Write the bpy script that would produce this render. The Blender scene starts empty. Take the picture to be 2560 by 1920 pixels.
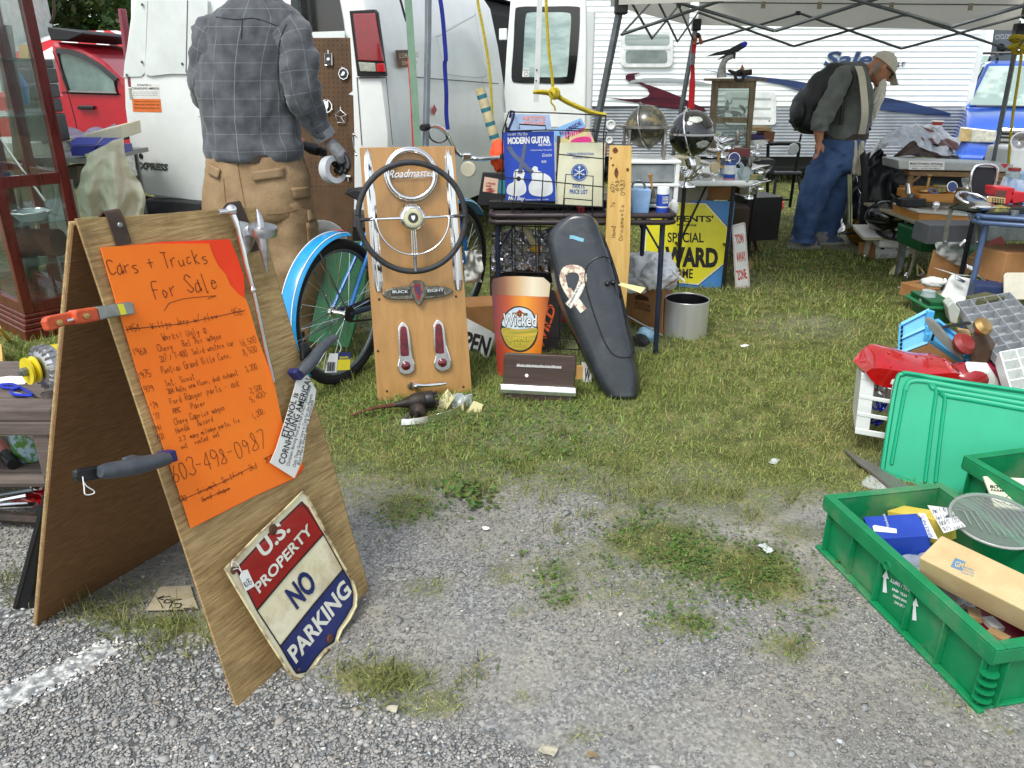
import bpy,bmesh,math,random
from math import sin,cos,pi
import numpy as np
from mathutils import Vector as V,Matrix,noise as mnoise
mN=mnoise.noise;rN=random.uniform;zV=V((0,0,1));mR=Matrix.Rotation;rG=range;eN=enumerate
R=math.radians
random.seed(7);RNG=np.random.default_rng(11);rU=RNG.uniform
S=bpy.context.scene
COL=S.collection
# camera, world, sun, exposure
H=1.40;TH=R(22.07);F=1923.0
cam_d=bpy.data.cameras.new('camera');cam=bpy.data.objects.new('camera',cam_d);COL.objects.link(cam)
cam.location=(0,0,H);cam.rotation_euler=(pi/2-TH,0,0)
cam_d.sensor_fit='HORIZONTAL';cam_d.sensor_width=36;cam_d.lens=36*F/2560;cam_d.clip_end=600;cam_d.clip_start=.05
S.camera=cam
S.render.resolution_x=1024;S.render.resolution_y=768
SUN_EL,SUN_AZ=58,215
W=bpy.data.worlds.new('World');S.world=W;W.use_nodes=1
wn=W.node_tree.nodes;wl=W.node_tree.links
sky=wn.new('ShaderNodeTexSky');sky.sky_type='NISHITA';sky.sun_disc=0
sky.sun_elevation=R(SUN_EL);sky.sun_rotation=R(SUN_AZ);sky.air_density=1.0;sky.dust_density=1.5;sky.ozone_density=1.0
wn['Background'].inputs[1].default_value=.12
hsv=wn.new('ShaderNodeHueSaturation');hsv.inputs['Saturation'].default_value=.35
wl.new(sky.outputs[0],hsv.inputs['Color']);wl.new(hsv.outputs[0],wn['Background'].inputs[0])
sd=bpy.data.lights.new('sun','SUN');sd.energy=1.5;sd.angle=R(24);sd.color=(1,.97,.92)
so=bpy.data.objects.new('sun',sd);COL.objects.link(so)
so.rotation_euler=(R(90-SUN_EL),0,R(180-SUN_AZ))
so.location=(0,0,12)
S.view_settings.view_transform='Standard';S.view_settings.look='None'
S.view_settings.exposure=1.05;S.view_settings.gamma=1
S.render.engine='CYCLES';S.cycles.transparent_max_bounces=32
# pixel helpers: a pixel gives a direction, surfaces give the distance
def ray(x,y):
 a=(x-1280)/F;b=(960-y)/F
 return V((a,cos(TH)+b*sin(TH),-sin(TH)+b*cos(TH)))
EYE=V((0,0,H))
def G(x,y,z=0):
 d=ray(x,y);return EYE+d*((z-H)/d.z)
def aY(x,y,Y):
 d=ray(x,y);return EYE+d*(Y/d.y)
def ppm(p):
 return F/(p[1]*cos(TH)+(H-p[2])*sin(TH))
class Plane:
 def __init__(s,o,n,up=zV):
  s.o=V(o);s.n=V(n).normalized()
  if s.n.dot(EYE-s.o)<0:s.n=-s.n
  s.u=V(up).cross(s.n).normalized();s.v=s.n.cross(s.u).normalized()
 def hI(s,x,y,off=0):
  d=ray(x,y);return EYE+d*((s.o+s.n*off-EYE).dot(s.n)/d.dot(s.n))
 def ab(s,x,y,off=0):
  q=s.hI(x,y,off)-s.o;return q.dot(s.u),q.dot(s.v)
 def pt(s,a,b,n=0):return s.o+s.u*a+s.v*b+s.n*n
 def mat(s):return Matrix((s.u,s.v,s.n)).transposed()
def lean(pa,pb,ang=0,z=0):
 A=G(*pa,z);B=G(*pb,z);u=(B-A).normalized();n=zV.cross(u)
 if n.dot(EYE-A)<0:n=-n
 n.z=0;n.normalize()
 return Plane(A,n*cos(R(ang))+zV*sin(R(ang)))
def plane3(a,b,c):return Plane(a,(b-a).cross(c-a))
def crop(x0,y0,k):return lambda x,y:(x0+k*x,y0+k*y)
C1=crop(0,0,.3858);C2=crop(0,500,.3858);C3=crop(480,0,.3858);C4=crop(1000,0,.3858);C5=crop(700,400,.41)
C6=crop(1160,520,.3376);C7=crop(1500,0,.3375);C8=crop(1960,0,.3375)
R1=crop(160,500,.4822);R2=crop(0,1100,.4943);R3=crop(900,900,.6148);R4=crop(2000,500,.3618)
R5=crop(2000,1000,.4823);R6=crop(1540,160,.3618);R7=crop(2100,300,.2773);R8=crop(0,760,.3858)
# materials
def lin(h):
 if not isinstance(h,str):return tuple(h)
 c=[int(h[i:i+2],16)/255 for i in(0,2,4)]
 return tuple(x/12.92 if x<=.04045 else((x+.055)/1.055)**2.4 for x in c)
MATS={}
def mat(name,c,rough=.6,metal=0,c2=None,sc=9.0,bump=0,bsc=None,sR=None,coat=0,lo=.35,hi=.65,spec=.5,trans=0,rot=None,dT=0,sss=0,dcol='5a5040'):
 if name in MATS:return MATS[name]
 m=bpy.data.materials.new(name);m.use_nodes=1;nt=m.node_tree;N=nt.nodes;L=nt.links
 b=N['Principled BSDF'];c=lin(c)
 c2=lin(c2)if c2 is not None else tuple(x*.78 for x in c)
 tc=N.new('ShaderNodeTexCoord');mp=N.new('ShaderNodeMapping');L.new(tc.outputs['Object'],mp.inputs[0])
 if sR:mp.inputs['Scale'].default_value=sR
 if rot:mp.inputs['Rotation'].default_value=[R(a)for a in rot]
 nz=N.new('ShaderNodeTexNoise');nz.inputs['Scale'].default_value=sc;nz.inputs['Detail'].default_value=8;nz.inputs['Roughness'].default_value=.62
 L.new(mp.outputs[0],nz.inputs['Vector'])
 rp=N.new('ShaderNodeValToRGB');rp.color_ramp.elements[0].position=lo;rp.color_ramp.elements[1].position=hi
 rp.color_ramp.elements[0].color=(*c2,1);rp.color_ramp.elements[1].color=(*c,1)
 L.new(nz.outputs[0],rp.inputs[0]);out=rp.outputs[0]
 if dT:
  n2=N.new('ShaderNodeTexNoise');n2.inputs['Scale'].default_value=sc*.45;n2.inputs['Detail'].default_value=12;n2.inputs['Roughness'].default_value=.7
  L.new(tc.outputs['Object'],n2.inputs['Vector'])
  r2=N.new('ShaderNodeMapRange');r2.inputs[1].default_value=.50;r2.inputs[2].default_value=.72;r2.inputs[4].default_value=dT
  L.new(n2.outputs[0],r2.inputs[0])
  mx=N.new('ShaderNodeMix');mx.data_type='RGBA';L.new(r2.outputs[0],mx.inputs[0]);L.new(out,mx.inputs[6]);mx.inputs[7].default_value=(*lin(dcol),1)
  out=mx.outputs[2]
 L.new(out,b.inputs['Base Color'])
 rr=N.new('ShaderNodeMapRange');rr.inputs[3].default_value=max(rough-.1,.03);rr.inputs[4].default_value=min(rough+.12,1)
 L.new(nz.outputs[0],rr.inputs[0]);L.new(rr.outputs[0],b.inputs['Roughness'])
 b.inputs['Metallic'].default_value=metal;b.inputs['Coat Weight'].default_value=coat;b.inputs['Specular IOR Level'].default_value=spec
 b.inputs['Transmission Weight'].default_value=trans
 if sss:b.inputs['Subsurface Weight'].default_value=sss;b.inputs['Subsurface Radius'].default_value=(.02,.008,.004)
 if bump:
  bp=N.new('ShaderNodeBump');bp.inputs['Strength'].default_value=bump;bp.inputs['Distance'].default_value=.01
  if bsc:
   n3=N.new('ShaderNodeTexNoise');n3.inputs['Scale'].default_value=bsc;n3.inputs['Detail'].default_value=6;L.new(mp.outputs[0],n3.inputs['Vector']);L.new(n3.outputs[0],bp.inputs['Height'])
  else:L.new(nz.outputs[0],bp.inputs['Height'])
  L.new(bp.outputs[0],b.inputs['Normal'])
 MATS[name]=m;return m
def glass(name,tint='dfeee8',alpha=.12,rough=.03):
 if name in MATS:return MATS[name]
 m=bpy.data.materials.new(name);m.use_nodes=1;nt=m.node_tree;N=nt.nodes;L=nt.links
 for n in list(N):N.remove(n)
 o=N.new('ShaderNodeOutputMaterial');t=N.new('ShaderNodeBsdfTransparent');g=N.new('ShaderNodeBsdfGlossy');d=N.new('ShaderNodeBsdfDiffuse')
 t.inputs[0].default_value=(*lin(tint),1);g.inputs['Roughness'].default_value=rough;d.inputs[0].default_value=(*lin(tint),1)
 lw=N.new('ShaderNodeLayerWeight');lw.inputs[0].default_value=.5;pw_=N.new('ShaderNodeMath');pw_.operation='POWER';pw_.inputs[1].default_value=4.0;L.new(lw.outputs['Facing'],pw_.inputs[0]);fr=N.new('ShaderNodeMath');fr.operation='MULTIPLY_ADD';fr.inputs[1].default_value=.7;fr.inputs[2].default_value=.045;L.new(pw_.outputs[0],fr.inputs[0])
 m1=N.new('ShaderNodeMixShader');m1.inputs[0].default_value=alpha;m2=N.new('ShaderNodeMixShader')
 L.new(t.outputs[0],m1.inputs[1]);L.new(d.outputs[0],m1.inputs[2]);L.new(fr.outputs[0],m2.inputs[0]);L.new(m1.outputs[0],m2.inputs[1]);L.new(g.outputs[0],m2.inputs[2])
 L.new(m2.outputs[0],o.inputs[0]);MATS[name]=m;return m
def chrome():return mat('chrome',(.84,.85,.86),.11,1,c2=(.74,.74,.74),sc=12,lo=.3,hi=.5)
def alu():return mat('aluminium',(.62,.63,.64),.34,1,c2=(.4,.4,.4),sc=30,dT=.35)
def steel():return mat('grey_steel','8b9496',.42,.75,c2='6a7173',sc=14,dT=.35)
def black_plastic():return mat('black_plastic','17181a',.42,c2='0e0e10',sc=12)
def rubber():return mat('black_rubber','1b1b1c',.78,c2='121213',sc=18)
def white_plastic():return mat('white_plastic','e4e8e4',.38,c2='cfd4d0',sc=8,dT=.12)
def paper():return mat('white_paper','eceee8',.85,c2='dfe0da',sc=5)
def ink():return mat('black_ink','161414',.7,c2='221e1c',sc=20)
def cardboard():return mat('cardboard','a67a4c',.9,c2='8f6439',sc=6,bump=.1,dT=.2)
def tagm():return mat('cream_card_tag','ded8a8',.85,c2='cfc890',sc=6)
# mesh building
class MB:
 def __init__(s):s.v=[];s.f=[];s.uv={}
 def add(s,vs,fs):
  k=len(s.v);s.v+=[tuple(p)for p in vs];s.f+=[tuple(i+k for i in f)for f in fs];return s
 def box(s,c,size,M=None):
  c=V(c);h=[x/2 for x in size];vs=[]
  for sx in(-1,1):
   for sy in(-1,1):
    for sz in(-1,1):
     p=V((sx*h[0],sy*h[1],sz*h[2]));vs.append(c+(M@p if M else p))
  return s.add(vs,[(0,1,3,2),(4,6,7,5),(0,4,5,1),(2,3,7,6),(0,2,6,4),(1,5,7,3)])
 def pR(s,pts,off):
  n=len(pts);off=V(off)
  return s.add([V(p)for p in pts]+[V(p)+off for p in pts],[tuple(rG(n)),tuple(rG(2*n-1,n-1,-1))]+[(i,(i+1)%n,n+(i+1)%n,n+i)for i in rG(n)])
 def tB(s,pts,r,n=8,cL=0,cap=1,flat=1.0,upv=None):
  pts=[V(p)for p in pts];m=len(pts);rs=r if isinstance(r,(list,tuple))else[r]*m;vs=[];fs=[]
  up=None
  for i in rG(m):
   t=(pts[(i+1)%m]-pts[i-1])if cL else(pts[min(i+1,m-1)]-pts[max(i-1,0)])
   if t.length<1e-9:t=zV
   t.normalize()
   if up is None:
    up=V(upv)if upv is not None else(zV if abs(t.z)<.9 else V((1,0,0)))
   a=t.cross(up)
   if a.length<1e-6:a=t.orthogonal()
   a.normalize();b=a.cross(t).normalized();up=b
   for k in rG(n):
    w=2*pi*k/n;vs.append(pts[i]+a*(cos(w)*rs[i])+b*(sin(w)*rs[i]*flat))
  for i in rG(m if cL else m-1):
   j=(i+1)%m
   for k in rG(n):fs.append((i*n+k,i*n+(k+1)%n,j*n+(k+1)%n,j*n+k))
  if cap and not cL:fs+=[tuple(rG(n-1,-1,-1)),tuple((m-1)*n+k for k in rG(n))]
  return s.add(vs,fs)
 def lA(s,o,ax,prof,n=24,a0=0,a1=2*pi,ref=None):
  o=V(o);ax=V(ax).normalized();x=(V(ref)-ax*V(ref).dot(ax)).normalized()if ref is not None else ax.orthogonal().normalized();y=ax.cross(x)
  full=abs(a1-a0-2*pi)<1e-6;m=n if full else n+1;vs=[];fs=[]
  for r,h in prof:
   for k in rG(m):
    w=a0+(a1-a0)*k/n;vs.append(o+ax*h+(x*cos(w)+y*sin(w))*max(r,1e-5))
  for i in rG(len(prof)-1):
   for k in rG(n):
    k2=(k+1)%m;fs.append((i*m+k,i*m+k2,(i+1)*m+k2,(i+1)*m+k))
  return s.add(vs,fs)
 def tO(s,c,ax,RR,r,n=32,m=8,a0=0,a1=2*pi,ref=None):
  c=V(c);ax=V(ax).normalized();x=(V(ref)-ax*V(ref).dot(ax)).normalized()if ref is not None else ax.orthogonal().normalized();y=ax.cross(x)
  full=abs(a1-a0-2*pi)<1e-6
  pts=[c+(x*cos(a0+(a1-a0)*k/n)+y*sin(a0+(a1-a0)*k/n))*RR for k in rG(n if full else n+1)]
  return s.tB(pts,r,m,cL=full,upv=ax)
 def sphere(s,c,r,n=20,m=12,M=None):
  rr=r if isinstance(r,(list,tuple))else(r,r,r);c=V(c);vs=[];fs=[]
  for i in rG(m+1):
   a=pi*i/m
   for k in rG(n):
    b=2*pi*k/n;p=V((rr[0]*sin(a)*cos(b),rr[1]*sin(a)*sin(b),rr[2]*cos(a)));vs.append(c+(M@p if M else p))
  for i in rG(m):
   for k in rG(n):fs.append((i*n+k,i*n+(k+1)%n,(i+1)*n+(k+1)%n,(i+1)*n+k))
  return s.add(vs,fs)
 def loft(s,rings,cap=1,cL=1):
  n=len(rings[0]);vs=[p for r in rings for p in r];fs=[]
  for i in rG(len(rings)-1):
   for k in rG(n if cL else n-1):fs.append((i*n+k,i*n+(k+1)%n,(i+1)*n+(k+1)%n,(i+1)*n+k))
  if cap and cL:fs+=[tuple(rG(n-1,-1,-1)),tuple((len(rings)-1)*n+k for k in rG(n))]
  return s.add(vs,fs)
 def sheet(s,fn,nu,nv):
  vs=[fn(i/nu,j/nv)for j in rG(nv+1)for i in rG(nu+1)];w=nu+1
  return s.add(vs,[(j*w+i,j*w+i+1,(j+1)*w+i+1,(j+1)*w+i)for j in rG(nv)for i in rG(nu)])
 def rI(s,pts,wv,th):
  pts=[V(p)for p in pts];wv=V(wv);m=len(pts);vs=[];fs=[]
  for i in rG(m):
   t=(pts[min(i+1,m-1)]-pts[max(i-1,0)]).normalized();n=t.cross(wv).normalized()
   vs+=[pts[i]-wv/2-n*th/2,pts[i]+wv/2-n*th/2,pts[i]+wv/2+n*th/2,pts[i]-wv/2+n*th/2]
  for i in rG(m-1):
   for k in rG(4):fs.append((i*4+k,i*4+(k+1)%4,i*4+4+(k+1)%4,i*4+4+k))
  fs+=[(3,2,1,0),tuple((m-1)*4+k for k in rG(4))]
  return s.add(vs,fs)
ROOT={}
def tag(o,lL,cat,gR=None,kind=None):
 if lL:o['label']=lL
 if cat:o['category']=cat
 if gR:o['group']=gR
 if kind:o['kind']=kind
 return o
def tH(name,lL,cat,loc=(0,0,0),rotz=0,gR=None):
 o=bpy.data.objects.new(name,None);COL.objects.link(o);o.empty_display_size=.1
 o.location=loc;o.rotation_euler=(0,0,rotz);tag(o,lL,cat,gR)
 ROOT[o.name]=Matrix.Translation(V(loc))@mR(rotz,4,'Z')
 return o
def rootm(p):
 while p.parent:p=p.parent
 return ROOT.get(p.name,Matrix.Identity(4))
def mk(name,mb,m,parent=None,lL=None,cat=None,gR=None,kind=None,smo=None,bV=0,sub=0,local=0,rcl=1,mats=None):
 vs=[V(p)for p in mb.v]
 loc=V((0,0,0))
 if parent is None:
  if kind!='structure' and vs:
   loc=V((sum(p.x for p in vs)/len(vs),sum(p.y for p in vs)/len(vs),min(p.z for p in vs)))
   vs=[p-loc for p in vs]
 elif not local:
  iv=rootm(parent).inverted();vs=[iv@p for p in vs]
 me=bpy.data.meshes.new(name);me.from_pydata([tuple(p)for p in vs],[],mb.f)
 if rcl:
  bm=bmesh.new();bm.from_mesh(me);bmesh.ops.recalc_face_normals(bm,faces=bm.faces);bm.to_mesh(me);bm.free()
 me.materials.append(m)
 if smo is not None:
  for p in me.polygons:p.use_smooth=1
  if smo<179:me.set_sharp_from_angle(angle=R(smo))
 o=bpy.data.objects.new(name,me);COL.objects.link(o)
 if parent is None:
  o.location=loc;ROOT[o.name]=Matrix.Translation(loc)
 else:o.parent=parent
 if bV:
  b=o.modifiers.new('bevel','BEVEL');b.width=bV;b.segments=2;b.limit_method='ANGLE';b.angle_limit=R(40)
 if sub:
  b=o.modifiers.new('sub','SUBSURF');b.levels=sub;b.render_levels=sub
 tag(o,lL,cat,gR,kind);return o
def cD(name,pts,pl,m,parent=None,th=.004,off=0,**kw):
 return mk(name,MB().pR([pl.hI(x,y,off)for x,y in pts],-pl.n*th),m,parent,**kw)
def rectpx(x0,y0,x1,y1):return[(x0,y0),(x1,y0),(x1,y1),(x0,y1)]
def bez(pts,n=8,cL=0):
 pts=[V(p)if len(p)==3 else V((p[0],p[1],0))for p in pts];m=len(pts);out=[]
 rng=rG(m)if cL else rG(m-1)
 for i in rng:
  g=(lambda k:pts[k%m])if cL else(lambda k:pts[min(max(k,0),m-1)])
  a,b,c,d=g(i-1),g(i),g(i+1),g(i+2)
  for k in rG(n):
   t=k/n;out.append(.5*((2*b)+(c-a)*t+(2*a-5*b+4*c-d)*t*t+(3*b-a-3*c+d)*t**3))
 if not cL:out.append(pts[-1])
 return out
def bez2(pts,n=6,cL=1):return[(p.x,p.y)for p in bez([(a,b,0)for a,b in pts],n,cL)]
# lettering
_tc={}
def text_mesh(txt,bL=0,shear=0,spacing=1.0):
 k=(txt,bL,shear,spacing)
 if k in _tc:return _tc[k]
 c=bpy.data.curves.new('t','FONT');c.body=txt;c.offset=bL;c.shear=shear;c.space_character=spacing;c.resolution_u=3
 o=bpy.data.objects.new('t',c);COL.objects.link(o)
 dg=bpy.context.evaluated_depsgraph_get();dg.update();e=o.evaluated_get(dg);me=e.to_mesh()
 vs=[tuple(v.co)for v in me.vertices];fs=[tuple(p.vertices)for p in me.polygons]
 e.to_mesh_clear();bpy.data.objects.remove(o);bpy.data.curves.remove(c)
 x0=min(v[0]for v in vs);x1=max(v[0]for v in vs)
 cap=.729 if any(ch.isupper()or ch.isdigit()for ch in txt)else .52
 vs=[((v[0]-x0)/(x1-x0),v[1]/cap)for v in vs]
 _tc[k]=(vs,fs);return _tc[k]
def tX(txt,bl,br,h,pl,m,parent,off=.0015,up=None,bL=0,shear=0,spacing=1.0,name='lettering',th=0):
 dx,dy=br[0]-bl[0],br[1]-bl[1];l=math.hypot(dx,dy)
 if up is None:up=(dy/l,-dx/l)
 ul=math.hypot(*up);up=(up[0]/ul*h,up[1]/ul*h)
 vs,fs=text_mesh(txt,bL,shear,spacing);mb=MB()
 q=[pl.hI(bl[0]+dx*a+up[0]*b,bl[1]+dy*a+up[1]*b,off)for a,b in vs]
 mb.add(q,fs)
 return mk(name,mb,m,parent,rcl=0)
STROKES={}
for ln in """A 00 26 40;12 32|B 00 06 36 45 33 03;33 41 30 00|C 45 26 05 01 10 30 41|D 00 06 26 44 42 20 00|E 40 00 06 46;03 33|F 00 06 46;03 33|G 45 26 05 01 10 40 43 23|H 00 06;40 46;03 43|I 20 26|J 46 41 20 01|K 00 06;46 03 40|L 06 00 40|M 00 06 23 46 40|N 00 06 40 46|O 16 04 02 10 30 42 44 36 16|P 00 06 36 45 33 03|Q 16 04 02 10 30 42 44 36 16;31 50|R 00 06 36 45 33 03 40|S 45 26 05 14 32 41 20 01|T 06 46;26 20|U 06 01 20 41 46|V 06 20 46|W 06 10 23 30 46|X 00 46;06 40|Y 06 23 46;23 20|Z 06 46 00 40|a 33 13 01 10 31 34 30 41|b 06 00 20 32 23 02|c 33 13 01 10 31|d 36 30 10 02 13 33|e 02 32 23 13 01 10 31|f 36 26 15 10;03 33|g 33 13 02 11 32;33 3a 1a|h 06 00;02 23 32 30|i 13 10;15 15|j 23 2a 0a;25 25|k 06 00;34 02 30|l 16 10 20|m 00 03;02 13 20;22 33 40|n 00 03;02 23 30|o 13 02 10 31 32 13|p 03 0a;03 23 32 21 01|q 33 13 02 11 32;33 3a|r 00 03;02 23 33|s 33 13 02 31 20 00|t 16 10 30;04 34|u 03 01 10 31 33 30|v 03 10 33|w 03 10 22 30 43|x 00 33;03 30|y 03 11 33;33 1a 0a|z 03 33 00 30|0 16 04 02 10 30 42 44 36 16|1 26 20|2 05 26 45 43 00 40|3 05 26 45 33 41 20 01|4 36 30;36 02 42|5 46 06 03 33 42 30 00|6 36 13 01 10 30 42 23 02|7 06 46 10|8 33 15 26 35 33 01 20 41 33|9 44 35 16 04 23 44 30|. 10 11|, 11 0a|- 03 33|/ 00 46|! 26 22;20 21|' 26 24|$ 45 05 03 43 41 01;26 20|? 05 26 45 23 22;20 21|: 10 11;13 14|+ 21 25;03 43|@ 26 05 02 20 42 45 26;14 15;34 35;12 21 32|& 40 05 26 35 01 10 42""".split('|'):
 STROKES[ln[0]]=[[(int(p[0]),-2 if p[1]=='a' else int(p[1]))for p in st.split()]for st in ln[2:].split(';')]
def hand(txt,bl,br,h,pl,m,parent,off=.0015,up=(-.306,-.952),w=.0015,name='handwriting',jit=.12,mb=None):
 own=mb is None
 if own:mb=MB()
 dx,dy=br[0]-bl[0],br[1]-bl[1];ul=math.hypot(*up);up=(up[0]/ul*h,up[1]/ul*h);n=max(len(txt),1);rnd=random.Random(txt)
 for i,ch in eN(txt):
  jy=rnd.uniform(-jit,jit)*.5;js=rnd.uniform(.85,1.12)
  for st in STROKES.get(ch,[]):
   pts=[]
   for a,b in st:
    a=(i+.12+(a+rnd.uniform(-.2,.2))/4*.72*js)/n;b=(b+rnd.uniform(-.25,.25))/6*js+jy
    pts.append(pl.hI(bl[0]+dx*a+up[0]*b,bl[1]+dy*a+up[1]*b,off))
   if len(pts)>2:pts=bez(pts,3)
   for p,q in zip(pts,pts[1:]):
    t=(q-p)
    if t.length<1e-6:t=pl.u*.001
    s=t.normalized().cross(pl.n)*w/2;e=t.normalized()*w*.3
    mb.add([p-s-e,q-s+e,q+s+e,p+s-e],[(0,1,2,3)])
 return mk(name,mb,m,parent,rcl=0,kind='stuff')if own else mb
def sK(pts,pl,w,mb,off=.0015):
 q=[pl.hI(x,y,off)for x,y in pts]
 for a,b in zip(q,q[1:]):
  t=(b-a).normalized();s=t.cross(pl.n)*w/2;mb.add([a-s,b-s,b+s,a+s],[(0,1,2,3)])
 return mb
cR=chrome();bP=black_plastic();pA=paper();iK=ink();sT=steel();wH=white_plastic();cB=cardboard()
# ground
def dist_seg(P,A,B):
 d=B-A;t=np.clip(((P-A)@d)/(d@d),0,1);q=A+t[:,None]*d;return np.linalg.norm(P-q,axis=1)
AE=np.array([[*G(0,1430)[:2]],[*G(300,1560)[:2]],[*G(640,1640)[:2]],[*G(900,1740)[:2]],[*G(1290,1860)[:2]],[*G(1500,1960)[:2]],[*G(1800,2150)[:2]]])
def asphalt_side(P):
 yy=np.interp(P[:,0],AE[:,0],AE[:,1]);return yy-P[:,1]
def nz2(P,s,seed=0):
 return np.array([mN(V((p[0]*s+seed,p[1]*s,seed*.37)))for p in P])
PATCH=[(1640,1360,150,60,.95),(1760,1400,110,55,.9),(1900,1430,130,75,1.0),(1600,1290,120,30,.6),(1480,1180,220,60,.6),(1180,1200,120,50,.7),(1020,1270,80,45,.8),(1720,1560,90,35,.75),(1960,1620,70,30,.6),(1390,1440,60,25,.6),(1410,1500,50,22,.6),(1260,1440,40,22,.5),(950,1700,130,45,.9),(1060,1760,110,40,.7),(380,1570,160,35,.9),(250,1540,80,30,.6),(420,1640,90,30,.55),(1060,1470,70,30,.5),(2060,1530,40,18,.5),(1300,1530,40,18,.4),(1470,1840,40,18,.5),(1310,1740,26,12,.5),(1870,1270,130,40,.5),(2000,1330,90,40,.6),(330,1480,120,30,.35),(1500,1400,120,50,.4),(60,1490,60,60,.6),(1560,1480,90,30,.4),(1680,1480,120,40,.5)]
PC=[(G(x,y),G(x+rx,y),G(x,y-ry),a)for x,y,rx,ry,a in PATCH]
def grass_density(P):
 base=np.clip((P[:,1]-1.86)/.95,0,1)
 n=nz2(P,2.3,3.1)+.6*nz2(P,6.1,9.2)
 d=np.clip(base*1.65+n*.85*(1-base*.6)-.45,0,1)
 worn=np.exp(-((P[:,1]-2.95)/.22)**2)*np.clip(1-np.abs(P[:,0]+.1)/1.2,0,1);d*=1-.4*worn*np.clip(.6+n,0,1)
 d*=1-.55*np.clip(nz2(P,.75,2.2)*2.2+.6*nz2(P,2.6,8.)-.25,0,1)
 d=np.where(P[:,1]<2.3,d*.6,d)
 for c,cx,cy,a in PC:
  rx=abs(cx.x-c.x);ry=abs(cy.y-c.y)
  e=((P[:,0]-c.x)/rx)**2+((P[:,1]-c.y)/ry)**2
  d=np.maximum(d,a*np.clip(1.5-e*1.1+n*.6,0,1))
 return d
def make_ground():
 xs=np.concatenate([np.linspace(-90,-6,12),np.linspace(-5.5,5.5,180),np.linspace(6,90,12)])
 ys=np.concatenate([np.linspace(-40,.6,10),np.linspace(.75,5,120),np.linspace(5.1,12,60),np.linspace(13,150,12)])
 X,Y=np.meshgrid(xs,ys);P=np.stack([X.ravel(),Y.ravel()],1)
 gd=grass_density(P);z=nz2(P,.9,5.)*.012*np.clip((P[:,1]-1.8)/1.5,0,1)+np.clip(gd,0,1)*.004
 z=np.where((P[:,1]>.5)&(P[:,1]<9),z,0)
 asp=np.clip(asphalt_side(P)/.05+.5+nz2(P,7,2.)*.9,0,1)
 z=z*(1-asp)
 nx,ny=len(xs),len(ys)
 f=[(j*nx+i,j*nx+i+1,(j+1)*nx+i+1,(j+1)*nx+i)for j in rG(ny-1)for i in rG(nx-1)]
 me=bpy.data.meshes.new('ground');me.from_pydata(np.column_stack([P,z]).tolist(),[],f)
 ca=me.color_attributes.new('cover','FLOAT_COLOR','POINT')
 ca.data.foreach_set('color',np.column_stack([gd,asp,np.zeros(len(P)),np.ones(len(P))]).astype(np.float32).ravel())
 for p in me.polygons:p.use_smooth=1
 m=bpy.data.materials.new('ground');m.use_nodes=1;nt=m.node_tree;N=nt.nodes;L=nt.links;b=N['Principled BSDF']
 at=N.new('ShaderNodeAttribute');at.attribute_name='cover';sp=N.new('ShaderNodeSeparateColor');L.new(at.outputs['Color'],sp.inputs[0])
 tc=N.new('ShaderNodeTexCoord')
 def nse(s,d=8,r=.65):
  n=N.new('ShaderNodeTexNoise');n.inputs['Scale'].default_value=s;n.inputs['Detail'].default_value=d;n.inputs['Roughness'].default_value=r;L.new(tc.outputs['Object'],n.inputs['Vector']);return n
 def ramp(src,*st):
  r=N.new('ShaderNodeValToRGB')
  while len(r.color_ramp.elements)<len(st):r.color_ramp.elements.new(.5)
  for e,(p,c)in zip(r.color_ramp.elements,st):e.position=p;e.color=(*lin(c),1)
  L.new(src,r.inputs[0]);return r.outputs[0]
 def mix(fac,a,c,blend='MIX'):
  x=N.new('ShaderNodeMix');x.data_type='RGBA';x.blend_type=blend
  if isinstance(fac,float):x.inputs[0].default_value=fac
  else:L.new(fac,x.inputs[0])
  L.new(a,x.inputs[6]);L.new(c,x.inputs[7]);return x.outputs[2]
 vo=N.new('ShaderNodeTexVoronoi');vo.inputs['Scale'].default_value=150;L.new(tc.outputs['Object'],vo.inputs['Vector'])
 vo2=N.new('ShaderNodeTexVoronoi');vo2.inputs['Scale'].default_value=62;L.new(tc.outputs['Object'],vo2.inputs['Vector'])
 big=nse(1.6,5)
 dust=ramp(nse(5,12,.72).outputs[0],(.3,'7a786e'),(.5,'908d82'),(.68,'a4a092'))
 gr=ramp(vo.outputs['Color'],(.1,'595d5e'),(.5,'7d8081'),(.92,'aaa9a4'))
 f0=N.new('ShaderNodeMapRange');f0.inputs[1].default_value=.38;f0.inputs[2].default_value=.62;L.new(big.outputs[0],f0.inputs[0])
 gravel=mix(f0.outputs[0],gr,dust)
 soil=ramp(nse(9,10).outputs[0],(.3,'363c1a'),(.5,'545a2e'),(.72,'8a8258'))
 tarst=ramp(vo2.outputs['Color'],(.05,'45494b'),(.45,'7b8082'),(.8,'b2b3b0'),(1,'d8d8d2'))
 tar=ramp(nse(60).outputs[0],(.3,'484a4a'),(.7,'626464'))
 vd=N.new('ShaderNodeMapRange');vd.inputs[1].default_value=.35;vd.inputs[2].default_value=.75;L.new(vo2.outputs['Distance'],vd.inputs[0])
 aspc=mix(vd.outputs[0],tarst,tar)
 c1=mix(sp.outputs[0],gravel,soil)
 c2=mix(sp.outputs[1],c1,aspc);L.new(c2,b.inputs['Base Color'])
 b.inputs['Roughness'].default_value=.92;b.inputs['Specular IOR Level'].default_value=.25
 bp=N.new('ShaderNodeBump');bp.inputs['Strength'].default_value=.7;bp.inputs['Distance'].default_value=.006
 ad=N.new('ShaderNodeMath');ad.operation='SUBTRACT';L.new(nse(90).outputs[0],ad.inputs[0]);L.new(vo2.outputs['Distance'],ad.inputs[1])
 L.new(ad.outputs[0],bp.inputs['Height']);L.new(bp.outputs[0],b.inputs['Normal'])
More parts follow.
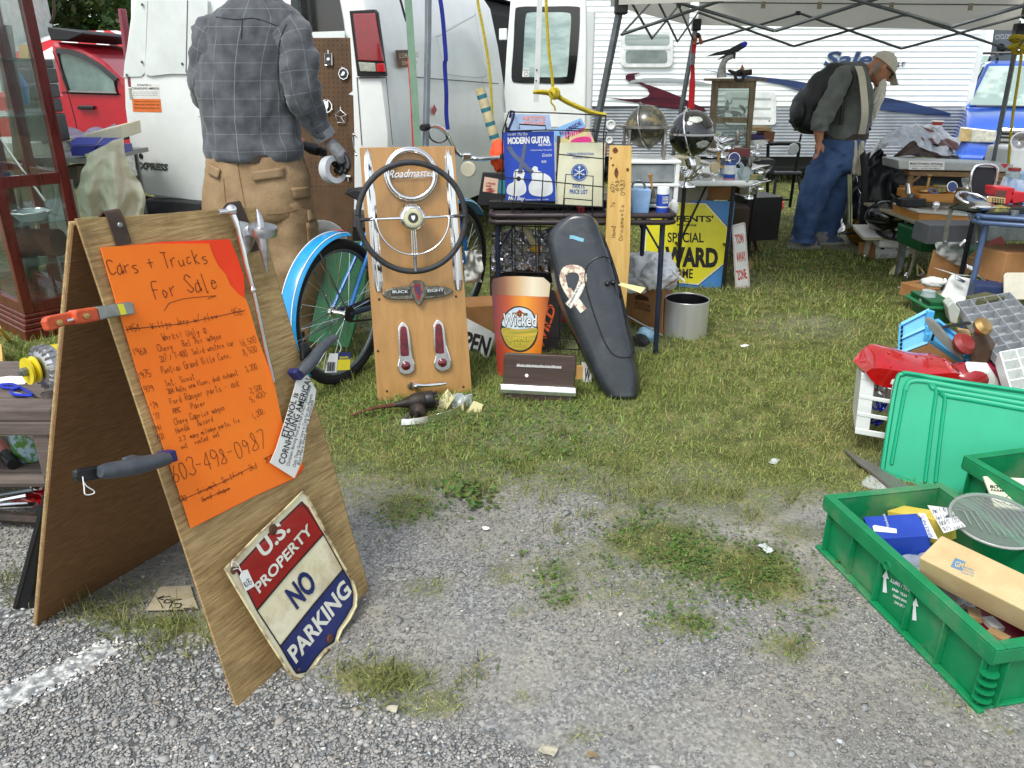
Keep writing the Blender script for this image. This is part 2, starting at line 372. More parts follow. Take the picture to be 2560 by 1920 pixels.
 me.materials.append(m);o=bpy.data.objects.new('ground',me);COL.objects.link(o);o['kind']='structure';o['label']='grey gravel ground turning into worn grass'
 return o
ground=make_ground()
def mass(name,verts,faces,cols,m,lL,cat):
 me=bpy.data.meshes.new(name);nv=len(verts);nf,k=faces.shape
 me.vertices.add(nv);me.vertices.foreach_set('co',verts.astype(np.float32).ravel())
 me.loops.add(nf*k);me.loops.foreach_set('vertex_index',faces.astype(np.int32).ravel())
 me.polygons.add(nf);me.polygons.foreach_set('loop_start',np.arange(0,nf*k,k,dtype=np.int32))
 me.update(calc_edges=1)
 ca=me.color_attributes.new('tone','FLOAT_COLOR','POINT');ca.data.foreach_set('color',np.column_stack([cols,np.ones(nv)]).astype(np.float32).ravel())
 me.materials.append(m);o=bpy.data.objects.new(name,me);COL.objects.link(o);tag(o,lL,cat,kind='stuff');return o
def tone_mat(name,rough=.85,trans=0,spec=.3):
 m=bpy.data.materials.new(name);m.use_nodes=1;N=m.node_tree.nodes;L=m.node_tree.links;b=N['Principled BSDF']
 a=N.new('ShaderNodeAttribute');a.attribute_name='tone';L.new(a.outputs['Color'],b.inputs['Base Color'])
 b.inputs['Roughness'].default_value=rough;b.inputs['Specular IOR Level'].default_value=spec
 if trans:
  t=N.new('ShaderNodeBsdfTranslucent');L.new(a.outputs['Color'],t.inputs[0]);mx=N.new('ShaderNodeMixShader');mx.inputs[0].default_value=trans
  L.new(b.outputs[0],mx.inputs[1]);L.new(t.outputs[0],mx.inputs[2]);L.new(mx.outputs[0],N['Material Output'].inputs[0])
 return m
def sample_view(n,y0,y1,x0=-60,x1=2620):
 px=rU(x0,x1,n);py=rU(y0,y1,n)
 a=(px-1280)/F;b=(960-py)/F;dy=cos(TH)+b*sin(TH);dz=-sin(TH)+b*cos(TH);t=-H/dz
 return np.column_stack([a*t,dy*t])
def stones():
 bm=bmesh.new();bmesh.ops.create_icosphere(bm,subdivisions=1,radius=1);bv=np.array([v.co[:]for v in bm.verts]);bf=np.array([[v.index for v in f.verts]for f in bm.faces]);bm.free()
 P1=sample_view(52000,1080,1935);P2=sample_view(1500,1130,1935)
 P3=np.column_stack([rU(-3.2,-1.0,2600),rU(1.3,3.2,2600)])
 P=np.concatenate([P1,P2,P3]);s=np.concatenate([RNG.gamma(3.,.00052,len(P1))+.0013,RNG.gamma(2.0,.0018,len(P2))+.0024,RNG.gamma(3.,.0009,len(P3))+.002])
 gd=grass_density(P);asp=asphalt_side(P);clus=nz2(P,1.9,4.4)+.5*nz2(P,5.3,1.4)
 keep=(RNG.random(len(P))>gd*1.3)&((clus>-.25+RNG.normal(0,.22,len(P)))|(asp>0))
 P,s,asp,gd=P[keep],np.minimum(s[keep],.021),asp[keep],gd[keep];n=len(P)
 s=np.where(asp>0,s*.9+.0014,s)
 ang=rU(0,6.283,n);ca,sa=np.cos(ang),np.sin(ang)
 sc=np.column_stack([rU(.8,1.6,n),rU(.55,1.1,n),rU(.3,.6,n)])*s[:,None]
 jit=1+rU(-.5,.42,(n,len(bv),1))
 v=bv[None]*jit*sc[:,None,:]
 x=v[:,:,0]*ca[:,None]-v[:,:,1]*sa[:,None]+P[:,0:1];y=v[:,:,0]*sa[:,None]+v[:,:,1]*ca[:,None]+P[:,1:2]
 z=v[:,:,2]+(sc[:,2]*np.where(asp>0,.05,.3))[:,None]+.002
 verts=np.stack([x,y,z],2).reshape(-1,3);faces=(bf[None]+(np.arange(n)*len(bv))[:,None,None]).reshape(-1,3)
 g=np.clip(RNG.normal(.22,.04,n),.1,.5);g=np.where(RNG.random(n)<.05,rU(.36,.52,n),g);g=np.where(asp>0,g*1.1+.02,g)
 A=np.array(G(-200,1850)[:2]);B=np.array(G(275,1625)[:2]);dl=dist_seg(P,A,B)
 on=(dl<.055)&(RNG.random(n)<.5);g=np.where(on,rU(.5,.75,n),g)
 warm=RNG.normal(0,.03,n);tone=np.stack([g*(1.03+warm),g*1.02,g*(.96-warm)],1)
 tone=np.repeat(tone,len(bv),0)
 mass('gravel',verts,faces,tone,tone_mat('stone',.85),'loose grey gravel and chips strewn over the ground','gravel')
stones()
def blades(P,h,w,col,name,lL,cat,lean_s=.6,seg=2,droop=.5,m=None,alln=None):
 n=len(P);ang=rU(0,6.283,n);la=rU(0,6.283,n);le=np.abs(RNG.normal(0,lean_s,n))
 dx,dy=np.cos(la),np.sin(la);sx,sy=-np.sin(ang),np.cos(ang)
 rows=[]
 for k in rG(seg+1):
  t=k/seg;up=h*t*np.cos(np.clip(le*t*1.2,0,1.45));out=h*t*np.sin(np.clip(le*(.35+droop*t),0,1.5))
  cx=P[:,0]+dx*out;cy=P[:,1]+dy*out;cz=np.maximum(up,.003);ww=w*(1-t*.88)
  rows.append(np.stack([cx-sx*ww,cy-sy*ww,cz],1));rows.append(np.stack([cx+sx*ww,cy+sy*ww,cz],1))
 v=np.stack(rows,1);k=v.shape[1];base=(np.arange(n)*k)[:,None]
 f=np.concatenate([base+np.array([[2*i,2*i+1,2*i+3,2*i+2]])for i in rG(seg)],0)
 return v.reshape(-1,3),f,np.repeat(col,k,0)
def grass():
 P=np.concatenate([sample_view(75000,560,1000),sample_view(120000,880,1260),sample_view(70000,1180,1900),np.column_stack([rU(-4.5,6,16000),rU(5,12,16000)])])
 gd=grass_density(P);keep=(RNG.random(len(P))<gd**1.3*.95)&(asphalt_side(P)<.03+RNG.normal(0,.03,len(P)))
 P,gd=P[keep],gd[keep];n=len(P)
 far=np.clip((P[:,1]-2.3)/2.2,0,1)
 h=(RNG.gamma(4,.0058,n)+.008)*(.5+.75*far)*(1+.5*nz2(P,1.3,7.7));w=rU(.0012,.0030,n)*(.9+.8*far)*np.maximum(1,P[:,1]/4.2)
 dead=np.clip(.48+.55*nz2(P,1.7,6.2)-.2*far+RNG.normal(0,.28,n),0,1)
 dead=np.where(P[:,1]<2.9,np.clip(dead+.05,0,1),dead)
 gcol=np.stack([rU(.20,.31,n),rU(.29,.41,n),rU(.06,.10,n)],1)*rU(.45,1.35,n)[:,None]
 dcol=np.stack([rU(.44,.58,n),rU(.41,.52,n),rU(.16,.23,n)],1)*rU(.5,1.1,n)[:,None]
 col=gcol*(1-dead[:,None]*.8)+dcol*dead[:,None]*.8
 v,f,c=blades(P,h,w,col,'','','',1.2,2,.8)
 mass('grass',v,f,c,tone_mat('grass_blade',.6,.3),'trampled green grass with dry straw blades between the stalls','grass')
 cs=[(1000,1175),(1130,1110),(1260,1150),(1320,1230),(1420,1190),(1500,1230),(1460,1290),(1370,1260),(1620,1230),(1700,1240),(1180,1240),(1390,1080),(1380,1130),(1560,1180),(1830,1240),(1050,1220),(1300,1190),(1100,1140),(1480,1150),(1540,1260),(1620,1270),(1760,1240),(1880,1300),(1980,1260),(420,1590),(330,1560),(470,1560),(390,1630),(250,1550),(960,1690),(1010,1700),(880,1680),(1170,1690),(930,1720),(1850,1160),(2000,1240),(60,1500),(30,1460),(1400,1330),(1980,1630),(300,1520),(210,1530),(440,1540),(500,1610)]
 Vv=[];Ff=[];Cc=[];k=0
 for x,y in cs:
  g=G(x+rN(-12,12),y+rN(-8,8));m=random.randint(26,60);P=np.column_stack([RNG.normal(g.x,.028,m),RNG.normal(g.y,.028,m)])
  h=rU(.025,.085,m);w=rU(.0012,.0026,m);t=RNG.random(m)
  a=np.array([.36,.34,.13]);b=np.array([.14,.2,.045]);col=(a*t[:,None]+b*(1-t[:,None]))*rU(.6,1.1,(m,1))
  v,f,c=blades(P,h,w,col,'','','',1.0,3,.8);Vv.append(v);Ff.append(f+k);Cc.append(c);k+=len(v)
 def leaf_patch(cx,cy,rx,ry,m,s0,s1):
  nonlocal k
  c0=G(cx,cy);rxm=abs(G(cx+rx,cy).x-c0.x);rym=abs(G(cx,cy-ry).y-c0.y)
  P=np.column_stack([RNG.normal(c0.x,rxm*.75,m),RNG.normal(c0.y,rym*.75,m)]);P=P[nz2(P,9.,cx*.01)+.7*nz2(P,23.,cy*.01)>-.12];m=len(P);s=rU(s0,s1,m);a=rU(0,6.283,m);til=rU(-.5,.6,m);z=RNG.gamma(1.5,.006,m)+.003
  shp=np.array([[0,0],[.5,.38],[1,.3],[1.35,0],[1,-.3],[.5,-.38]])
  X=shp[None,:,0]*s[:,None];Yy=shp[None,:,1]*s[:,None]
  wx=P[:,0:1]+X*np.cos(a)[:,None]-Yy*np.sin(a)[:,None];wy=P[:,1:2]+X*np.sin(a)[:,None]+Yy*np.cos(a)[:,None];wz=np.maximum(z[:,None]+X*np.sin(til)[:,None],.003)
  v=np.stack([wx,wy,wz],2).reshape(-1,3);b0=(np.arange(m)*6)[:,None]
  f=np.concatenate([b0+np.array([[0,1,2,3]]),b0+np.array([[0,3,4,5]])],0)
  g=np.stack([rU(.08,.15,m),rU(.15,.24,m),rU(.03,.06,m)],1)*rU(.6,1.25,(m,1))
  Vv.append(v);Ff.append(f+k);Cc.append(np.repeat(g,6,0));k+=len(v)
 leaf_patch(1170,1240,50,28,150,.012,.026)
 for c in[(1640,1370,130,50,900),(1770,1400,110,50,800),(1900,1440,120,70,1100),(1640,1300,90,30,300),(1720,1560,80,30,260),(1960,1620,60,26,140),(1030,1280,80,36,420),(1390,1440,50,22,120),(1410,1500,50,20,110),(1310,1380,40,16,90)]:
  leaf_patch(*c,.005,.011)
 for c in[(1150,1060,170,50,900),(980,1010,120,60,700),(1420,1010,120,50,500),(1230,950,60,60,400),(900,1050,120,40,400),(1640,800,80,60,500),(1340,1120,160,40,500)]:
  leaf_patch(*c,.008,.016)
 mass('weeds',np.concatenate(Vv),np.concatenate(Ff),np.concatenate(Cc),tone_mat('weed_leaf',.55,.25),'straw tufts, clover and low weeds growing through the gravel','weeds')
grass()
def paint_line():
 A=G(-200,1850);B=G(285,1622);u=(B-A).normalized();n=V((-u.y,u.x,0));mb=MB();k=60;vs=[]
 for i in rG(k+1):
  p=A.lerp(B,i/k);w=.05*(1-.35*i/k)
  vs+=[p-n*(w+rN(-.012,.01)),p+n*(w+rN(-.012,.01))]
 mb.add([(p.x,p.y,.004)for p in vs],[(2*i,2*i+2,2*i+3,2*i+1)for i in rG(k)])
 mk('road_marking',mb,mat('worn_white_paint','d0d3cf',.8,c2='6f7374',sc=34,lo=.44,hi=.62),kind='structure',rcl=0,lL='worn white painted line on the asphalt')
paint_line()
# plywood A-frame sign
FP=lean((590,1770),(918,1480),10.6)
OAK=mat('weathered_plywood','c2a672',.78,c2='8a6e42',sc=11,sR=(1.2,1.2,12),rot=(8,14,0),bump=.5,lo=.28,hi=.7,dT=.75,dcol='5c4626')
EDGE=mat('plywood_edge','9c8458',.85,c2='6d5838',sc=40,sR=(1,1,.3),bump=.2)
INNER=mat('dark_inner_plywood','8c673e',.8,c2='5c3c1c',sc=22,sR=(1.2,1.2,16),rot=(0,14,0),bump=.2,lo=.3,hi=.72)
af=tH('sandwich_board','weathered plywood A-frame sign with orange poster standing on the gravel','sandwich board',FP.hI(600,1650))
fpx=[(190,546),(300,541),(420,533),(520,524),(600,519),(637,517),(680,655),(728,818),(780,985),(838,1178),(880,1330),(908,1420),(921,1472),(914,1490),(800,1590),(700,1676),(592,1770)]
front=mk('front_panel',MB().pR([FP.hI(*p)for p in fpx],-FP.n*.005),OAK,af,bV=.001)
mk('core_ply',MB().pR([FP.hI(*p,off=-.0052)+FP.u*.001 for p in fpx],-FP.n*.006),EDGE,front)
mk('back_ply',MB().pR([FP.hI(*p,off=-.0114)for p in fpx],-FP.n*.006),mat('plywood_back','8e7348',.8,c2='65502f',sc=18),front)
TL=FP.hI(190,546,-.019);TRt=FP.hI(637,517,-.019)
BLr=G(92,1566);uu=(TRt-TL);uu.z=0;uu.normalize()
BRr=BLr+uu*.52;TLr=TL-FP.n*.012-V((0,0,.012));TRr=TRt-FP.n*.012-V((0,0,.012))
RP=plane3(BLr,BRr,TLr)
nb=RP.n
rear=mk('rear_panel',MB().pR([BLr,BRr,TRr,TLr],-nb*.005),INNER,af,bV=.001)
mk('core_ply',MB().pR([p-nb*.0052 for p in(BLr,BRr,TRr,TLr)],-nb*.006),EDGE,rear)
mk('back_ply',MB().pR([p-nb*.0114 for p in(BLr,BRr,TRr,TLr)],-nb*.005),OAK,rear)
kn=RP.ab(*R2(740,352));mk('knot',MB().lA(RP.pt(*kn,.0005),RP.n,[(0,.001),(.012,.0005),(.014,0)],10),mat('wood_knot','2a1a0c',.8),rear)
LEA=mat('brown_leather','4a3a2e',.7,c2='2f241c',sc=20,bump=.3)
def strap(top,bot,rivs):
 a=FP.hI(*top,.004);b=FP.hI(*bot,.004);m=a.lerp(b,.5)+FP.n*.001
 over=a+V((0,0,.012))-FP.n*.012;back=over-FP.n*.03-V((0,0,.03));back2=back-FP.n*.03-V((0,0,.10))
 s=mk('strap_hinge',MB().rI(bez([b,m,a,over,back,back2],5),FP.u*.034,.004),LEA,af)
 for x,y in rivs:mk('rivet',MB().lA(FP.hI(x,y,.006),FP.n,[(0,.004),(.005,.003),(.007,0)],10),sT,s)
strap((287,541),(310,612),[(300,563)]);strap((592,519),(634,629),[(628,600)])
OR1=mat('orange_poster_board','ff8420',.8,c2='fb7818',sc=4);OR2=mat('red_orange_poster_board','ff4a1c',.8,c2='f03e14',sc=4)
po=tH('poster','fluorescent orange handwritten Cars and Trucks For Sale poster on the sandwich board','poster',FP.hI(480,1310,.004))
R1p=lambda L:[R1(*p)for p in L]
cD('backing_sheet',R1p([(192,248),(500,218),(860,203),(900,300),(933,395),(938,512),(1000,700),(1090,950),(1132,1150),(1245,1388),(1200,1442),(1000,1530),(660,1702),(640,1640),(560,1400),(400,950),(280,560)]),FP,OR2,po,th=.002,off=.006)
pf=cD('front_sheet',R1p([(190,246),(480,226),(752,226),(775,290),(800,340),(838,385),(862,440),(905,488),(945,515),(968,585),(1000,700),(1090,950),(1132,1150),(1238,1375),(1198,1440),(1000,1528),(660,1700),(640,1640),(560,1400),(400,950),(280,560)]),FP,OR1,po,th=.002,off=.009)
PEN=mat('marker_ink','5c2a14',.7,c2='4a200e');o9=.0102
mb=MB()
for t,x0,y0,x1,y1,h in[("Cars + Trucks",238,392,760,322,80),("For Sale",470,508,812,464,92)]:
 hand(t,R1(x0,y0),R1(x1,y1),h*.4822,FP,PEN,None,o9,w=.0017,mb=mb)
mk('heading_handwriting',mb,PEN,pf,rcl=0,kind='stuff')
mk('underline',sK([R1(520,575),R1(545,535),R1(620,512),R1(680,505),R1(790,496),R1(745,512)],FP,.0014,MB(),o9),PEN,pf,rcl=0)
mb=MB()
for t,x0,y0,x1,y1,h in[("1954   Willys Jeep w/ plow    950.",325,688,948,590,36),("Works! Ugly @",512,728,745,690,36),("1968",360,808,434,794,36),("Chevy   Bel Air wagon",490,788,822,716,36),("327 / T-400  Solid western car",500,842,888,752,32),("16,500",915,762,1000,736,34),("1975",386,930,454,912,34),("Pontiac Grand Ville Conv.",510,902,876,815,36),("8,500",930,805,1006,784,32),("Int. Scout",528,970,684,926,34),("304 Auto, new floor, dual exhaust",540,1008,906,906,28),("3,200.",944,892,1016,870,30),("1979",404,1008,470,988,34),("'79",452,1086,490,1074,32),("Ford Ranger parts - ask",553,1062,916,962,34),("'77",468,1140,502,1130,30),("AMC   Pacer",566,1110,740,1062,30),("2,500",966,1002,1030,982,28),("5,400-",968,1048,1060,1010,28),("1991",462,1206,512,1190,30),("Chevy Caprice wagon",576,1168,838,1086,32),("2001",478,1252,526,1236,30),("Honda   Accord",583,1212,780,1146,30),("2.3  many mileage parts, fix",600,1254,916,1150,26),("1,200.",978,1134,1048,1102,28),("not   rusted  out",610,1292,810,1222,26),("'80    Triumph  Spitfire  2nd   850",598,1572,1088,1348,28),("Good  shape",718,1566,862,1502,26)]:
 hand(t,R1(x0,y0),R1(x1,y1),h*.4822,FP,PEN,None,o9,w=.0010,mb=mb)
sK([R1(322,672),R1(620,640),R1(940,573)],FP,.0016,mb,o9);sK([R1(600,1560),R1(840,1455),R1(980,1380)],FP,.0014,mb,o9);sK([R1(718,1555),R1(862,1495)],FP,.0014,mb,o9);sK([R1(1035,1345),R1(1080,1320)],FP,.0014,mb,o9)
mk('list_handwriting',mb,PEN,pf,rcl=0)
mb=MB();hand("603-498-0987",R1(570,1462),R1(1062,1282),90*.4822,FP,PEN,None,o9,w=.0015,mb=mb);mk('phone_number',mb,PEN,pf,rcl=0)
fl=tH('flyer','curled white Ethanol flyer clamped to the edge of the sandwich board','flyer',FP.hI(736,1195,.02))
FLP=Plane(FP.hI(736,1150,.022),FP.n)
fb=cD('sheet',R1p([(1215,905),(1262,905),(1308,985),(1300,1040),(1262,1180),(1235,1350),(1195,1442),(1068,1362),(1100,1290),(1160,1100)]),FLP,pA,fl,th=.0015)
up=(-.95,-.30)
tX("CORNHOLING AMERICA!",R1(1142,1372),R1(1284,932),34*.4822,FLP,iK,fb,up=up,bL=.012)
tX("ETHANOL is",R1(1156,1232),R1(1216,1004),32*.4822,FLP,iK,fb,up=up,bL=.012)
for t,a,b in[("Christians: Burning Food as a Fuel is NOT Stewardship",(1168,1380),(1282,962)),("Only Thing Green here is Cash for the Players",(1200,1386),(1290,1010)),("Buys More Weed water & politicians",(1224,1374),(1296,1040))]:
 tX(t,R1(*a),R1(*b),17*.4822,FLP,iK,fb,up=up)
 # clamps
CO=mat('orange_clamp_paint','d0552a',.5,c2='a8401c',sc=25,dT=.3);GS=mat('galvanised_metal','a7a9a4',.38,.8,c2='84857f',sc=20)
cp=Plane(FP.hI(330,770,.012),FP.n)
sc=tH('spring_clamp','orange and bare metal spring clamp gripping the left edge of the sandwich board','clamp',cp.hI(150,825))
cD('handle',[C2(*p)for p in[(296,790),(305,765),(330,752),(480,722),(490,800),(420,815),(335,850),(315,842)]],cp,CO,sc,th=.02,off=.004,bV=.004)
h2=cD('lever',[C2(*p)for p in[(484,725),(500,712),(632,692),(655,780),(520,804),(492,780)]],cp,CO,sc,th=.03,off=.016,bV=.004)
cD('jaw',[C2(*p)for p in[(630,692),(760,672),(850,657),(868,672),(882,735),(870,742),(760,755),(652,780)]],cp,GS,sc,th=.024,off=.013,bV=.003)
cD('label',[C2(*p)for p in[(762,676),(800,672),(822,738),(786,746)]],cp,mat('yellow_sticker','e6e03a',.6),h2,th=.001,off=.0145)
for x,y in((385,795),(560,752)):mk('rivet',MB().lA(cp.hI(*C2(x,y),.005 if x<400 else .017),cp.n,[(0,.003),(.006,.002),(.007,-.002)],12),mat('brass','c9a46a',.35,.9),sc)
mk('pin',MB().tB([cp.hI(*C2(432,782),.008),cp.hI(*C2(498,766),.008)],.003),cR,sc)
GC=mat('grey_clamp_plastic','4c5258',.5,c2='3a3f45',sc=20);BL=mat('navy_plastic','2a2a66',.45)
gp=Plane(FP.hI(450,1140,.012),FP.n)
gc=tH('bar_clamp','dark grey quick-grip clamp with a string loop on the left edge of the sandwich board','clamp',gp.hI(230,1190))
b_=cD('bar',bez2([R2(*p)for p in[(385,180),(400,150),(520,128),(640,105),(640,150),(520,195),(420,210),(392,200)]],4),gp,bP,gc,th=.016,off=.006,bV=.004)
mk('grip',MB().tB([gp.hI(*R2(*p),.016)for p in((505,160),(540,157),(620,145),(700,128),(780,110),(850,92))],[.013,.018,.019,.021,.018,.015],14,flat=.9),GC,gc,smo=60)
cD('trigger',[R2(*p)for p in[(640,92),(690,76),(740,84),(745,110),(650,130)]],gp,GC,gc,th=.02,off=.012,bV=.004)
cD('jaw',[R2(*p)for p in[(835,62),(892,48),(906,106),(850,122)]],gp,BL,gc,th=.03,off=.022,bV=.004)
mk('string',MB().tB(bez([gp.hI(*R2(*p),.01)for p in[(418,185),(425,235),(432,275),(470,272),(475,258),(440,235),(425,215)]],6),.0012,5),pA,gc)
qp=Plane(FP.hI(745,930,.012),FP.n)
qc=tH('bar_clamp','dark grey quick-grip clamp holding the white flyer and a store tag','clamp',qp.hI(780,940))
mk('grip',MB().tB([qp.hI(*R1(*p),.03)for p in((1405,712),(1370,735),(1320,785),(1290,830),(1250,870),(1225,900))],[.009,.013,.014,.017,.017,.013],14),GC,qc,smo=60)
cD('bar',[R1(*p)for p in[(1235,745),(1262,735),(1300,800),(1290,880),(1240,830)]],qp,bP,qc,th=.014,off=.018,bV=.003)
cD('jaw',[R1(*p)for p in[(1195,895),(1215,868),(1262,905),(1232,938)]],qp,BL,qc,th=.03,off=.034,bV=.004)
tg=cD('store_tag',[R1(*p)for p in[(1378,795),(1422,795),(1412,893),(1352,895)]],qp,pA,qc,th=.001,off=.036)
cD('yellow_panel',[R1(*p)for p in[(1422,828),(1484,826),(1482,880),(1416,884)]],qp,mat('bright_yellow_card','f0dc28',.6),tg,th=.001,off=.036)
cD('blue_panel',[R1(*p)for p in[(1424,790),(1490,790),(1484,825),(1422,827)]],qp,mat('dark_blue_card','20286a',.6),tg,th=.001,off=.036)
tX("IRWIN",R1(1430,825),R1(1474,822),14*.48,qp,mat('bright_yellow_card','f0dc28'),tg,off=.0375,bL=.02)
mb=MB()
for i in rG(9):sK([R1(1366+i*4.5,888),R1(1370+i*4.5,840)],qp,.0016 if i%3 else .003,mb,.0375)
mk('barcode',mb,iK,tg,rcl=0)
mk('string',MB().tB(bez([qp.hI(*R1(*p),.032)for p in[(1405,715),(1430,745),(1435,775),(1418,800)]],5),.0012,5),pA,qc)
# cast metal mirror arm with rod hung over the board top
rp=FP
ra=tH('car_antenna','cast aluminium antenna arm with a long chrome rod hooked over the sandwich board','car part',rp.hI(680,950,.02))
q=lambda x,y,o=.02:rp.hI(*R1(x,y),o)
mk('rod',MB().tB([q(868,62),q(905,150,.022),q(945,330,.02),q(985,480,.018),q(1045,760,.014),q(1090,942,.012)],[.008,.008,.007,.006,.0055,.004],12),cR,ra,smo=60)
mk('stub',MB().tB([q(797,64),q(812,62),q(870,56)],[.0075,.006,.007],10),cR,ra,smo=60)
mk('clasp',MB().sphere(q(868,52,.022),.013,12,8),cR,ra,smo=180);mk('collar',MB().sphere(q(979,466,.02),.008,10,8),cR,ra,smo=180)
mk('bracket',MB().loft([[q(905,105,.012),q(955,118,.012),q(955,118,.032),q(905,105,.032)],[q(930,190,.012),q(1000,165,.012),q(1000,165,.036),q(930,190,.036)],[q(950,300,.016),q(990,215,.014),q(990,215,.03),q(950,300,.026)]]),alu(),ra,bV=.004)
dc=q(1030,152,.05);ax=(rp.n*.35+rp.v*.93).normalized()
mk('disc',MB().lA(dc,ax,[(0,.008),(.026,.01),(.033,.008),(.035,0),(.034,-.012),(.028,-.014),(0,-.012)],28),alu(),ra,smo=40)
mk('spike',MB().tB([q(1000,48,.055),q(1012,90,.055),q(1022,160,.055),q(1032,240,.05),q(1056,392,.045)],[.002,.008,.012,.012,.0012],12),alu(),ra,smo=60)
# enamel NO PARKING shield
sA=G(*R2(1505,1212),.006);sB=FP.hI(*R2(1530,262),.008);sC=FP.hI(*R2(1140,655),.03)
SP=plane3(sA,sB,sC)
ns=tH('enamel_sign','red white and blue enamel US Property No Parking shield leaning on the sandwich board','sign',sA)
L2=lambda L:[R2(*p)for p in L]
CRM=mat('cream_enamel','e9e3c4',.25,c2='d8cda2',sc=7,lo=.3,hi=.55,dT=.75,dcol='8a5a2a',coat=.4)
shape=L2([(1137,652),(1300,485),(1420,372),(1530,262),(1548,275),(1640,455),(1720,610),(1785,712),(1803,780),(1800,842),(1768,905),(1728,960),(1706,1010),(1722,1050),(1690,1058),(1655,1062),(1612,1110),(1565,1185),(1525,1214),(1480,1200),(1440,1140),(1340,985),(1220,790)])
base=cD('plate',shape,SP,CRM,ns,th=.004,bV=.0012)
mk('rim',MB().tB([SP.hI(*p,.001)for p in shape],.0035,6,cL=1),mat('rusty_cream_edge','d8cda0',.5,c2='6a4a28',sc=16,lo=.42,hi=.56),base)
RED=mat('red_enamel','a8161e',.22,c2='8c1018',sc=6,coat=.5,dT=.35,dcol='4a2018');BLU=mat('blue_enamel','1b2a6e',.22,c2='152058',sc=6,coat=.5,dT=.3,dcol='3a3040');WEN=mat('white_enamel','e6e6da',.25,c2='d2d0bc',sc=8,coat=.3);BKE=mat('black_enamel','151518',.3)
cD('red_band',L2([(1196,652),(1340,495),(1500,335),(1528,312),(1560,340),(1636,476),(1470,660),(1300,862)]),SP,RED,base,th=.001,off=.0012)
cD('blue_band',L2([(1418,1044),(1580,840),(1735,655),(1770,712),(1786,775),(1782,838),(1748,898),(1706,960),(1690,1020),(1640,1052),(1600,1098),(1548,1172),(1500,1180),(1462,1122)]),SP,BLU,base,th=.001,off=.0012)
mb=MB();sK(L2([(1196,652),(1300,862),(1418,1044),(1462,1122),(1500,1180),(1548,1172),(1600,1098),(1640,1052),(1690,1020),(1706,960),(1748,898),(1782,838),(1786,775),(1770,712),(1735,655),(1636,476),(1528,312),(1340,495),(1196,652)]),SP,.0035,mb,.0019);sK(L2([(1300,862),(1470,660),(1636,476)]),SP,.0045,mb,.002);sK(L2([(1418,1044),(1580,840),(1735,655)]),SP,.0045,mb,.002)
mk('black_outline',mb,BKE,base,rcl=0)
up=(-.56,-.83)
tX("U.S.",R2(1334,596),R2(1470,456),78*.4943,SP,WEN,base,off=.0024,up=up,bL=.03)
tX("PROPERTY",R2(1312,776),R2(1584,462),52*.4943,SP,WEN,base,off=.0024,up=up,bL=.025)
tX("NO",R2(1500,856),R2(1606,738),112*.4943,SP,BLU,base,off=.0024,up=up,bL=.035)
tX("PARKING",R2(1496,1130),R2(1780,768),82*.4943,SP,WEN,base,off=.0024,up=up,bL=.03)
RUST=mat('rust','6b4026',.9,c2='3a2416',sc=30,bump=.4)
for x,y,r in[(1383,452,.014),(1182,660,.009),(1668,1005,.012),(1525,328,.004),(1512,1162,.004),(1780,775,.003)]:
 h_=mk('rust_patch' if r>.005 else 'bolt_hole',MB().lA(SP.hI(*R2(x,y),.002),SP.n,[(0,.002),(r*.6,.003),(r,0)],9),RUST,base)
pt=tH('price_tag','small white string price tag tied to the enamel No Parking shield','price tag',SP.hI(*R2(1250,760),.006))
t_=cD('card',L2([(1213,690),(1225,662),(1252,655),(1290,738),(1245,764)]),SP,pA,pt,th=.001,off=.007)
hand("$235-",R2(1240,745),R2(1284,725),30*.49,SP,mat('blue_pen','3a4468',.7),t_,off=.0085,up=(-.4,-.9),w=.0012)
mk('string',MB().tB(bez([SP.hI(*R2(*p),.008)for p in[(1172,640),(1176,616),(1200,625),(1222,668),(1205,650),(1180,655)]],5),.001,5),pA,pt)
# things lying round the board
gp0=Plane((0,0,.012),(0,0,1))
cb=cD('price_sign',L2([(808,742),(880,738),(962,736),(985,800),(1002,850),(860,858),(738,860)]),gp0,mat('grey_cardboard','b4aa90',.9,c2='9a8f74',sc=8,dT=.4),th=.003,lL='torn grey cardboard price sign reading 95 lying under the sandwich board',cat='price sign',bV=.0008)
hand("95",R2(820,850),R2(925,845),42*.4943,gp0,iK,cb,off=.002,up=(.1,-1),w=.0036)
mb=MB();sK(L2([(860,790),(795,800),(830,788)]),gp0,.004,mb,.001);sK(L2([(795,800),(828,808)]),gp0,.004,mb,.001);sK(L2([(925,852),(985,848)]),gp0,.004,mb,.001);mk('arrow',mb,iK,cb,rcl=0)
bp_=[G(*R2(80,858)),G(*R2(170,852)),BLr.lerp(TLr,.45)-nb*.024+uu*.10,BLr.lerp(TLr,.42)-nb*.024+uu*.02]
mk('folding_sign',MB().pR(bp_,-nb*.006-V((.006,0,0))),bP,lL='thin black sign board leaning behind the sandwich board',cat='sign')
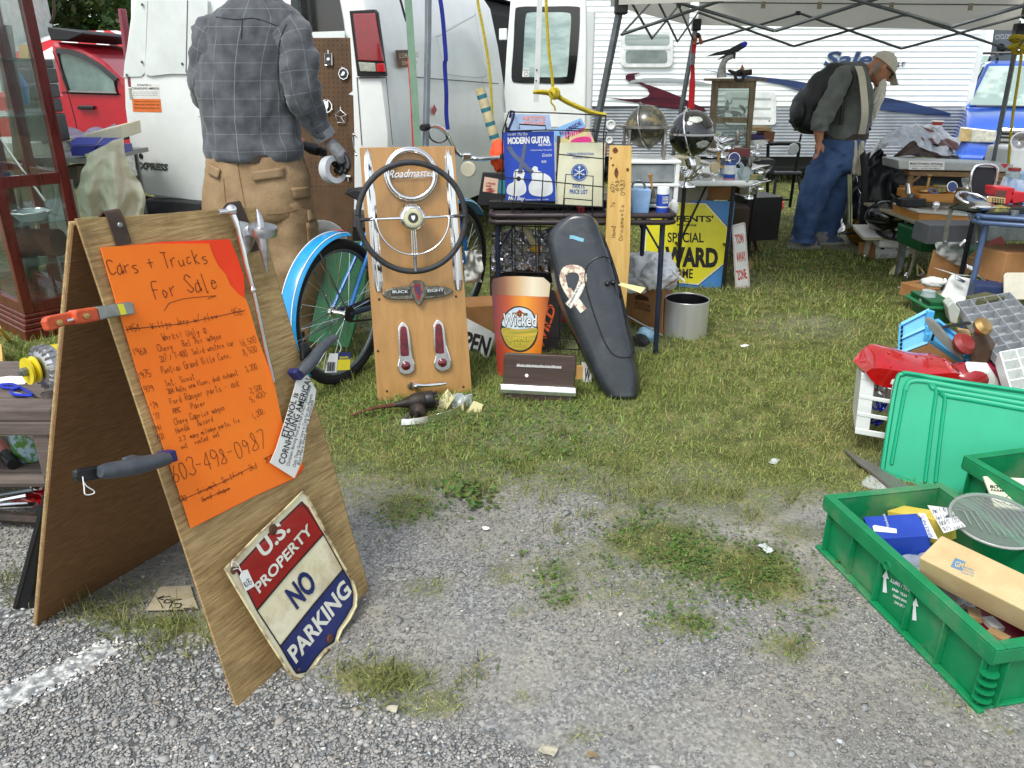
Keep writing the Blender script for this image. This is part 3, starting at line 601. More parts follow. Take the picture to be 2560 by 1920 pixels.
# white cargo van
PHI=R(19)
vf=V((sin(PHI),cos(PHI),0));vr=V((cos(PHI),-sin(PHI),0))
vo=V((-.80,5.18,0))
VM=Matrix((vr,vf,zV)).transposed()
def vp(l,f,z):return vo-vr*l+vf*f+V((0,0,z))
WHT=mat('van_white_paint','eff3f0',.34,c2='e4e9e6',sc=3,coat=.3,dT=.16,dcol='9a988a')
DRK=mat('van_interior_shade','1a1b1c',.8)
van=tH('cargo_van','white full-size cargo van with its side door swung open','van',vo-vr*1+vf*2.6)
sec=[(.03,.42),(0,.6),(-.02,.85),(-.03,1.05),(-.01,1.3),(.04,1.6),(.11,1.9),(.2,2.02),(.42,2.09),(1.0,2.11),(1.58,2.09),(1.8,2.02),(1.89,1.9),(1.96,1.6),(2.01,1.3),(2.03,1.05),(2.02,.85),(2.0,.6),(1.97,.42)]
def vbody():
 fs_=[0,.05,.14,.6,1.2,1.8,2.2,3.3,3.7,4.1,4.5,4.9,5.1];mb=MB();rings=[]
 for f in fs_:
  k=1.0;zt=1.0
  if f==0:k=.972
  elif f==.05:k=.993
  r=[]
  for l,z in sec:
   zz=z
   if f>3.7:zz=min(z,2.11-(f-3.7)*1.35 if f<4.5 else 1.03-(f-4.5)*.25)
   r.append(vp(1+(l-1)*k,f,zz))
  rings.append(r)
 n=len(sec);mb.v=[tuple(p)for r in rings for p in r]
 for i in rG(len(fs_)-1):
  for k in rG(n-1):
   if fs_[i]==2.2 and 0<=k<=6:continue
   mb.f.append((i*n+k,i*n+k+1,(i+1)*n+k+1,(i+1)*n+k))
  mb.f.append((i*n+n-1,i*n,(i+1)*n,(i+1)*n+n-1))
 mb.f+=[tuple(rG(n)),tuple((len(fs_)-1)*n+k for k in rG(n))]
 return mb
vb=mk('body',vbody(),WHT,van,smo=35)
mk('interior_shade_shell',MB().loft([[vp(.97+(l-1)*.93+.03,f,.5+(z-.42)*.93)for l,z in sec]for f in(.12,3.6)]),DRK,van)  # dark shell added inside the body; its colour stands for shade in the doorway
RPL=Plane(vp(1,-.004,1),-vf)
def rc(name,pts,m,parent=van,th=.012,off=0,**kw):return cD(name,pts,RPL,m,parent,th=th,off=off,**kw)
mk('bumper',MB().loft([[vp(l,-.02 if 0<i<7 else .10,.30),vp(l,-.13 if 0<i<7 else .0,.32),vp(l,-.15 if 0<i<7 else .02,.45),vp(l,-.11 if 0<i<7 else .04,.535),vp(l,0,.54)]for i,l in eN([-.04,.05,.4,.8,1.2,1.6,1.95,2.04])]),mat('bumper_black','26282a',.5,c2='191a1c',dT=.4),van,bV=.01)
LN=mat('panel_gap','5c605e',.8)
ld=rc('rear_door',[C1(*p)for p in[(872,0),(845,130),(818,330),(805,480),(812,700),(838,900),(880,1100),(925,1235),(960,1262),(1360,1312),(1365,600),(1352,0)]],WHT,th=.02,off=.012,bV=.006)
bd=rc('window_board',[C1(*p)for p in[(960,0),(950,250),(938,480),(980,492),(1100,478),(1260,478),(1340,470),(1345,0)]],mat('white_board','dfe6e2',.6,c2='d2d8d4',sc=5),ld,th=.008,off=.026)
rc('window_board',[C1(*p)for p in[(872,60),(852,180),(820,330),(806,415),(800,500),(915,495),(938,470),(955,0),(880,0)]],MATS['white_board'],ld,th=.004,off=.019)
mb=MB();sK([C1(1215,0),C1(1205,470)],RPL,.008,mb,.0275);mk('board_seam',mb,LN,bd,rcl=0)
for x,y in((920,402),(1182,414),(822,487),(922,30)):mk('screw',MB().lA(RPL.hI(*C1(x,y),.027),RPL.n,[(0,.006),(.008,.005),(.010,0)],10),mat('dull_screw','6a665a',.5,.6),ld)
hd=rc('door_handle',bez2([C1(*p)for p in[(1255,610),(1280,598),(1300,620),(1335,665),(1325,685),(1300,680),(1300,750),(1275,755),(1280,680),(1262,655)]],3),WHT,ld,th=.03,off=.045,bV=.006)
mk('lock',MB().lA(RPL.hI(*C1(1278,628),.046),RPL.n,[(0,.01),(.012,.01),(.014,0)],12),bP,hd)
s1=rc('bumper_sticker',[C1(*p)for p in[(846,545),(1030,545),(1035,635),(852,632)]],pA,ld,th=.001,off=.0135)
tX("ETHANOL is",C1(890,558),C1(980,556),15*.386,RPL,iK,s1,off=.0147);tX("CORNHOLING AMERICA!",C1(850,580),C1(1030,580),15*.386,RPL,iK,s1,off=.0147,bL=.01)
for i,t in eN(["Christians: Burning Food as a Fuel is NOT Stewardship","Only Thing Green here is Cash for the Players","Buys More Weed water & politicians"]):tX(t,C1(860,598+i*12),C1(1022,598+i*12),7*.386,RPL,mat('grey_ink','6a6e70'),s1,off=.0147)
s2=rc('bumper_sticker',[C1(*p)for p in[(855,640),(1040,642),(1048,728),(862,724)]],mat('faded_orange_sticker','e07a3a',.6,c2='d86a2c',sc=10),ld,th=.001,off=.0135)
for i,t in eN(["Politicians should have to wear race","drivers suits so we know who","their corporate sponsors are!"]):tX(t,C1(868,660+i*22),C1(1034,662+i*22),10*.386,RPL,mat('brown_ink','6a3414'),s2,off=.0147)
DK=mat('badge_dark','2c2e2e',.4,c2='1c1d1d')
tX("EXPRESS",C1(878,1090),C1(1086,1104),42*.386,RPL,DK,ld,off=.0165,bL=.05,name='badge_lettering');tX("EXPRESS",C1(878,1088),C1(1084,1101),40*.386,RPL,cR,ld,off=.018,bL=.008,name='badge_lettering')
bdg=mk('round_badge',MB().lA(RPL.hI(*C1(914,1012),.0125),RPL.n,[(0,.004),(.018,.004),(.02,0)],16),mat('badge_dark','2c2e2e'),ld)
rdg=rc('rear_window',[C3(*p)for p in[(640,-40),(640,215),(985,200),(990,240),(975,120),(945,-40)]],mat('dark_tinted_glass','14181a',.06,c2='0c0f10',coat=.8),th=.012,off=.006)
rc('window_trim',[C3(*p)for p in[(700,210),(990,200),(990,245),(700,245)]],mat('white_board','dfe6e2'),rdg,th=.006,off=.0185)
for sgn,quad in((0,[(1018,70),(1180,60),(1198,80),(1255,495),(1070,495)]),):
 tl=rc('tail_light',[C3(*p)for p in quad],bP,th=.03,off=.02,bV=.004)
 rc('red_lens',[C3(*p)for p in[(1040,88),(1185,84),(1238,400),(1074,392)]],mat('red_lens','8c1424',.16,c2='7a0f1e',sc=30,coat=.8),tl,th=.02,off=.03,bV=.006)
 rc('reverse_lens',[C3(*p)for p in[(1076,402),(1186,408),(1192,466),(1088,462)]],mat('clear_lens','a8ada0',.15,c2='8a9080',sc=40,coat=.7),tl,th=.02,off=.03,bV=.004)
 rc('red_corner_lens',[C3(*p)for p in[(1192,412),(1240,410),(1250,468),(1196,466)]],mat('bright_red_lens','b81420',.2,coat=.6),tl,th=.02,off=.03,bV=.004)
mb=MB();sK([C3(1068,500),C3(1100,940)],RPL,.006,mb,.001);sK([C3(1258,500),C3(1300,940)],RPL,.006,mb,.001);sK([C3(1068,505),C3(1258,502)],RPL,.006,mb,.001);mk('panel_gap',mb,LN,vb,rcl=0,kind='stuff')
tl2=mk('tail_light',MB().pR([vp(2.02,-.015,1.30),vp(1.985,-.02,1.30),vp(1.955,-.02,1.80),vp(1.99,-.015,1.80)],vf*.05),mat('pink_red_lens','8a3444',.25),van,bV=.006)
mk('corner_lens',MB().pR([vp(2.025,-.015,1.22),vp(1.99,-.02,1.22),vp(1.987,-.02,1.295),vp(2.022,-.015,1.295)],vf*.05),mat('clear_lens','a8ada0'),tl2)
SPL=Plane(vp(-.028,1,1.1),vr)
sp1=Plane(vp(.075,1,1.75),vr+V((0,0,.2)))
mb=MB();sK([C4(60,495),C4(180,508),C4(420,525),C4(640,543)],SPL,.007,mb,.006);mk('belt_crease',mb,LN,vb,rcl=0)
pr=Plane(vp(-.01,1,1.42),vr+V((0,0,.17)))
mb=MB();sK(bez2([C4(*p)for p in[(240,250),(260,230),(470,110),(490,120),(545,420),(540,500),(300,480),(285,440)]],4)+[C4(240,250)],pr,.006,mb,.004);mk('window_pressing',mb,mat('shadow_line','b6bcb8',.6),vb,rcl=0)
pl_=cD('marines_plate',[C3(*p)for p in[(1322,325),(1402,322),(1412,435),(1345,438)]],pr,mat('brass_plate','7a5c3e',.5,.4,c2='5a402a'),van,th=.006,off=.012)
cD('plate_face',[C3(*p)for p in[(1330,332),(1398,330),(1406,378),(1336,382)]],pr,mat('brown_enamel','4a3426',.5),pl_,th=.001,off=.0135)
tX("U.S.MARINES",C3(1342,378),C3(1470,370),34*.386,pr,mat('pale_brass','c8b898',.5),pl_,off=.015,bL=.02);tX("SEMPER FI",C3(1360,420),C3(1460,416),24*.386,pr,MATS['pale_brass'],pl_,off=.015,bL=.02)
cD('diamond_sticker',[C4(*p)for p in[(222,676),(240,712),(220,752),(206,714)]],SPL,mat('red_sticker','c02a32',.4),van,th=.001,off=.012)
for f,l in((.95,.02),(4.2,.02),(.95,1.78),(4.2,1.78)):
 w=mk('wheel',MB().lA(vp(l,f,.35),vr*-1,[(0,0),(.17,0),(.20,.03),(.34,0),(.355,.05),(.355,.18),(.33,.22),(0,.22)],24),rubber(),van,smo=40)
 mk('rim',MB().lA(vp(l-.004,f,.35),vr*-1,[(0,0),(.05,-.01),(.16,.015),(.19,0),(.2,.03)],20),sT,w,smo=40)
DPL=Plane(vp(0,2.16,1.2),-vf)
door=mk('side_door',MB().pR([DPL.hI(*C4(*p))for p in[(690,830),(672,600),(690,300),(716,-20),(800,-60),(1190,-60),(1205,40),(1208,300),(1200,830)]],vf*.05),WHT,van,bV=.012)
cD('window_surround',bez2([C4(*p)for p in[(722,500),(735,300),(745,90),(770,45),(940,42),(1140,42),(1165,80),(1155,300),(1130,510),(1100,540),(920,540),(760,536)]],3),DPL,mat('black_glass_border','101414',.12,coat=.6),door,th=.004,off=.006)
cD('pane',bez2([C4(*p)for p in[(796,470),(805,250),(815,110),(840,82),(960,80),(1080,82),(1108,110),(1100,260),(1085,470),(1060,498),(920,500),(820,496)]],3),DPL,mat('window_pane_seen_through','7d9490',.08,c2='b8cec8',sc=2.5,coat=.9,sR=(1,1,3)),door,th=.002,off=.0085)
st_=cD('window_sticker',[C4(*p)for p in[(796,446),(838,444),(835,498),(792,498)]],DPL,pA,door,th=.001,off=.0105);tX("EARTH",C4(800,460),C4(834,460),12*.386,DPL,iK,st_,off=.012);mk('sketch',sK(bez2([C4(*p)for p in[(805,488),(810,470),(824,466),(830,480),(820,490)]],3),DPL,.004,MB(),.012),iK,st_,rcl=0)
for z in(1.02,1.7):mk('hinge',MB().box(vp(-.02,2.17,z),(.07,.03,.09),VM),WHT,door,bV=.006)
mk('front_side_door',MB().loft([[vp(-.05-.5*sin(a)*k,2.9+.5*k,z)for a,k in((0,0),(.6,.5),(1.2,.85),(1.5,.95))]+[vp(-.05-.5*sin(a)*k,2.96+.5*k,z)for a,k in((1.5,.95),(1.2,.85),(.6,.5),(0,0))]for z in(.45,.8,1.2,1.5,1.8,1.95)]),WHT,van,bV=.01)
# travel trailer
TY=10.6
def tp(x,z,y=0):return V((x,TY+y-.010*(x-1),z))
tr=tH('travel_trailer','white travel trailer with ribbed siding and maroon and navy swoosh graphics','trailer',tp(1.5,0,1.2))
TW=mat('trailer_white_siding','f4f9f7',.4,c2='eaf0ee',sc=2,dT=.08);TG=mat('trailer_grey_siding','a8adb0',.38,.35,c2='8d9396',sc=3)
def ribs(z0,z1,step,d,x0,x1):
 mb=MB();zs=[];z=z0
 while z<z1-1e-6:
  for t,e in((0,0),(.12,-d),(.3,-d*.95),(.55,-d*.25),(.8,-d*.1)):zs.append((z+t*step,e))
  z+=step
 zs.append((z1,0));v=[]
 for z,e in zs:v+=[tp(x0,z,e),tp(x1,z,e)]
 mb.add(v,[(2*i,2*i+1,2*i+3,2*i+2)for i in rG(len(zs)-1)]);return mb
XR=5.86;k=0
zz=.985
while zz<3.0:
 mk('siding_panel',ribs(zz,zz+.26,.065,.009,-4,XR),TW,tr);zz+=.26
zz=.36
while zz<.97:mk('lower_siding_panel',ribs(zz,zz+.155,.0388,.012,-4,XR),TG,tr);zz+=.155
mk('shell',MB().box(tp(.93,1.68,1.25),(9.78,2.4,2.62)),mat('trailer_shell','d8ddda',.6),tr)
mk('belt_trim',MB().box(tp(.93,.982,-.016),(9.8,.012,.02)),mat('dark_trim','3a3e42',.5),tr)
mk('corner_trim',MB().box(tp(XR+.02,1.7,-.01),(.07,.05,2.7)),mat('white_trim','e8ece8',.4),tr)
mk('roof',MB().box(tp(.93,3.05,1.2),(9.9,2.5,.08)),MATS['white_trim'],tr,bV=.02)
mk('chassis',MB().box(tp(.9,.27,1.2),(9.2,1.9,.12)),bP,tr)
for x in(-.2,.8):mk('wheel',MB().lA(tp(x,.34,.12),(0,-1,0),[(0,0),(.18,0),(.2,-.03),(.33,0),(.34,-.05),(.34,-.2),(0,-.2)],24),rubber(),tr)
TP=Plane(tp(1,1,-.016),(-.010,-1,0))
def tc_(name,pts,m,parent=tr,th=.004,off=.004,**kw):return cD(name,pts,TP,m,parent,th=th,off=off,**kw)
def rr(x0,y0,x1,y1,r,k=3):
 out=[]
 for cx,cy,a0 in((x1-r,y0+r,-90),(x1-r,y1-r,0),(x0+r,y1-r,90),(x0+r,y0+r,180)):
  for i in rG(k+1):a=R(a0+90*i/k);out.append((cx+r*cos(a),cy+r*sin(a)))
 return out
wf=tc_('window',rr(1551,78,1683,169,16),MATS['white_trim'],th=.03,off=.03,bV=.006)
tc_('upper_pane',rr(1562,86,1674,114,8),mat('dull_window_glass','8a9894',.2,c2='aebab4',sc=2,sR=(1,1,20),coat=.5),wf,th=.003,off=.033)
tc_('lower_pane',rr(1564,126,1668,158,7),mat('dark_window_glass','66726f',.12,c2='87948f',sc=4,coat=.7),wf,th=.003,off=.033)
tc_('sash',[(1560,115),(1676,115),(1675,124),(1561,124)],MATS['white_trim'],wf,th=.004,off=.036)
hp=tc_('service_hatch',rr(1812,229,1941,313,10),MATS['white_trim'],th=.02,off=.02,bV=.005)
for i in rG(3):tc_('louvre',[(1828,243+i*24),(1928,245+i*24),(1926,250+i*24),(1828,248+i*24)],mat('grey_louvre','b2bab8',.5),hp,th=.003,off=.024)
mk('latch',MB().lA(TP.hI(1923,302,.021),TP.n,[(0,.006),(.008,.004),(.009,0)],10),bP,hp)
for x,y,r in((1527,312,.06),(1523,350,.045)):
 w=mk('water_inlet',MB().lA(TP.hI(x,y,.002),TP.n,[(0,.006),(r*.5,.008),(r*.75,.02),(r,.018),(r*1.05,0)],20),MATS['white_trim'],tr)
MAR=mat('maroon_vinyl','5c1428',.35,c2='2c0a16',sc=3,sR=(.4,.4,9));GRV=mat('grey_vinyl','8e979a',.35,c2='b6bcbc',sc=3,sR=(.4,.4,9));NVY=mat('navy_vinyl','2c4470',.35,c2='16244a',sc=3,sR=(.4,.4,9))
c7=lambda L:[C7(*p)for p in L];c8=lambda L:[C8(*p)for p in L]
tc_('maroon_swoosh',c7([(0,715),(60,722),(180,733),(300,732),(355,715),(368,690),(350,655),(290,620),(225,610),(190,585),(190,560),(215,545),(295,538),(255,555),(262,590),(330,620),(440,655),(600,718),(690,765),(770,800),(790,825),(700,815),(560,805),(360,775),(150,740)]),MAR)
tc_('grey_swoosh',c7([(198,618),(235,595),(330,578),(480,575),(640,590),(760,607),(838,625),(835,632),(700,622),(560,608),(430,605),(300,608)]),GRV,off=.008)
tc_('navy_swoosh',c7([(745,513),(860,530),(1000,548),(1130,565),(1300,580),(1440,598),(1580,622),(1700,650),(1778,680)])+c8([(300,690),(640,705),(800,730),(1000,775),(1150,812),(1240,842),(1230,858),(1060,848),(880,835),(700,812),(560,790),(300,720),(100,670),(0,640)])+c7([(1560,680),(1400,640),(1250,610),(1130,585),(950,555)]),NVY,off=.006)
tX("Salem",C8(290,488),C8(830,490),110*.3375,TP,mat('grey_outline_vinyl','9aa6ae',.4),tr,off=.006,bL=.055,shear=.28)
tX("Salem",C8(296,485),C8(824,487),106*.3375,TP,NVY,tr,off=.009,bL=.025,shear=.28)
tX("LE",C8(840,490),C8(902,491),36*.3375,TP,mat('dark_grey_vinyl','4a5560',.4),tr,off=.006,bL=.02,shear=.2)
# canopy tent
CAN=mat('grey_canopy_fabric','cfcdc2',.9,c2='bfbdb2',sc=3,bump=.05)
_n=CAN.node_tree;_t=_n.nodes.new('ShaderNodeBsdfTranslucent');_t.inputs[0].default_value=(.62,.61,.56,1);_m=_n.nodes.new('ShaderNodeMixShader');_m.inputs[0].default_value=.4
_n.links.new(_n.nodes['Principled BSDF'].outputs[0],_m.inputs[1]);_n.links.new(_t.outputs[0],_m.inputs[2]);_n.links.new(_m.outputs[0],_n.nodes['Material Output'].inputs[0]);FRM=mat('canopy_steel','6c7274',.45,.6,c2='585e60',sc=20,dT=.3)
ct=tH('canopy_tent','grey pop-up canopy tent with scissor frame sheltering the bearded man','canopy',(2.2,5.5,0))
A0,B0,C0,D0=V((.60,4.70,0)),V((1.62,7.0,0)),V((3.93,6.25,0)),V((2.95,3.95,0))
ZT=1.86
tops={}
for nm,base,top_px,Y,bot in(('A',A0,(1553,14),4.70,(1470,420)),('B',B0,(1741,62),7.0,(1668,470)),('C',C0,(2548,75),6.25,(2470,470))):
 t=aY(*top_px,Y);b=aY(*bot,Y);d=(b-t);e=t+d*(t.z/(t.z-b.z));e.z=0
 tops[nm]=t
 lg=mk('leg',MB().tB([e,t.lerp(e,.45),t],.017,4),FRM,ct);mk('leg_sleeve',MB().tB([t.lerp(e,0)+V((0,0,.02)),t.lerp(e,.42)],.021,4),FRM,lg)
 mk('foot_plate',MB().box(e+V((0,0,.004)),(.08,.08,.008)),FRM,lg)
 mk('corner_bracket',MB().box(t,(.07,.07,.09)),bP,ct,bV=.01)
tops['D']=V((D0.x,D0.y,1.76));mk('leg',MB().tB([D0,tops['D']],.017,4),FRM,ct)
def scis(a,b,za=0,zb=0,dz=.24):
 n=3;P0=[a.lerp(b,i/n)for i in rG(n+1)]
 for i in rG(n):
  p,q=P0[i],P0[i+1];lo=V((0,0,-dz));off=V((.008,-.008,0))
  u=.03 if i%2==0 else 0
  mk('truss_bar',MB().tB([p+(lo if i%2 else V()),q+(V()if i%2 else lo)],.009,4),FRM,ct)
  mk('truss_bar',MB().tB([p+(V()if i%2 else lo)+off,q+(lo if i%2 else V())+off],.009,4),FRM,ct)
 for p in P0[1:-1]:mk('truss_joint',MB().box(p,(.03,.03,.03)),bP,ct)
up5=V((0,0,.095))
scis(tops['B']+up5,tops['C']+up5);scis(tops['A']+up5,tops['B']+up5);scis(tops['A']+up5,tops['D']+up5);scis(tops['D']+up5,tops['C']+up5)
cen=(tops['A']+tops['B']+tops['C']+tops['D'])/4+V((0,0,.75))
def quadsheet(a,b,c,d,sag=0,n=8):
 def fn(u,v):
  p=a.lerp(b,u).lerp(d.lerp(c,u),v);s=sin(pi*u)*sin(pi*v);return p-V((0,0,sag*s+.004*sin(u*23)*sin(pi*u)))
 return MB().sheet(fn,n*2,n)
eave=V((0,0,.30))
for a,b in(('A','B'),('B','C'),('C','D'),('D','A')):
 ta,tb=tops[a]+eave,tops[b]+eave;o_=((ta+tb)/2-cen);o_.z=0;o_=o_.normalized()*.06
 ta,tb=ta+o_,tb+o_
 mk('roof_panel',MB().sheet(lambda u,v:ta.lerp(tb,u).lerp(cen,v)-V((0,0,.06*sin(pi*u)*(1-v))),14,10),CAN,ct,rcl=0,smo=180)
 mk('valance',MB().sheet(lambda u,v:ta.lerp(tb,u)-V((0,0,.06*sin(pi*u)*0+v*.30))+o_*(.15*v*sin(u*19)*.4),40,5),CAN,ct,rcl=0,smo=180)
 mk('seam',MB().tB([ta.lerp(tb,i/10)-V((0,0,.13))-o_*.08 for i in rG(11)],.004,4),mat('seam_thread','55544e',.8),ct)
bb=tops['B'].lerp(tops['C'],.3)
for t in(.22,.40,.62,.85):
 p=tops['B'].lerp(tops['C'],t)+eave-V((0,0,.13));mk('velcro_tab',MB().box(p+V((-.01,-.02,-.02)),(.035,.004,.05)),mat('tan_tab','9c937e',.9),ct)
lb=lambda y,x,Y:aY(x,y,Y)
rs=tH('red_strap','red webbing strap with a metal buckle hanging down the back canopy leg','strap',aY(*C7(675,805),6.9))
RW=mat('red_webbing','d8262c',.7,c2='b81c22')
mk('webbing',MB().rI([aY(*C7(*p),6.92)for p in[(702,290),(692,400),(685,480),(690,640),(682,805)]],V((.035,0,0)),.003),RW,rs)
mk('webbing',MB().rI([aY(*C7(*p),6.95)for p in[(690,480),(670,620),(660,805)]],V((.018,0,0)),.003),RW,rs)
mk('buckle',MB().box(aY(*C7(684,440),6.9),(.03,.02,.09)),sT,rs,bV=.004)
cl=tH('spring_clip','small orange and black spring clip on the canopy leg above the red strap','clip',aY(*C7(740,330),6.9))
mk('jaw',MB().tB([aY(*C7(715,262),6.9),aY(*C7(700,330),6.9)],.014,6),mat('orange_clip','b5603c',.5),cl);mk('jaw',MB().tB([aY(*C7(735,262),6.9),aY(*C7(752,328),6.9)],.014,6),MATS['orange_clip'],cl);mk('spring',MB().sphere(aY(*C7(725,262),6.9),.022,10,8),bP,cl)
YC=mat('yellow_rope','c8b428',.75,c2='9a8a18',sc=60,sR=(1,1,3),bump=.5)
yr=tH('yellow_rope','yellow rope knotted round the right canopy leg and hanging down','rope',aY(*C8(1650,1340),6.15))
mk('cord',MB().tB(bez([aY(*C8(*p),6.18)for p in[(1760,330),(1755,440),(1730,620),(1700,820),(1680,1000),(1665,1180),(1650,1360)]],5),.016,6,flat=.5),YC,yr)
mk('knot',MB().tO(aY(*C8(1735,290),6.2),(.3,.2,1),.05,.016,20,6).tO(aY(*C8(1735,330),6.2),(-.3,.1,1),.055,.016,20,6).tO(aY(*C8(1742,370),6.2),(.2,.5,1),.04,.016,20,6),YC,yr)
# pole with straps beside the van
pd=tH('canopy_pole','silver square canopy pole standing behind the car-badge board','pole',G(1050,900))
pY=3.95
mk('shaft',MB().tB([G(1046,905),aY(*C3(1515,940),pY),aY(*C3(1530,200),pY),aY(*C3(1532,-120),pY)],.017,4),mat('silver_pole','9aa4aa',.4,.6,c2='868f94',sc=12),pd,bV=.003)
mk('foot',MB().box(G(1046,905)+V((0,0,.006)),(.09,.09,.012)),FRM,pd)
GRN=mat('green_webbing','7c9a84',.8,c2='6a8872',sc=10)
mk('webbing_strap',MB().rI([aY(*C3(*p),pY-.02)for p in[(1395,-60),(1408,100),(1422,320),(1440,600),(1462,960)]],V((.034,0,.004)),.002),GRN,lL='faded green webbing strap hanging beside the silver pole',cat='strap')
mk('webbing_strap',MB().rI([aY(*C3(*p),pY-.01)for p in[(1402,380),(1420,600),(1428,800),(1436,950)]],V((.012,0,0)),.002),RW,lL='narrow red strap edge behind the green webbing strap',cat='strap')
mk('webbing_strap',MB().rI(bez([aY(*C3(*p),4.3)for p in[(1600,-60),(1622,90),(1636,250),(1645,380)]]+[aY(*C4(*p),4.3)for p in[(290,420),(300,600),(300,740),(310,840)]],4),V((.02,.012,0)),.002),mat('blue_webbing','1c2e9a',.7,c2='14227a'),lL='twisted blue webbing strap hanging in front of the van',cat='strap')
mk('bungee',MB().tB([aY(*C3(*p),4.0)for p in[(1340,-40),(1375,90),(1390,140)]],.006,6),bP,lL='short black cord above the green webbing strap',cat='bungee')
mk('yellow_rope',MB().tB(bez([aY(*C4(*p),4.9)for p in[(500,-60),(505,20),(540,200),(575,420),(590,600),(598,770)]],4),.009,6),YC,lL='yellow rope hanging down the side of the white van',cat='rope')
rp2=tH('yellow_rope','yellow rope tied in a knot over the wire book rack','rope',aY(*C4(990,650),4.4))
mk('hanging_length',MB().tB(bez([aY(*C4(*p),4.4)for p in[(945,-60),(950,100),(965,330),(985,500),(992,600)]],4),.009,6),YC,rp2)
mk('cross_length',MB().tB(bez([aY(*C4(*p),4.4)for p in[(862,597),(930,592),(1000,606),(1080,655),(1180,700),(1260,730),(1335,744)]],4),.011,6),YC,rp2)
mk('second_strand',MB().tB(bez([aY(*C4(*p),4.42)for p in[(862,600),(930,606),(1000,622),(1080,668),(1180,712),(1260,740),(1335,748)]],4),.008,6),YC,rp2)
mk('knot',MB().tO(aY(*C4(1000,605),4.39),(.2,1,.1),.022,.011,16,6).tO(aY(*C4(995,612),4.38),(1,.3,.4),.018,.011,16,6),YC,rp2)
mk('loose_end',MB().tB(bez([aY(*C4(*p),4.39)for p in[(985,620),(978,660),(1000,690),(1006,720)]],4),.005,5),YC,rp2)
ws=tH('hanging_strip','narrow white slotted metal strip hanging in front of the open van door','strip',aY(*C4(882,660),4.5))
mk('strip',MB().rI([aY(*C4(908,-60),4.5),aY(*C4(895,300),4.5),aY(*C4(882,662),4.5)],V((.028,0,0)),.004),mat('white_strip','d6dcd8',.5),ws)
for x,y in((886,453),(882,523)):mk('slot',MB().lA(aY(*C4(x,y),4.494),(0,-1,0),[(0,.001),(.004,.001),(.0045,0)],8),bP,ws)
# blue car
bc=tH('blue_car','bright blue wagon with amber headlights parked beyond the canopy','car',(6.08,9.2,0))
BP=mat('blue_car_paint','3564c8',.28,c2='2c56b4',sc=2,coat=.7)
bx0=aY(2440,330,9.3).x;
def bpnt(x,y,z):return V((x,y,z))
cx=6.08;hw=.88
def ring(y,z0,z1,w0,w1):return[V((cx-w0,y,z0)),V((cx-w0*1.0,y,(z0+z1)/2)),V((cx-w1,y,z1)),V((cx-w1*.5,y,z1+.02)),V((cx+w1*.5,y,z1+.02)),V((cx+w1,y,z1)),V((cx+w0,y,(z0+z1)/2)),V((cx+w0,y,z0))]
mk('body',MB().loft([ring(9.12,.22,.55,hw*.86,hw*.82),ring(9.2,.2,.72,hw*.97,hw*.9),ring(9.32,.2,.84,hw,hw*.9),ring(9.7,.2,.91,hw*1.02,hw*.9),ring(10.25,.2,.97,hw*1.02,hw*.92),ring(11.6,.2,.98,hw*1.02,hw*.95),ring(13.2,.22,.98,hw*1.0,hw*.94),ring(13.5,.3,.9,hw*.94,hw*.88)]),BP,bc,smo=50,bV=.02)
ca=mk('cabin',MB().loft([[V((cx-hw*.93,10.2,.97)),V((cx+hw*.93,10.2,.97)),V((cx+hw*.93,13.4,.97)),V((cx-hw*.93,13.4,.97))],[V((cx-hw*.74,10.95,1.5)),V((cx+hw*.74,10.95,1.5)),V((cx+hw*.74,13.1,1.5)),V((cx-hw*.74,13.1,1.5))],[V((cx-hw*.66,11.1,1.54)),V((cx+hw*.66,11.1,1.54)),V((cx+hw*.66,13.0,1.54)),V((cx-hw*.66,13.0,1.54))]]),BP,bc,bV=.02)
mk('windshield',MB().pR([V((cx-hw*.88,10.215,1.0)),V((cx+hw*.88,10.215,1.0)),V((cx+hw*.70,10.91,1.46)),V((cx-hw*.70,10.91,1.46))],V((0,-.02,.015))),mat('windshield_glass','8ea39c',.06,c2='bccfc6',sc=2.2,coat=.9,lo=.42,hi=.55),ca)
mk('side_window',MB().pR([V((cx-hw*.93-.006,10.5,1.02)),V((cx-hw*.93-.006,13.1,1.02)),V((cx-hw*.75-.006,12.9,1.46)),V((cx-hw*.75-.006,11.1,1.46))],V((-.01,0,.004))),mat('dark_tinted_glass','14181a'),ca)
for x in(-.6,.6):mk('roof_rail',MB().tB([V((cx+x*hw,11.1,1.56)),V((cx+x*hw,11.3,1.62)),V((cx+x*hw,12.8,1.62)),V((cx+x*hw,13.0,1.56))],.02,6),bP,ca)
mk('roof_bar',MB().tB([V((cx-.75,11.4,1.64)),V((cx+.75,11.4,1.64))],.02,6),bP,ca)
mk('wiper',MB().tB([V((cx-.7,10.16,1.0)),V((cx,10.14,1.01)),V((cx+.6,10.16,1.02))],.01,5),bP,bc)
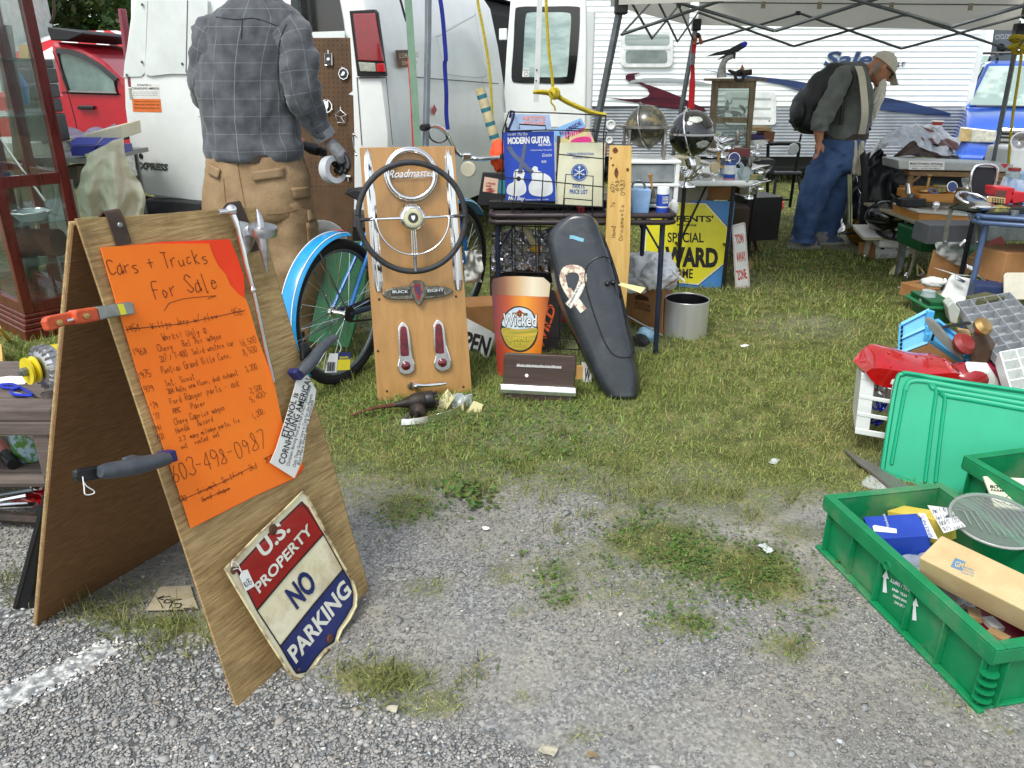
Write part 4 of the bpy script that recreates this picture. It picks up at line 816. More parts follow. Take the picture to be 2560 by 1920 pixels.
for sx in(-1,1):
 hl=mk('headlight',MB().pR([V((cx+sx*hw*.98,9.22,.63)),V((cx+sx*hw*.98,9.26,.80)),V((cx+sx*hw*.55,9.19,.77)),V((cx+sx*hw*.56,9.15,.64))],V((0,-.06,0))),mat('headlight_glass','b8b8a4',.12,c2='8a8c80',sc=30,coat=.8),bc,bV=.012)
 mk('turn_signal',MB().pR([V((cx+sx*hw*.97,9.15,.64)),V((cx+sx*hw*.97,9.18,.79)),V((cx+sx*hw*.84,9.14,.78)),V((cx+sx*hw*.84,9.13,.65))],V((0,-.012,0))),mat('amber_lens','b09a6a',.2,coat=.6),hl)
 w=mk('wheel',MB().lA(V((cx+sx*hw*1.02,9.95,.31)),(-sx,0,0),[(0,0),(.2,0),(.3,0),(.31,.04),(.31,.2),(0,.2)],20),rubber(),bc)
gr=mk('grille',MB().pR([V((cx-hw*.5,9.12,.56)),V((cx+hw*.5,9.12,.56)),V((cx+hw*.54,9.16,.79)),V((cx-hw*.54,9.16,.79))],V((0,-.03,0))),bP,bc)
for i in rG(5):mk('grille_bar',MB().box(V((cx,9.10,.585+i*.045)),(hw*.98,.02,.012 if i!=2 else .03)),cR,gr)
mk('grille_frame',MB().tB([V((cx-hw*.5,9.10,.56)),V((cx-hw*.54,9.12,.79)),V((cx+hw*.54,9.12,.79)),V((cx+hw*.5,9.10,.56))],.014,6,cL=1),cR,gr)
mk('bumper',MB().box(V((cx,9.06,.42)),(hw*1.9,.12,.18)),BP,bc,bV=.04)
bc.rotation_euler=(0,0,R(-27))
wv=tH('white_van','white vehicle parked behind the blue wagon','van',(9.4,16.5,0))
mk('body',MB().loft([[V((7.9,y,z))if k==0 else V((11.2,y,z))for k,z in((0,.3),(0,zt*.75),(0,zt),(1,zt),(1,.3))]for y,zt in((15,1.0),(15.6,1.15),(16.4,1.75),(19,1.8))]),WHT,wv,bV=.05)
mk('windshield',MB().pR([V((8.05,15.66,1.2)),V((11.0,15.66,1.2)),V((10.9,16.34,1.68)),V((8.2,16.34,1.68))],V((0,-.03,.02))),MATS['windshield_glass'],wv)
wt=mk('white_tent',MB().loft([[V((8.4,20,0)),V((14.5,20,0)),V((14.5,25,0)),V((8.4,25,0))],[V((8.4,20,1.75)),V((14.5,20,1.75)),V((14.5,25,1.75)),V((8.4,25,1.75))],[V((11.3,22.4,3.3)),V((11.6,22.4,3.3)),V((11.6,22.6,3.3)),V((11.3,22.6,3.3))]]),mat('white_tent','e4e8e6',.8),lL='white peaked tent behind the parked vehicles',cat='tent')
bn=tH('banner','grey printed banner with a swirl standing behind the white vehicle','banner',aY(2510,190,14.5)*1)
bn.location.z=0;ROOT[bn.name]=Matrix.Translation(bn.location)
BPN=Plane(V((9,14.5,1)),(0,-1,0))
bf=cD('fabric',[C8(*p)for p in[(1560,200),(1760,150),(1690,520),(1520,500)]],BPN,mat('grey_banner','5d666c',.8,c2='454c52',sc=3),bn,th=.01)
tX("CYCLONE",C8(1566,292),C8(1700,282),36*.3375,BPN,mat('pale_print','a8b0b4',.8),bf,bL=.02)
mb=MB();
for i in rG(3):sK([C8(1610+(62-i*16)*cos(a/6)*(1-a/90)*.6,360+(62-i*14)*sin(a/6)*(1-a/90)*.8)for a in rG(0,60,2)],BPN,.03,mb,.003)
mk('swirl',mb,mat('dark_print','2e3236',.8),bf,rcl=0)
mk('pole',MB().tB([V((bn.location.x-.45,14.55,0)),V((bn.location.x-.45,14.55,1.9))],.02,6),FRM,bn);mk('pole',MB().tB([V((bn.location.x+.6,14.55,0)),V((bn.location.x+.6,14.55,1.9))],.02,6),FRM,bn)
# red pickup, striped tent, far person, trees, second trailer
rt=tH('red_pickup','red pickup truck with a black open bed cover parked beside the van','pickup',(-7.0,10.3,0))
RD=mat('red_truck_paint','b81424',.3,c2='a01020',sc=2,coat=.6);PY=9.9
PP=Plane(V((-6,PY,1)),(0,-1,0))
prof=[C1(*p)for p in[(320,265),(420,280),(520,310),(600,350),(680,410),(760,490)]]+[(330,216),(400,222),(480,240),(500,300)]
pts=[PP.hI(*p)for p in prof]
bot=[V((pts[-1].x,PY,.45)),V((pts[0].x-2.6,PY,.45)),V((pts[0].x-2.6,PY,1.15)),V((pts[0].x-.02,PY,1.18))]
rb=mk('body',MB().pR(pts+bot,V((0,1.75,0))),RD,rt,bV=.05)
wn_=cD('window',[C1(*p)for p in[(378,348),(440,350),(540,385),(640,440),(735,520),(748,600),(455,590),(420,500)]],PP,mat('truck_window_glass','7f9a94',.08,c2='4f6862',sc=1.6,coat=.9),rt,th=.01,off=.006)
mk('window_seal',MB().tB([PP.hI(*C1(*p),.012)for p in[(372,330),(440,335),(540,370),(640,425),(745,515),(760,605),(450,596),(412,500)]],.022,6,cL=1),bP,wn_)
cD('rain_visor',[C1(*p)for p in[(360,312),(440,318),(540,352),(640,410),(760,505),(745,525),(640,440),(540,385),(440,350),(366,345)]],PP,mat('smoke_plastic','3a3e40',.3),rt,th=.04,off=.04)
mb=MB();sK([C1(340,330),C1(400,480),C1(450,640),(190,310),(192,340)],PP,.012,mb,.003);mk('door_gap',mb,mat('dark_red_gap','4a0a10',.6),rt,rcl=0)
mb=MB();sK([C1(400,600),C1(780,612)],PP,.02,mb,.003);mk('belt_line',mb,MATS['dark_red_gap'],rt,rcl=0)
hdl=cD('door_handle',rr(*C1(498,684),*C1(608,710),4),PP,bP,rt,th=.04,off=.05,bV=.01)
for x in(pts[-1].x-.9,pts[0].x-1.6):
 w=mk('wheel',MB().lA(V((x,PY-.02,.37)),(0,1,0),[(0,0),(.2,0),(.22,.03),(.36,0),(.37,.05),(.37,.2),(0,.2)],22),rubber(),rt);mk('rim',MB().lA(V((x,PY-.03,.37)),(0,1,0),[(0,0),(.17,0),(.2,.02)],16),alu(),w)
mk('bed_cover',MB().pR([PP.hI(*C1(*p),.1)for p in[(305,172),(530,205),(545,218),(440,262),(330,262),(308,200)]],V((0,1.5,0))),bP,rt,bV=.01)
stt=tH('striped_tent','red and white striped tent roof behind the red pickup','tent',(-9.5,17,0))
apex=aY(*C1(470,235),17);e1=aY(*C1(780,330),17);e1.z-=.3
for i in rG(8):
 a0,a1=i/8,(i+1)/8;p,q=V((apex.x-1.6+a0*5,16,apex.z-.42)),V((apex.x-1.6+a1*5,16,apex.z-.42))
 mk('stripe_panel',MB().pR([V((apex.x-.6+a0*1.2,18,apex.z+.15)),V((apex.x-.6+a1*1.2,18,apex.z+.15)),q,p],V((0,0,-.02))),mat('tent_red','c8242e',.8)if i%2 else mat('tent_white','e8e6e0',.8),stt)
for x in(apex.x-1.5,apex.x+3.3):mk('pole',MB().tB([V((x,16,0)),V((x,16,apex.z-.42))],.03,6),FRM,stt)
def leafmass(name,c,rad,n,s,parent,m):
 P=RNG.normal(0,1,(n,3));P/=np.linalg.norm(P,axis=1)[:,None];r=rU(.35,1.0,n)**.6
 cl=np.array([mN(V(p)*2.2+V(c))for p in P]);r=r*(1+.35*cl);P=P*r[:,None]*np.array(rad)+np.array(c)
 a=RNG.normal(0,1,(n,3));a/=np.linalg.norm(a,axis=1)[:,None];b=np.cross(a,RNG.normal(0,1,(n,3)));b/=np.linalg.norm(b,axis=1)[:,None]
 sz=rU(.5,1.2,n)[:,None]*s;v=np.stack([P-a*sz,P+b*sz*.55,P+a*sz,P-b*sz*.55],1).reshape(-1,3)
 me=bpy.data.meshes.new(name);me.from_pydata((v-np.array(parent.location)).tolist(),[],np.arange(n*4).reshape(-1,4).tolist())
 ca=me.color_attributes.new('tone','FLOAT_COLOR','POINT');g=np.stack([rU(.035,.075,n),rU(.06,.12,n),rU(.015,.035,n)],1);ca.data.foreach_set('color',np.column_stack([np.repeat(g,4,0),np.ones(n*4)]).astype(np.float32).ravel())
 me.materials.append(m);o=bpy.data.objects.new(name,me);COL.objects.link(o);o.parent=parent;o['kind']='stuff';return o
LEAF=tone_mat('tree_leaf',.6,.3)
for i,(x,y,h,lab)in eN([(-17,29,9,'dark broad tree with a dense crown behind the striped tent'),(-13.2,31,8,'tall dark tree rising behind the white van'),(-22,33,10,'large dark tree behind the glass cabinet'),(-10,27,6.2,'lighter green tree leaning over the striped tent'),(22,36,5.5,'low dark tree far behind the blue wagon')]):
 t=tH('tree',lab,'tree',(x,y,0),gR=None)
 mk('trunk',MB().tB([V((x,y,0)),V((x+.1,y,h*.3)),V((x-.1,y+.1,h*.7))],[.3,.22,.08],8),mat('bark','4a4034',.9,bump=.4),t)
 for k in rG(3):mk('limb',MB().tB([V((x,y,h*.3)),V((x+rN(-1.5,1.5),y,h*.5)),V((x+rN(-2.5,2.5),y,h*.65))],[.12,.08,.03],6),MATS['bark'],t)
 leafmass('crown',(x,y,h*.58),(h*.5,h*.42,h*.48),9000,.16,t,LEAF)
t2=tH('white_trailer','white ribbed trailer standing far behind the glass cabinet','trailer',(-13,16.5,0))
for i in rG(11):mk('siding_panel',MB().box(V((-12.2,16,.5+i*.22)),(4.6,.06,.205)),TW,t2,bV=.02)
mk('shell',MB().box(V((-12.2,17.2,1.65)),(4.5,2.3,2.5)),MATS['trailer_shell'],t2)
for x in(-13.2,-11.2):mk('wheel',MB().lA(V((x,16.0,.34)),(0,1,0),[(0,0),(.33,0),(.34,.05),(.34,.2),(0,.2)],18),rubber(),t2)
# middle row
c3=lambda L:[C3(*p)for p in L];c4=lambda L:[C4(*p)for p in L];c5=lambda L:[C5(*p)for p in L];c6=lambda L:[C6(*p)for p in L]
def blob(mb,c,r,n=24,m=16,amp=.25,fr=3.0,seed=0,M=None,flatb=None):
 c=V(c);k=len(mb.v);mb.sphere((0,0,0),1,n,m)
 rr_=r if isinstance(r,(list,tuple))else(r,r,r)
 for i in rG(k,len(mb.v)):
  p=V(mb.v[i]);d=1+amp*(mN(p*fr+V((seed,seed*2,0)))+.5*mN(p*fr*2.3+V((0,seed,3))))
  q=V((p.x*rr_[0]*d,p.y*rr_[1]*d,p.z*rr_[2]*d));q=M@q if M else q;q=q+c
  if flatb is not None and q.z<flatb:q.z=flatb
  mb.v[i]=tuple(q)
 return mb
def crump(fn,nu,nv,amp,fr,seed=0,dirv=V((0,-.4,1))):
 def g(u,v):
  p=V(fn(u,v));a=abs(mN(p*fr+V((seed,0,seed))))*2-.5+.5*mN(p*fr*2.7+V((0,seed,0)));return p+dirv*a*amp
 return MB().sheet(g,nu,nv)
 # display board with car badges
BD=lean((945,1002),(1180,982),9)
bw=tH('badge_board','golden varnished plywood board mounted with a steering wheel and chrome car badges','display board',G(1060,992))
BWD=mat('varnished_board','b98d56',.42,c2='a27a44',sc=4,sR=(7,7,.5),lo=.3,hi=.7,coat=.3,dT=.15,dcol='6a4420')
brd=cD('board',[(945,1003),(1180,983),(1136,365),(899,369)],BD,BWD,bw,th=.018,bV=.0015)
def bo(x,y,o=0):return BD.hI(*C5(x,y),o)
W0=bo(808,352,.075);Wr=(bo(1130,352,.075)-bo(478,352,.075)).length/2
sw=mk('steering_wheel',MB().tO(W0,BD.n,Wr,.0125,72,12,ref=BD.u),mat('worn_black_wheel','33363a',.6,c2='1d1f21',sc=30,bump=.3,dT=.2),bw,smo=180)
def spoke(pts,r,m,nm,parent=sw):return mk(nm,MB().tB(pts,r,10,flat=.6),m,parent,smo=60)
for sx in(-1,1):
 spoke([W0+BD.u*sx*(Wr*.2)+BD.n*.012,W0+BD.u*sx*(Wr*.5)+BD.n*.012,W0+BD.u*sx*(Wr*.78)+BD.n*.008],[.013,.011,.004],cR,'spoke')
 spoke([W0+BD.u*sx*(Wr*.66),W0+BD.u*sx*(Wr*.82),W0+BD.u*sx*Wr],[.006,.012,.014],MATS['worn_black_wheel'],'spoke_root')
for d in(-.008,0,.008):spoke([W0-BD.v*(Wr*.2)+BD.u*d+BD.n*.012,W0-BD.v*(Wr*.72)+BD.u*d*1.3+BD.n*.006],.0062,cR,'spoke')
spoke([W0-BD.v*(Wr*.68),W0-BD.v*Wr],[.011,.014],sT,'spoke_root')
mk('horn_ring',MB().tO(W0+BD.n*.02,BD.n,Wr*.68,.0042,40,8,a0=pi*1.0,a1=pi*2.0,ref=BD.u),cR,sw,smo=180)
hb=mk('hub',MB().lA(W0-BD.n*.02,BD.n,[(.062,0),(.058,.02),(.055,.035),(.05,.046),(.042,.05),(.038,.045),(0,.045)],36),cR,sw,smo=40)
h1=mk('hub_disc',MB().lA(W0+BD.n*.026,BD.n,[(0,.004),(.033,.004),(.037,0)],32),mat('cream_disc','cfcca8',.5,c2='b8b490',sc=30),sw)
mk('medallion',MB().lA(W0+BD.n*.030,BD.n,[(0,.003),(.019,.003),(.022,0)],28),mat('medallion_green','3c443c',.4,c2='2a302a',sc=60),h1)
shd=[W0+BD.n*.0338+BD.u*a*.001+BD.v*b*.001 for a,b in[(-8,9),(8,9),(8,-1),(0,-12),(-8,-1)]]
mk('crest',MB().pR(shd,BD.n*.002),cR,h1)
mk('column',MB().tB([W0-BD.n*.075,W0-BD.n*.01],.02,14),sT,sw)
mk('wheel_wire',MB().tO(W0+BD.u*(-Wr)+BD.v*.02,BD.v,.0135,.0015,12,5),iK,sw)
rc_=BD.hI(1028,436,.02);rrad=(BD.hI(1091,436,.02)-BD.hI(966,436,.02)).length/2
mk('trim_ring',MB().tO(rc_,BD.n,rrad*.94,.0095,56,10,ref=BD.u),cR,bw,smo=180)
mk('inner_ring',MB().tO(rc_-BD.n*.008,BD.n,rrad*1.03,.006,56,8,ref=BD.u),cR,bw,smo=180)
tX("Roadmaster",C3(1272,1152),C3(1580,1140),52*.3858,BD,mat('bright_chrome','e8ecec',.2,.6),brd,off=.012,shear=.45,bL=.012,name='script_badge')
mk('underline_bar',MB().tB([BD.hI(*C3(1278,1158),.008),BD.hI(*C3(1550,1144),.008)],.002,6),cR,brd)
for top,bot in(((917,370),(948,728)),((1119,370),(1147,724))):
 t_,b_=BD.hI(*top,0),BD.hI(*bot,0);u=BD.u;n_=BD.n;secs=[]
 for k,w in((0,.002),(.05,.014),(.15,.018),(.5,.019),(.93,.021),(1.0,.015)):
  c=t_.lerp(b_,k);secs.append([c-u*w,c-u*w*.5+n_*.008,c-u*w*.12+n_*.004,c+n_*.011,c+u*w*.5+n_*.006,c+u*w])
 mk('chrome_spear',MB().loft(secs),cR,bw)
eb=mk('wing_emblem',MB().pR([bo(*p,.002)for p in bez2([(622,815),(660,785),(740,772),(800,765),(880,768),(980,768),(1040,785),(1055,800),(1020,825),(930,842),(860,850),(780,850),(690,850),(640,835)],3)],BD.n*.012),mat('pitted_chrome','9a978a',.35,.9,c2='5c584c',sc=60,dT=.4),bw,bV=.004)
sh_=mk('shield',MB().pR([bo(*p,.004)for p in bez2([(800,745),(830,732),(868,738),(884,770),(880,830),(850,888),(815,850),(798,800)],3)],BD.n*.018),MATS['pitted_chrome'],eb,bV=.004)
mk('red_enamel',MB().pR([bo(*p,.0225)for p in[(815,760),(855,752),(865,800),(850,860),(838,840),(820,800)]],BD.n*.001),mat('badge_red','a8242e',.3),sh_)
mk('blue_bar',MB().pR([bo(*p,.024)for p in[(822,775),(838,765),(858,815),(848,828)]],BD.n*.001),mat('badge_blue','38447a',.3),sh_)
for x0,x1,t,a,b in((676,795,"BUICK",(686,812),(784,810)),(892,1000,"EIGHT",(900,806),(1000,800))):
 pn=mk('name_panel',MB().pR([bo(*p,.0145)for p in[(x0,795),(x1,787),(x1,825),(x0,832)]],BD.n*.001),mat('dark_panel','3a3832',.6),eb)
 tX(t,C5(*a),C5(*b),17*.41,BD,MATS['bright_chrome'],pn,off=.0175,bL=.02)
for k,(tx,ty,cx_,cy_)in eN([(748,985,768,1254),(962,970,990,1235)]):
 o_=bez2([(tx,ty),(tx-28,ty+30),(tx-30,ty+80),(tx-26,ty+160),(cx_-45,cy_-45),(cx_-54,cy_),(cx_-40,cy_+40),(cx_,cy_+52),(cx_+42,cy_+38),(cx_+54,cy_),(cx_+44,cy_-45),(tx+54,ty+160),(tx+42,ty+80),(tx+28,ty+25)],3)
 tl=mk('tail_light',MB().pR([bo(*p,.001)for p in o_],BD.n*.014),cR,bw,bV=.005)
 mk('long_lens',MB().pR([bo(*p,.016)for p in bez2([(tx,ty+28),(tx-16,ty+50),(tx-14,ty+190),(tx-6,ty+208),(tx+30,ty+208),(tx+38,ty+190),(tx+26,ty+60),(tx+16,ty+32)],3)],BD.n*.008),mat('maroon_lens','6e1626',.18,c2='4a0c18',sc=30,coat=.8),tl,bV=.003)
 c=bo(cx_,cy_,.015);mk('round_lens',MB().lA(c,BD.n,[(.021,0),(.0205,.008),(.015,.013),(.008,.016),(0,.017)],28),MATS['maroon_lens'],tl,smo=180)
dh=mk('door_handle',MB().tB([bo(820,1372,.03),bo(880,1376,.032),bo(960,1370,.032),bo(1012,1362,.03)],[.012,.009,.009,.007],12),cR,bw,smo=60)
mk('handle_knob',MB().lA(bo(822,1372,.002),BD.n,[(.016,0),(.013,.02),(.015,.03),(.01,.042),(0,.044)],20),cR,dh,smo=40);mk('escutcheon',MB().lA(bo(800,1378,.001),BD.n,[(.018,0),(.015,.006),(0,.007)],18),MATS['pitted_chrome'],dh)
for x,y in((605,850),(1073,832),(652,1410),(1118,1383),(597,1165)):mk('bolt',MB().lA(bo(x,y,0),BD.n,[(.006,.001),(.004,.0015),(0,.001)],10),mat('dark_hole','3c2c1c',.6),brd)
# distributor and trim lying on the grass
def gp_(x,y,z):return G(*C5(x,y),z)
ds=tH('distributor','old black ignition distributor with a rusty shaft on the grass','car part',gp_(850,1540,0))
IRON=mat('greasy_iron','3a342e',.55,.5,c2='231f1b',sc=25,bump=.3,dT=.3,dcol='6a4a30')
dc_=gp_(850,1470,.055);dax=(gp_(960,1455,.06)-gp_(760,1485,.05)).normalized()
mk('housing',MB().lA(dc_,dax,[(.012,-.11),(.016,-.08),(.022,-.06),(.03,-.04),(.036,-.03),(.04,-.01),(.04,.02),(.036,.03)],20),IRON,ds,smo=50)
mk('shaft',MB().tB([dc_-dax*.10,dc_-dax*.2,dc_-dax*.30-V((0,0,.02))],[.011,.008,.005],10),RUST,ds)
cap_=mk('cap',MB().lA(dc_,dax,[(.038,.028),(.04,.035),(.038,.06),(.025,.068),(0,.07)],20),bP,ds,smo=50)
ox=dax.orthogonal().normalized();oy=dax.cross(ox)
for i in rG(8):a=i*pi/4;c=dc_+dax*.062+(ox*cos(a)+oy*sin(a))*.028;mk('terminal',MB().tB([c,c+dax*.02],.0065,8),bP,cap_)
vc=gp_(840,1535,.04);mk('vacuum_unit',MB().lA(vc,V((-.1,-.9,.1)),[(0,-.01),(.036,-.008),(.04,0),(.036,.01),(.02,.014),(.012,.02),(.010,.045),(0,.046)],22),IRON,ds,smo=40)
mk('clamp_plate',MB().box(gp_(765,1570,.012),(.02,.06,.004),mR(-.3,3,'Z')),sT,ds)
ci=bez([gp_(*p,.012)for p in[(742,1628),(820,1622),(920,1605),(1040,1572),(1120,1530),(1160,1480)]],6)
mk('trim_strip',MB().loft([[p+V((0,0,-.01)),p+V((0,.004,.012)),p+V((0,.006,.034)),p+V((0,.002,.034)),p+V((0,-.004,.01))]for p in ci]),cR,lL='curved chrome headlight trim strip lying on the grass below the badge board',cat='car trim')
tg=tH('price_tag','cream handwritten tag propped against the distributor','price tag',gp_(975,1545,0));tpn=Plane(gp_(1000,1520,.01),(.1,-1,.25))
t1=cD('card',c5([(1022,1395),(1062,1450),(1010,1530),(945,1545),(975,1455)]),tpn,tagm(),tg,th=.0008)
hand("Dist. 50s",C5(985,1460),C5(1045,1440),14,tpn,iK,t1,up=(-.2,-1),w=.0012);hand("Buick",C5(975,1490),C5(1040,1470),12,tpn,iK,t1,up=(-.2,-1),w=.0012);hand("$40",C5(975,1530),C5(1015,1518),12,tpn,iK,t1,up=(-.2,-1),w=.0012)
mk('price_tag',MB().pR([tpn.hI(*p,.02)for p in c5([(1180,1468),(1238,1490),(1225,1545),(1150,1556),(1140,1535)])],V((0,.001,0))),tagm(),lL='blank cream tag tied to the end of the curved chrome strip',cat='price tag')
mk('plastic_bag',crump(lambda u,v:gp_(1050,1500,.01).lerp(gp_(1170,1490,.01),u)+V((0,-.02+.06*v,.05*sin(pi*v))),16,10,.02,22),glass('clear_plastic','dfe8ea',.35,.1),lL='scrap of clear plastic bag beside the curved chrome strip',cat='plastic bag',smo=180)
# blue cruiser bicycle behind the board
rh=V((-.815,3.50,.345));bdv=V((.43,.903,0)).normalized();fh=rh+bdv*1.14;bn_=zV.cross(bdv).normalized()
bk=tH('bicycle','blue cruiser bicycle with a white-striped fender behind the badge board','bicycle',(rh+fh)/2*1-V((0,0,.345)))
CYAN=mat('cyan_fender_paint','1494d0',.32,c2='0e84bc',sc=10,coat=.4,dT=.15);NAVB=mat('navy_frame_paint','16375e',.35,c2='0f2746',sc=10,coat=.3);CYB=mat('bright_blue_tube','2a86d8',.35)
def bwheel(c,nm='wheel'):
 w=mk(nm,MB().tO(c,bn_,.322,.024,48,10,ref=bdv),rubber(),bk,smo=180)
 mk('rim',MB().tO(c,bn_,.296,.011,44,8,ref=bdv),sT,w,smo=180)
 mk('hub',MB().lA(c-bn_*.05,bn_,[(0,0),(.024,0),(.024,.012),(.012,.016),(.012,.084),(.024,.088),(.024,.1),(0,.1)],16),cR,w)
 for i in rG(32):
  a=2*pi*i/32;s=1 if i%2 else-1;b=a+(.45 if i%4<2 else-.45)
  mk('spoke',MB().tB([c+bn_*.04*s+(bdv*cos(b)+zV*sin(b))*.02,c+(bdv*cos(a)+zV*sin(a))*.292],.0015,4),cR,w)
 return w
bwheel(rh);bwheel(fh)
def fender(c,a0,a1,nm):
 n=40;secs=[]
 for i in rG(n+1):
  a=R(a0+(a1-a0)*i/n);e=bdv*cos(a)+zV*sin(a)
  secs.append([c+e*(.362+.018*cos(b))+bn_*.047*sin(b)for b in(-1.5,-1.0,-.5,0,.5,1.0,1.5)]+[c+e*(.359+.018*cos(b))+bn_*.044*sin(b)for b in(1.5,1.0,.5,0,-.5,-1.0,-1.5)])
 f=mk('fender',MB().loft(secs),CYAN,bk,smo=60)
 for b in(-.75,.75):
  mk('stripe',MB().tB([c+(bdv*cos(R(a0+4+(a1-a0-8)*i/n))+zV*sin(R(a0+4+(a1-a0-8)*i/n)))*(.3635+.018*cos(b))+bn_*.048*sin(b)for i in rG(n+1)],.0028,5),mat('white_pinstripe','e4e8ea',.5),f)
 return f
fd=fender(rh,78,215,'f');fender(fh,40,150,'f')
tipa=R(80);e=bdv*cos(tipa)+zV*sin(tipa);mk('red_tip',MB().pR([rh+(bdv*cos(R(a))+zV*sin(R(a)))*.383+bn_*s for a,s in((84,-.03),(84,.03),(74,0))],e*.004),mat('red_paint','b8343a',.4),fd)
bb_=rh+bdv*.46+V((0,0,-.05));seat_c=rh+bdv*.33+V((0,0,.42));headt=fh-bdv*.16+V((0,0,.50));headb=fh-bdv*.11+V((0,0,.36))
def fr(nm,pts,r,m):return mk(nm,MB().tB(pts,r,10),m,bk,smo=60)
fr('seat_tube',[bb_,seat_c],.016,NAVB);fr('down_tube',[bb_,bb_.lerp(headb,.5)-V((0,0,.03)),headb],.018,NAVB);fr('top_tube',bez([seat_c-V((0,0,.06)),seat_c.lerp(headt,.5)+V((0,0,0)),headt],6),.016,NAVB);fr('head_tube',[headb-V((0,0,.02)),headt+V((0,0,.03))],.019,NAVB)
for s in(-.05,.05):
 fr('seat_stay',[rh+bn_*s,seat_c-V((0,0,.05))+bn_*s*.4],.009,CYB);fr('chain_stay',[rh+bn_*s,bb_+bn_*s*.7],.013,NAVB);fr('fork_blade',bez([fh+bn_*s,fh+V((0,0,.15))-bdv*.01+bn_*s*1.1,headb+bn_*s*.8],4),.012,CYB)
 fr('fender_stay',[rh+bn_*s,rh+(bdv*cos(R(185))+zV*sin(R(185)))*.36+bn_*s*.7],.004,sT);fr('fender_stay',[rh+bn_*s,rh+(bdv*cos(R(115))+zV*sin(R(115)))*.36+bn_*s*.7],.004,sT)
fr('crank_arm',[bb_+bn_*-.07,bb_+bn_*-.07+V((.03,0,-.17))],.009,cR)
mk('chainring',MB().lA(bb_-bn_*.05,bn_,[(.075,0),(.09,0),(.09,.004),(.075,.004)],30),sT,bk);mk('sprocket',MB().lA(rh-bn_*.06,bn_,[(0,0),(.036,0),(.036,.006),(0,.006)],20),bP,bk)
mk('chain',MB().tB([rh-bn_*.057+V((0,0,.036)),bb_-bn_*.052+V((0,0,.088)),bb_-bn_*.052+bdv*.085,bb_-bn_*.052-V((0,0,.088)),rh-bn_*.057-V((0,0,.036)),rh-bn_*.057-bdv*.036],.005,5,cL=1),IRON,bk)
mk('saddle',MB().loft([[seat_c+V((0,0,.1))+bdv*f+bn_*w*sin(a)+V((0,0,.03*cos(a)))for a in(-1.57,-.8,0,.8,1.57,3.14)]for f,w in((-.13,.06),(-.1,.1),(-.02,.08),(.06,.035),(.14,.02))]),bP,bk,bV=.01)
fr('stem',[headt,headt+V((0,0,.11))-bdv*.02],.012,cR)
sY=(headt.y)
hp_=[aY(*C4(*p),y)for p,y in[((182,822),3.95),((225,815),4.0),((290,850),4.1),((330,915),4.2),((365,985),4.28),((430,1018),4.32),((520,1030),4.3),((610,1022),4.2),((665,1015),4.12)]]
hbm=mk('handlebar',MB().tB(bez(hp_,5),.0115,10),cR,bk,smo=60)
mk('grip',MB().tB([hp_[0]+(hp_[0]-hp_[1]).normalized()*.05,hp_[0]],.016,10),rubber(),hbm);mk('grip',MB().tB([hp_[-1],hp_[-1]+(hp_[-1]-hp_[-2]).normalized()*.07],.017,10),rubber(),hbm)
mk('stem_clamp',MB().box(aY(*C4(435,1015),4.31),(.05,.05,.04)),cR,hbm,bV=.008)
mk('brake_cable',MB().tB(bez([aY(*C4(*p),4.0)for p in[(185,850),(200,900),(250,925),(300,905),(300,880)]],5),.004,5),bP,hbm)
mk('horn_bulb',MB().lA(aY(*C4(445,1098),4.25),(-.2,-1,.1),[(0,0),(.042,0),(.042,.012),(.036,.016),(0,.016)],22),mat('cream_plastic','d4d0b4',.5),bk)
gl=cD('green_tub_cover',c5([(290,500),(545,490),(520,800),(420,1150),(170,1110),(240,760)]),Plane(V((-.72,3.85,.3)),(.1,-1,.35)),mat('dark_green_plastic','0f5a30',.45,c2='0b4826'),th=.02,lL='dark green plastic storage lid leaning behind the bicycle wheel',cat='tub cover',bV=.006)
wd=mk('hubcap',MB().lA(aY(*C5(262,520),4.3),(.2,-1,.1),[(.06,0),(.065,.01),(.10,.02),(.135,.012),(.14,0)],28),mat('white_enamelled','e2e2da',.35,dT=.2),lL='white enamelled wheel ring propped below the pegboard',cat='hubcap',smo=50)
# pegboard with hood emblems
PG=lean((740,775),(900,790),5);
pgt=tH('pegboard','brown pegboard hung with chrome hood emblems leaning on the van','pegboard',PG.hI(830,780))
px_=c3([(700,246),(1022,244),(1032,430),(1038,590),(1012,610),(1042,618),(1050,900),(1050,1250),(1040,1530),(1030,1900),(700,1900)])
HB=mat('brown_hardboard','5e4428',.7,c2='4a341c',sc=10,dT=.2)
pgb=cD('hardboard',px_,PG,HB,pgt,th=.006)
hole=MB().lA((0,0,0),(0,0,1),[(.0042,0),(0,.0003)],7)
hme=None;cnt=0
for j in rG(42):
 for i in rG(11):
  x,y=766+i*29.5,262+j*30.5
  x+=(j*.35)
  if x>1028+j*.4:continue
  p=PG.hI(*C3(x,y),.0006)
  if hme is None:
   hb_=MB().lA((0,0,0),PG.n,[(.0042,0),(0,.0003)],7);h0=mk('peg_hole',hb_,iK,pgb,local=1,rcl=0);hme=h0;h0.location=ROOT[pgt.name].inverted()@p
  elif cnt<290:
   h_=hme.copy();COL.objects.link(h_);h_.parent=pgb;h_.location=ROOT[pgt.name].inverted()@p
  cnt+=1
def em(x,y,lL,build):
 c=PG.hI(*C3(x,y),.012);t=tH('hood_ornament',lL,'hood ornament',c,gR=None);build(t,c);return t
pu,pv_,pn=PG.u,PG.v,PG.n
def post(t,c,top=.03):mk('stem',MB().tB([c+pv_*top,c+pv_*(top+.02)],.003,6),cR,t)
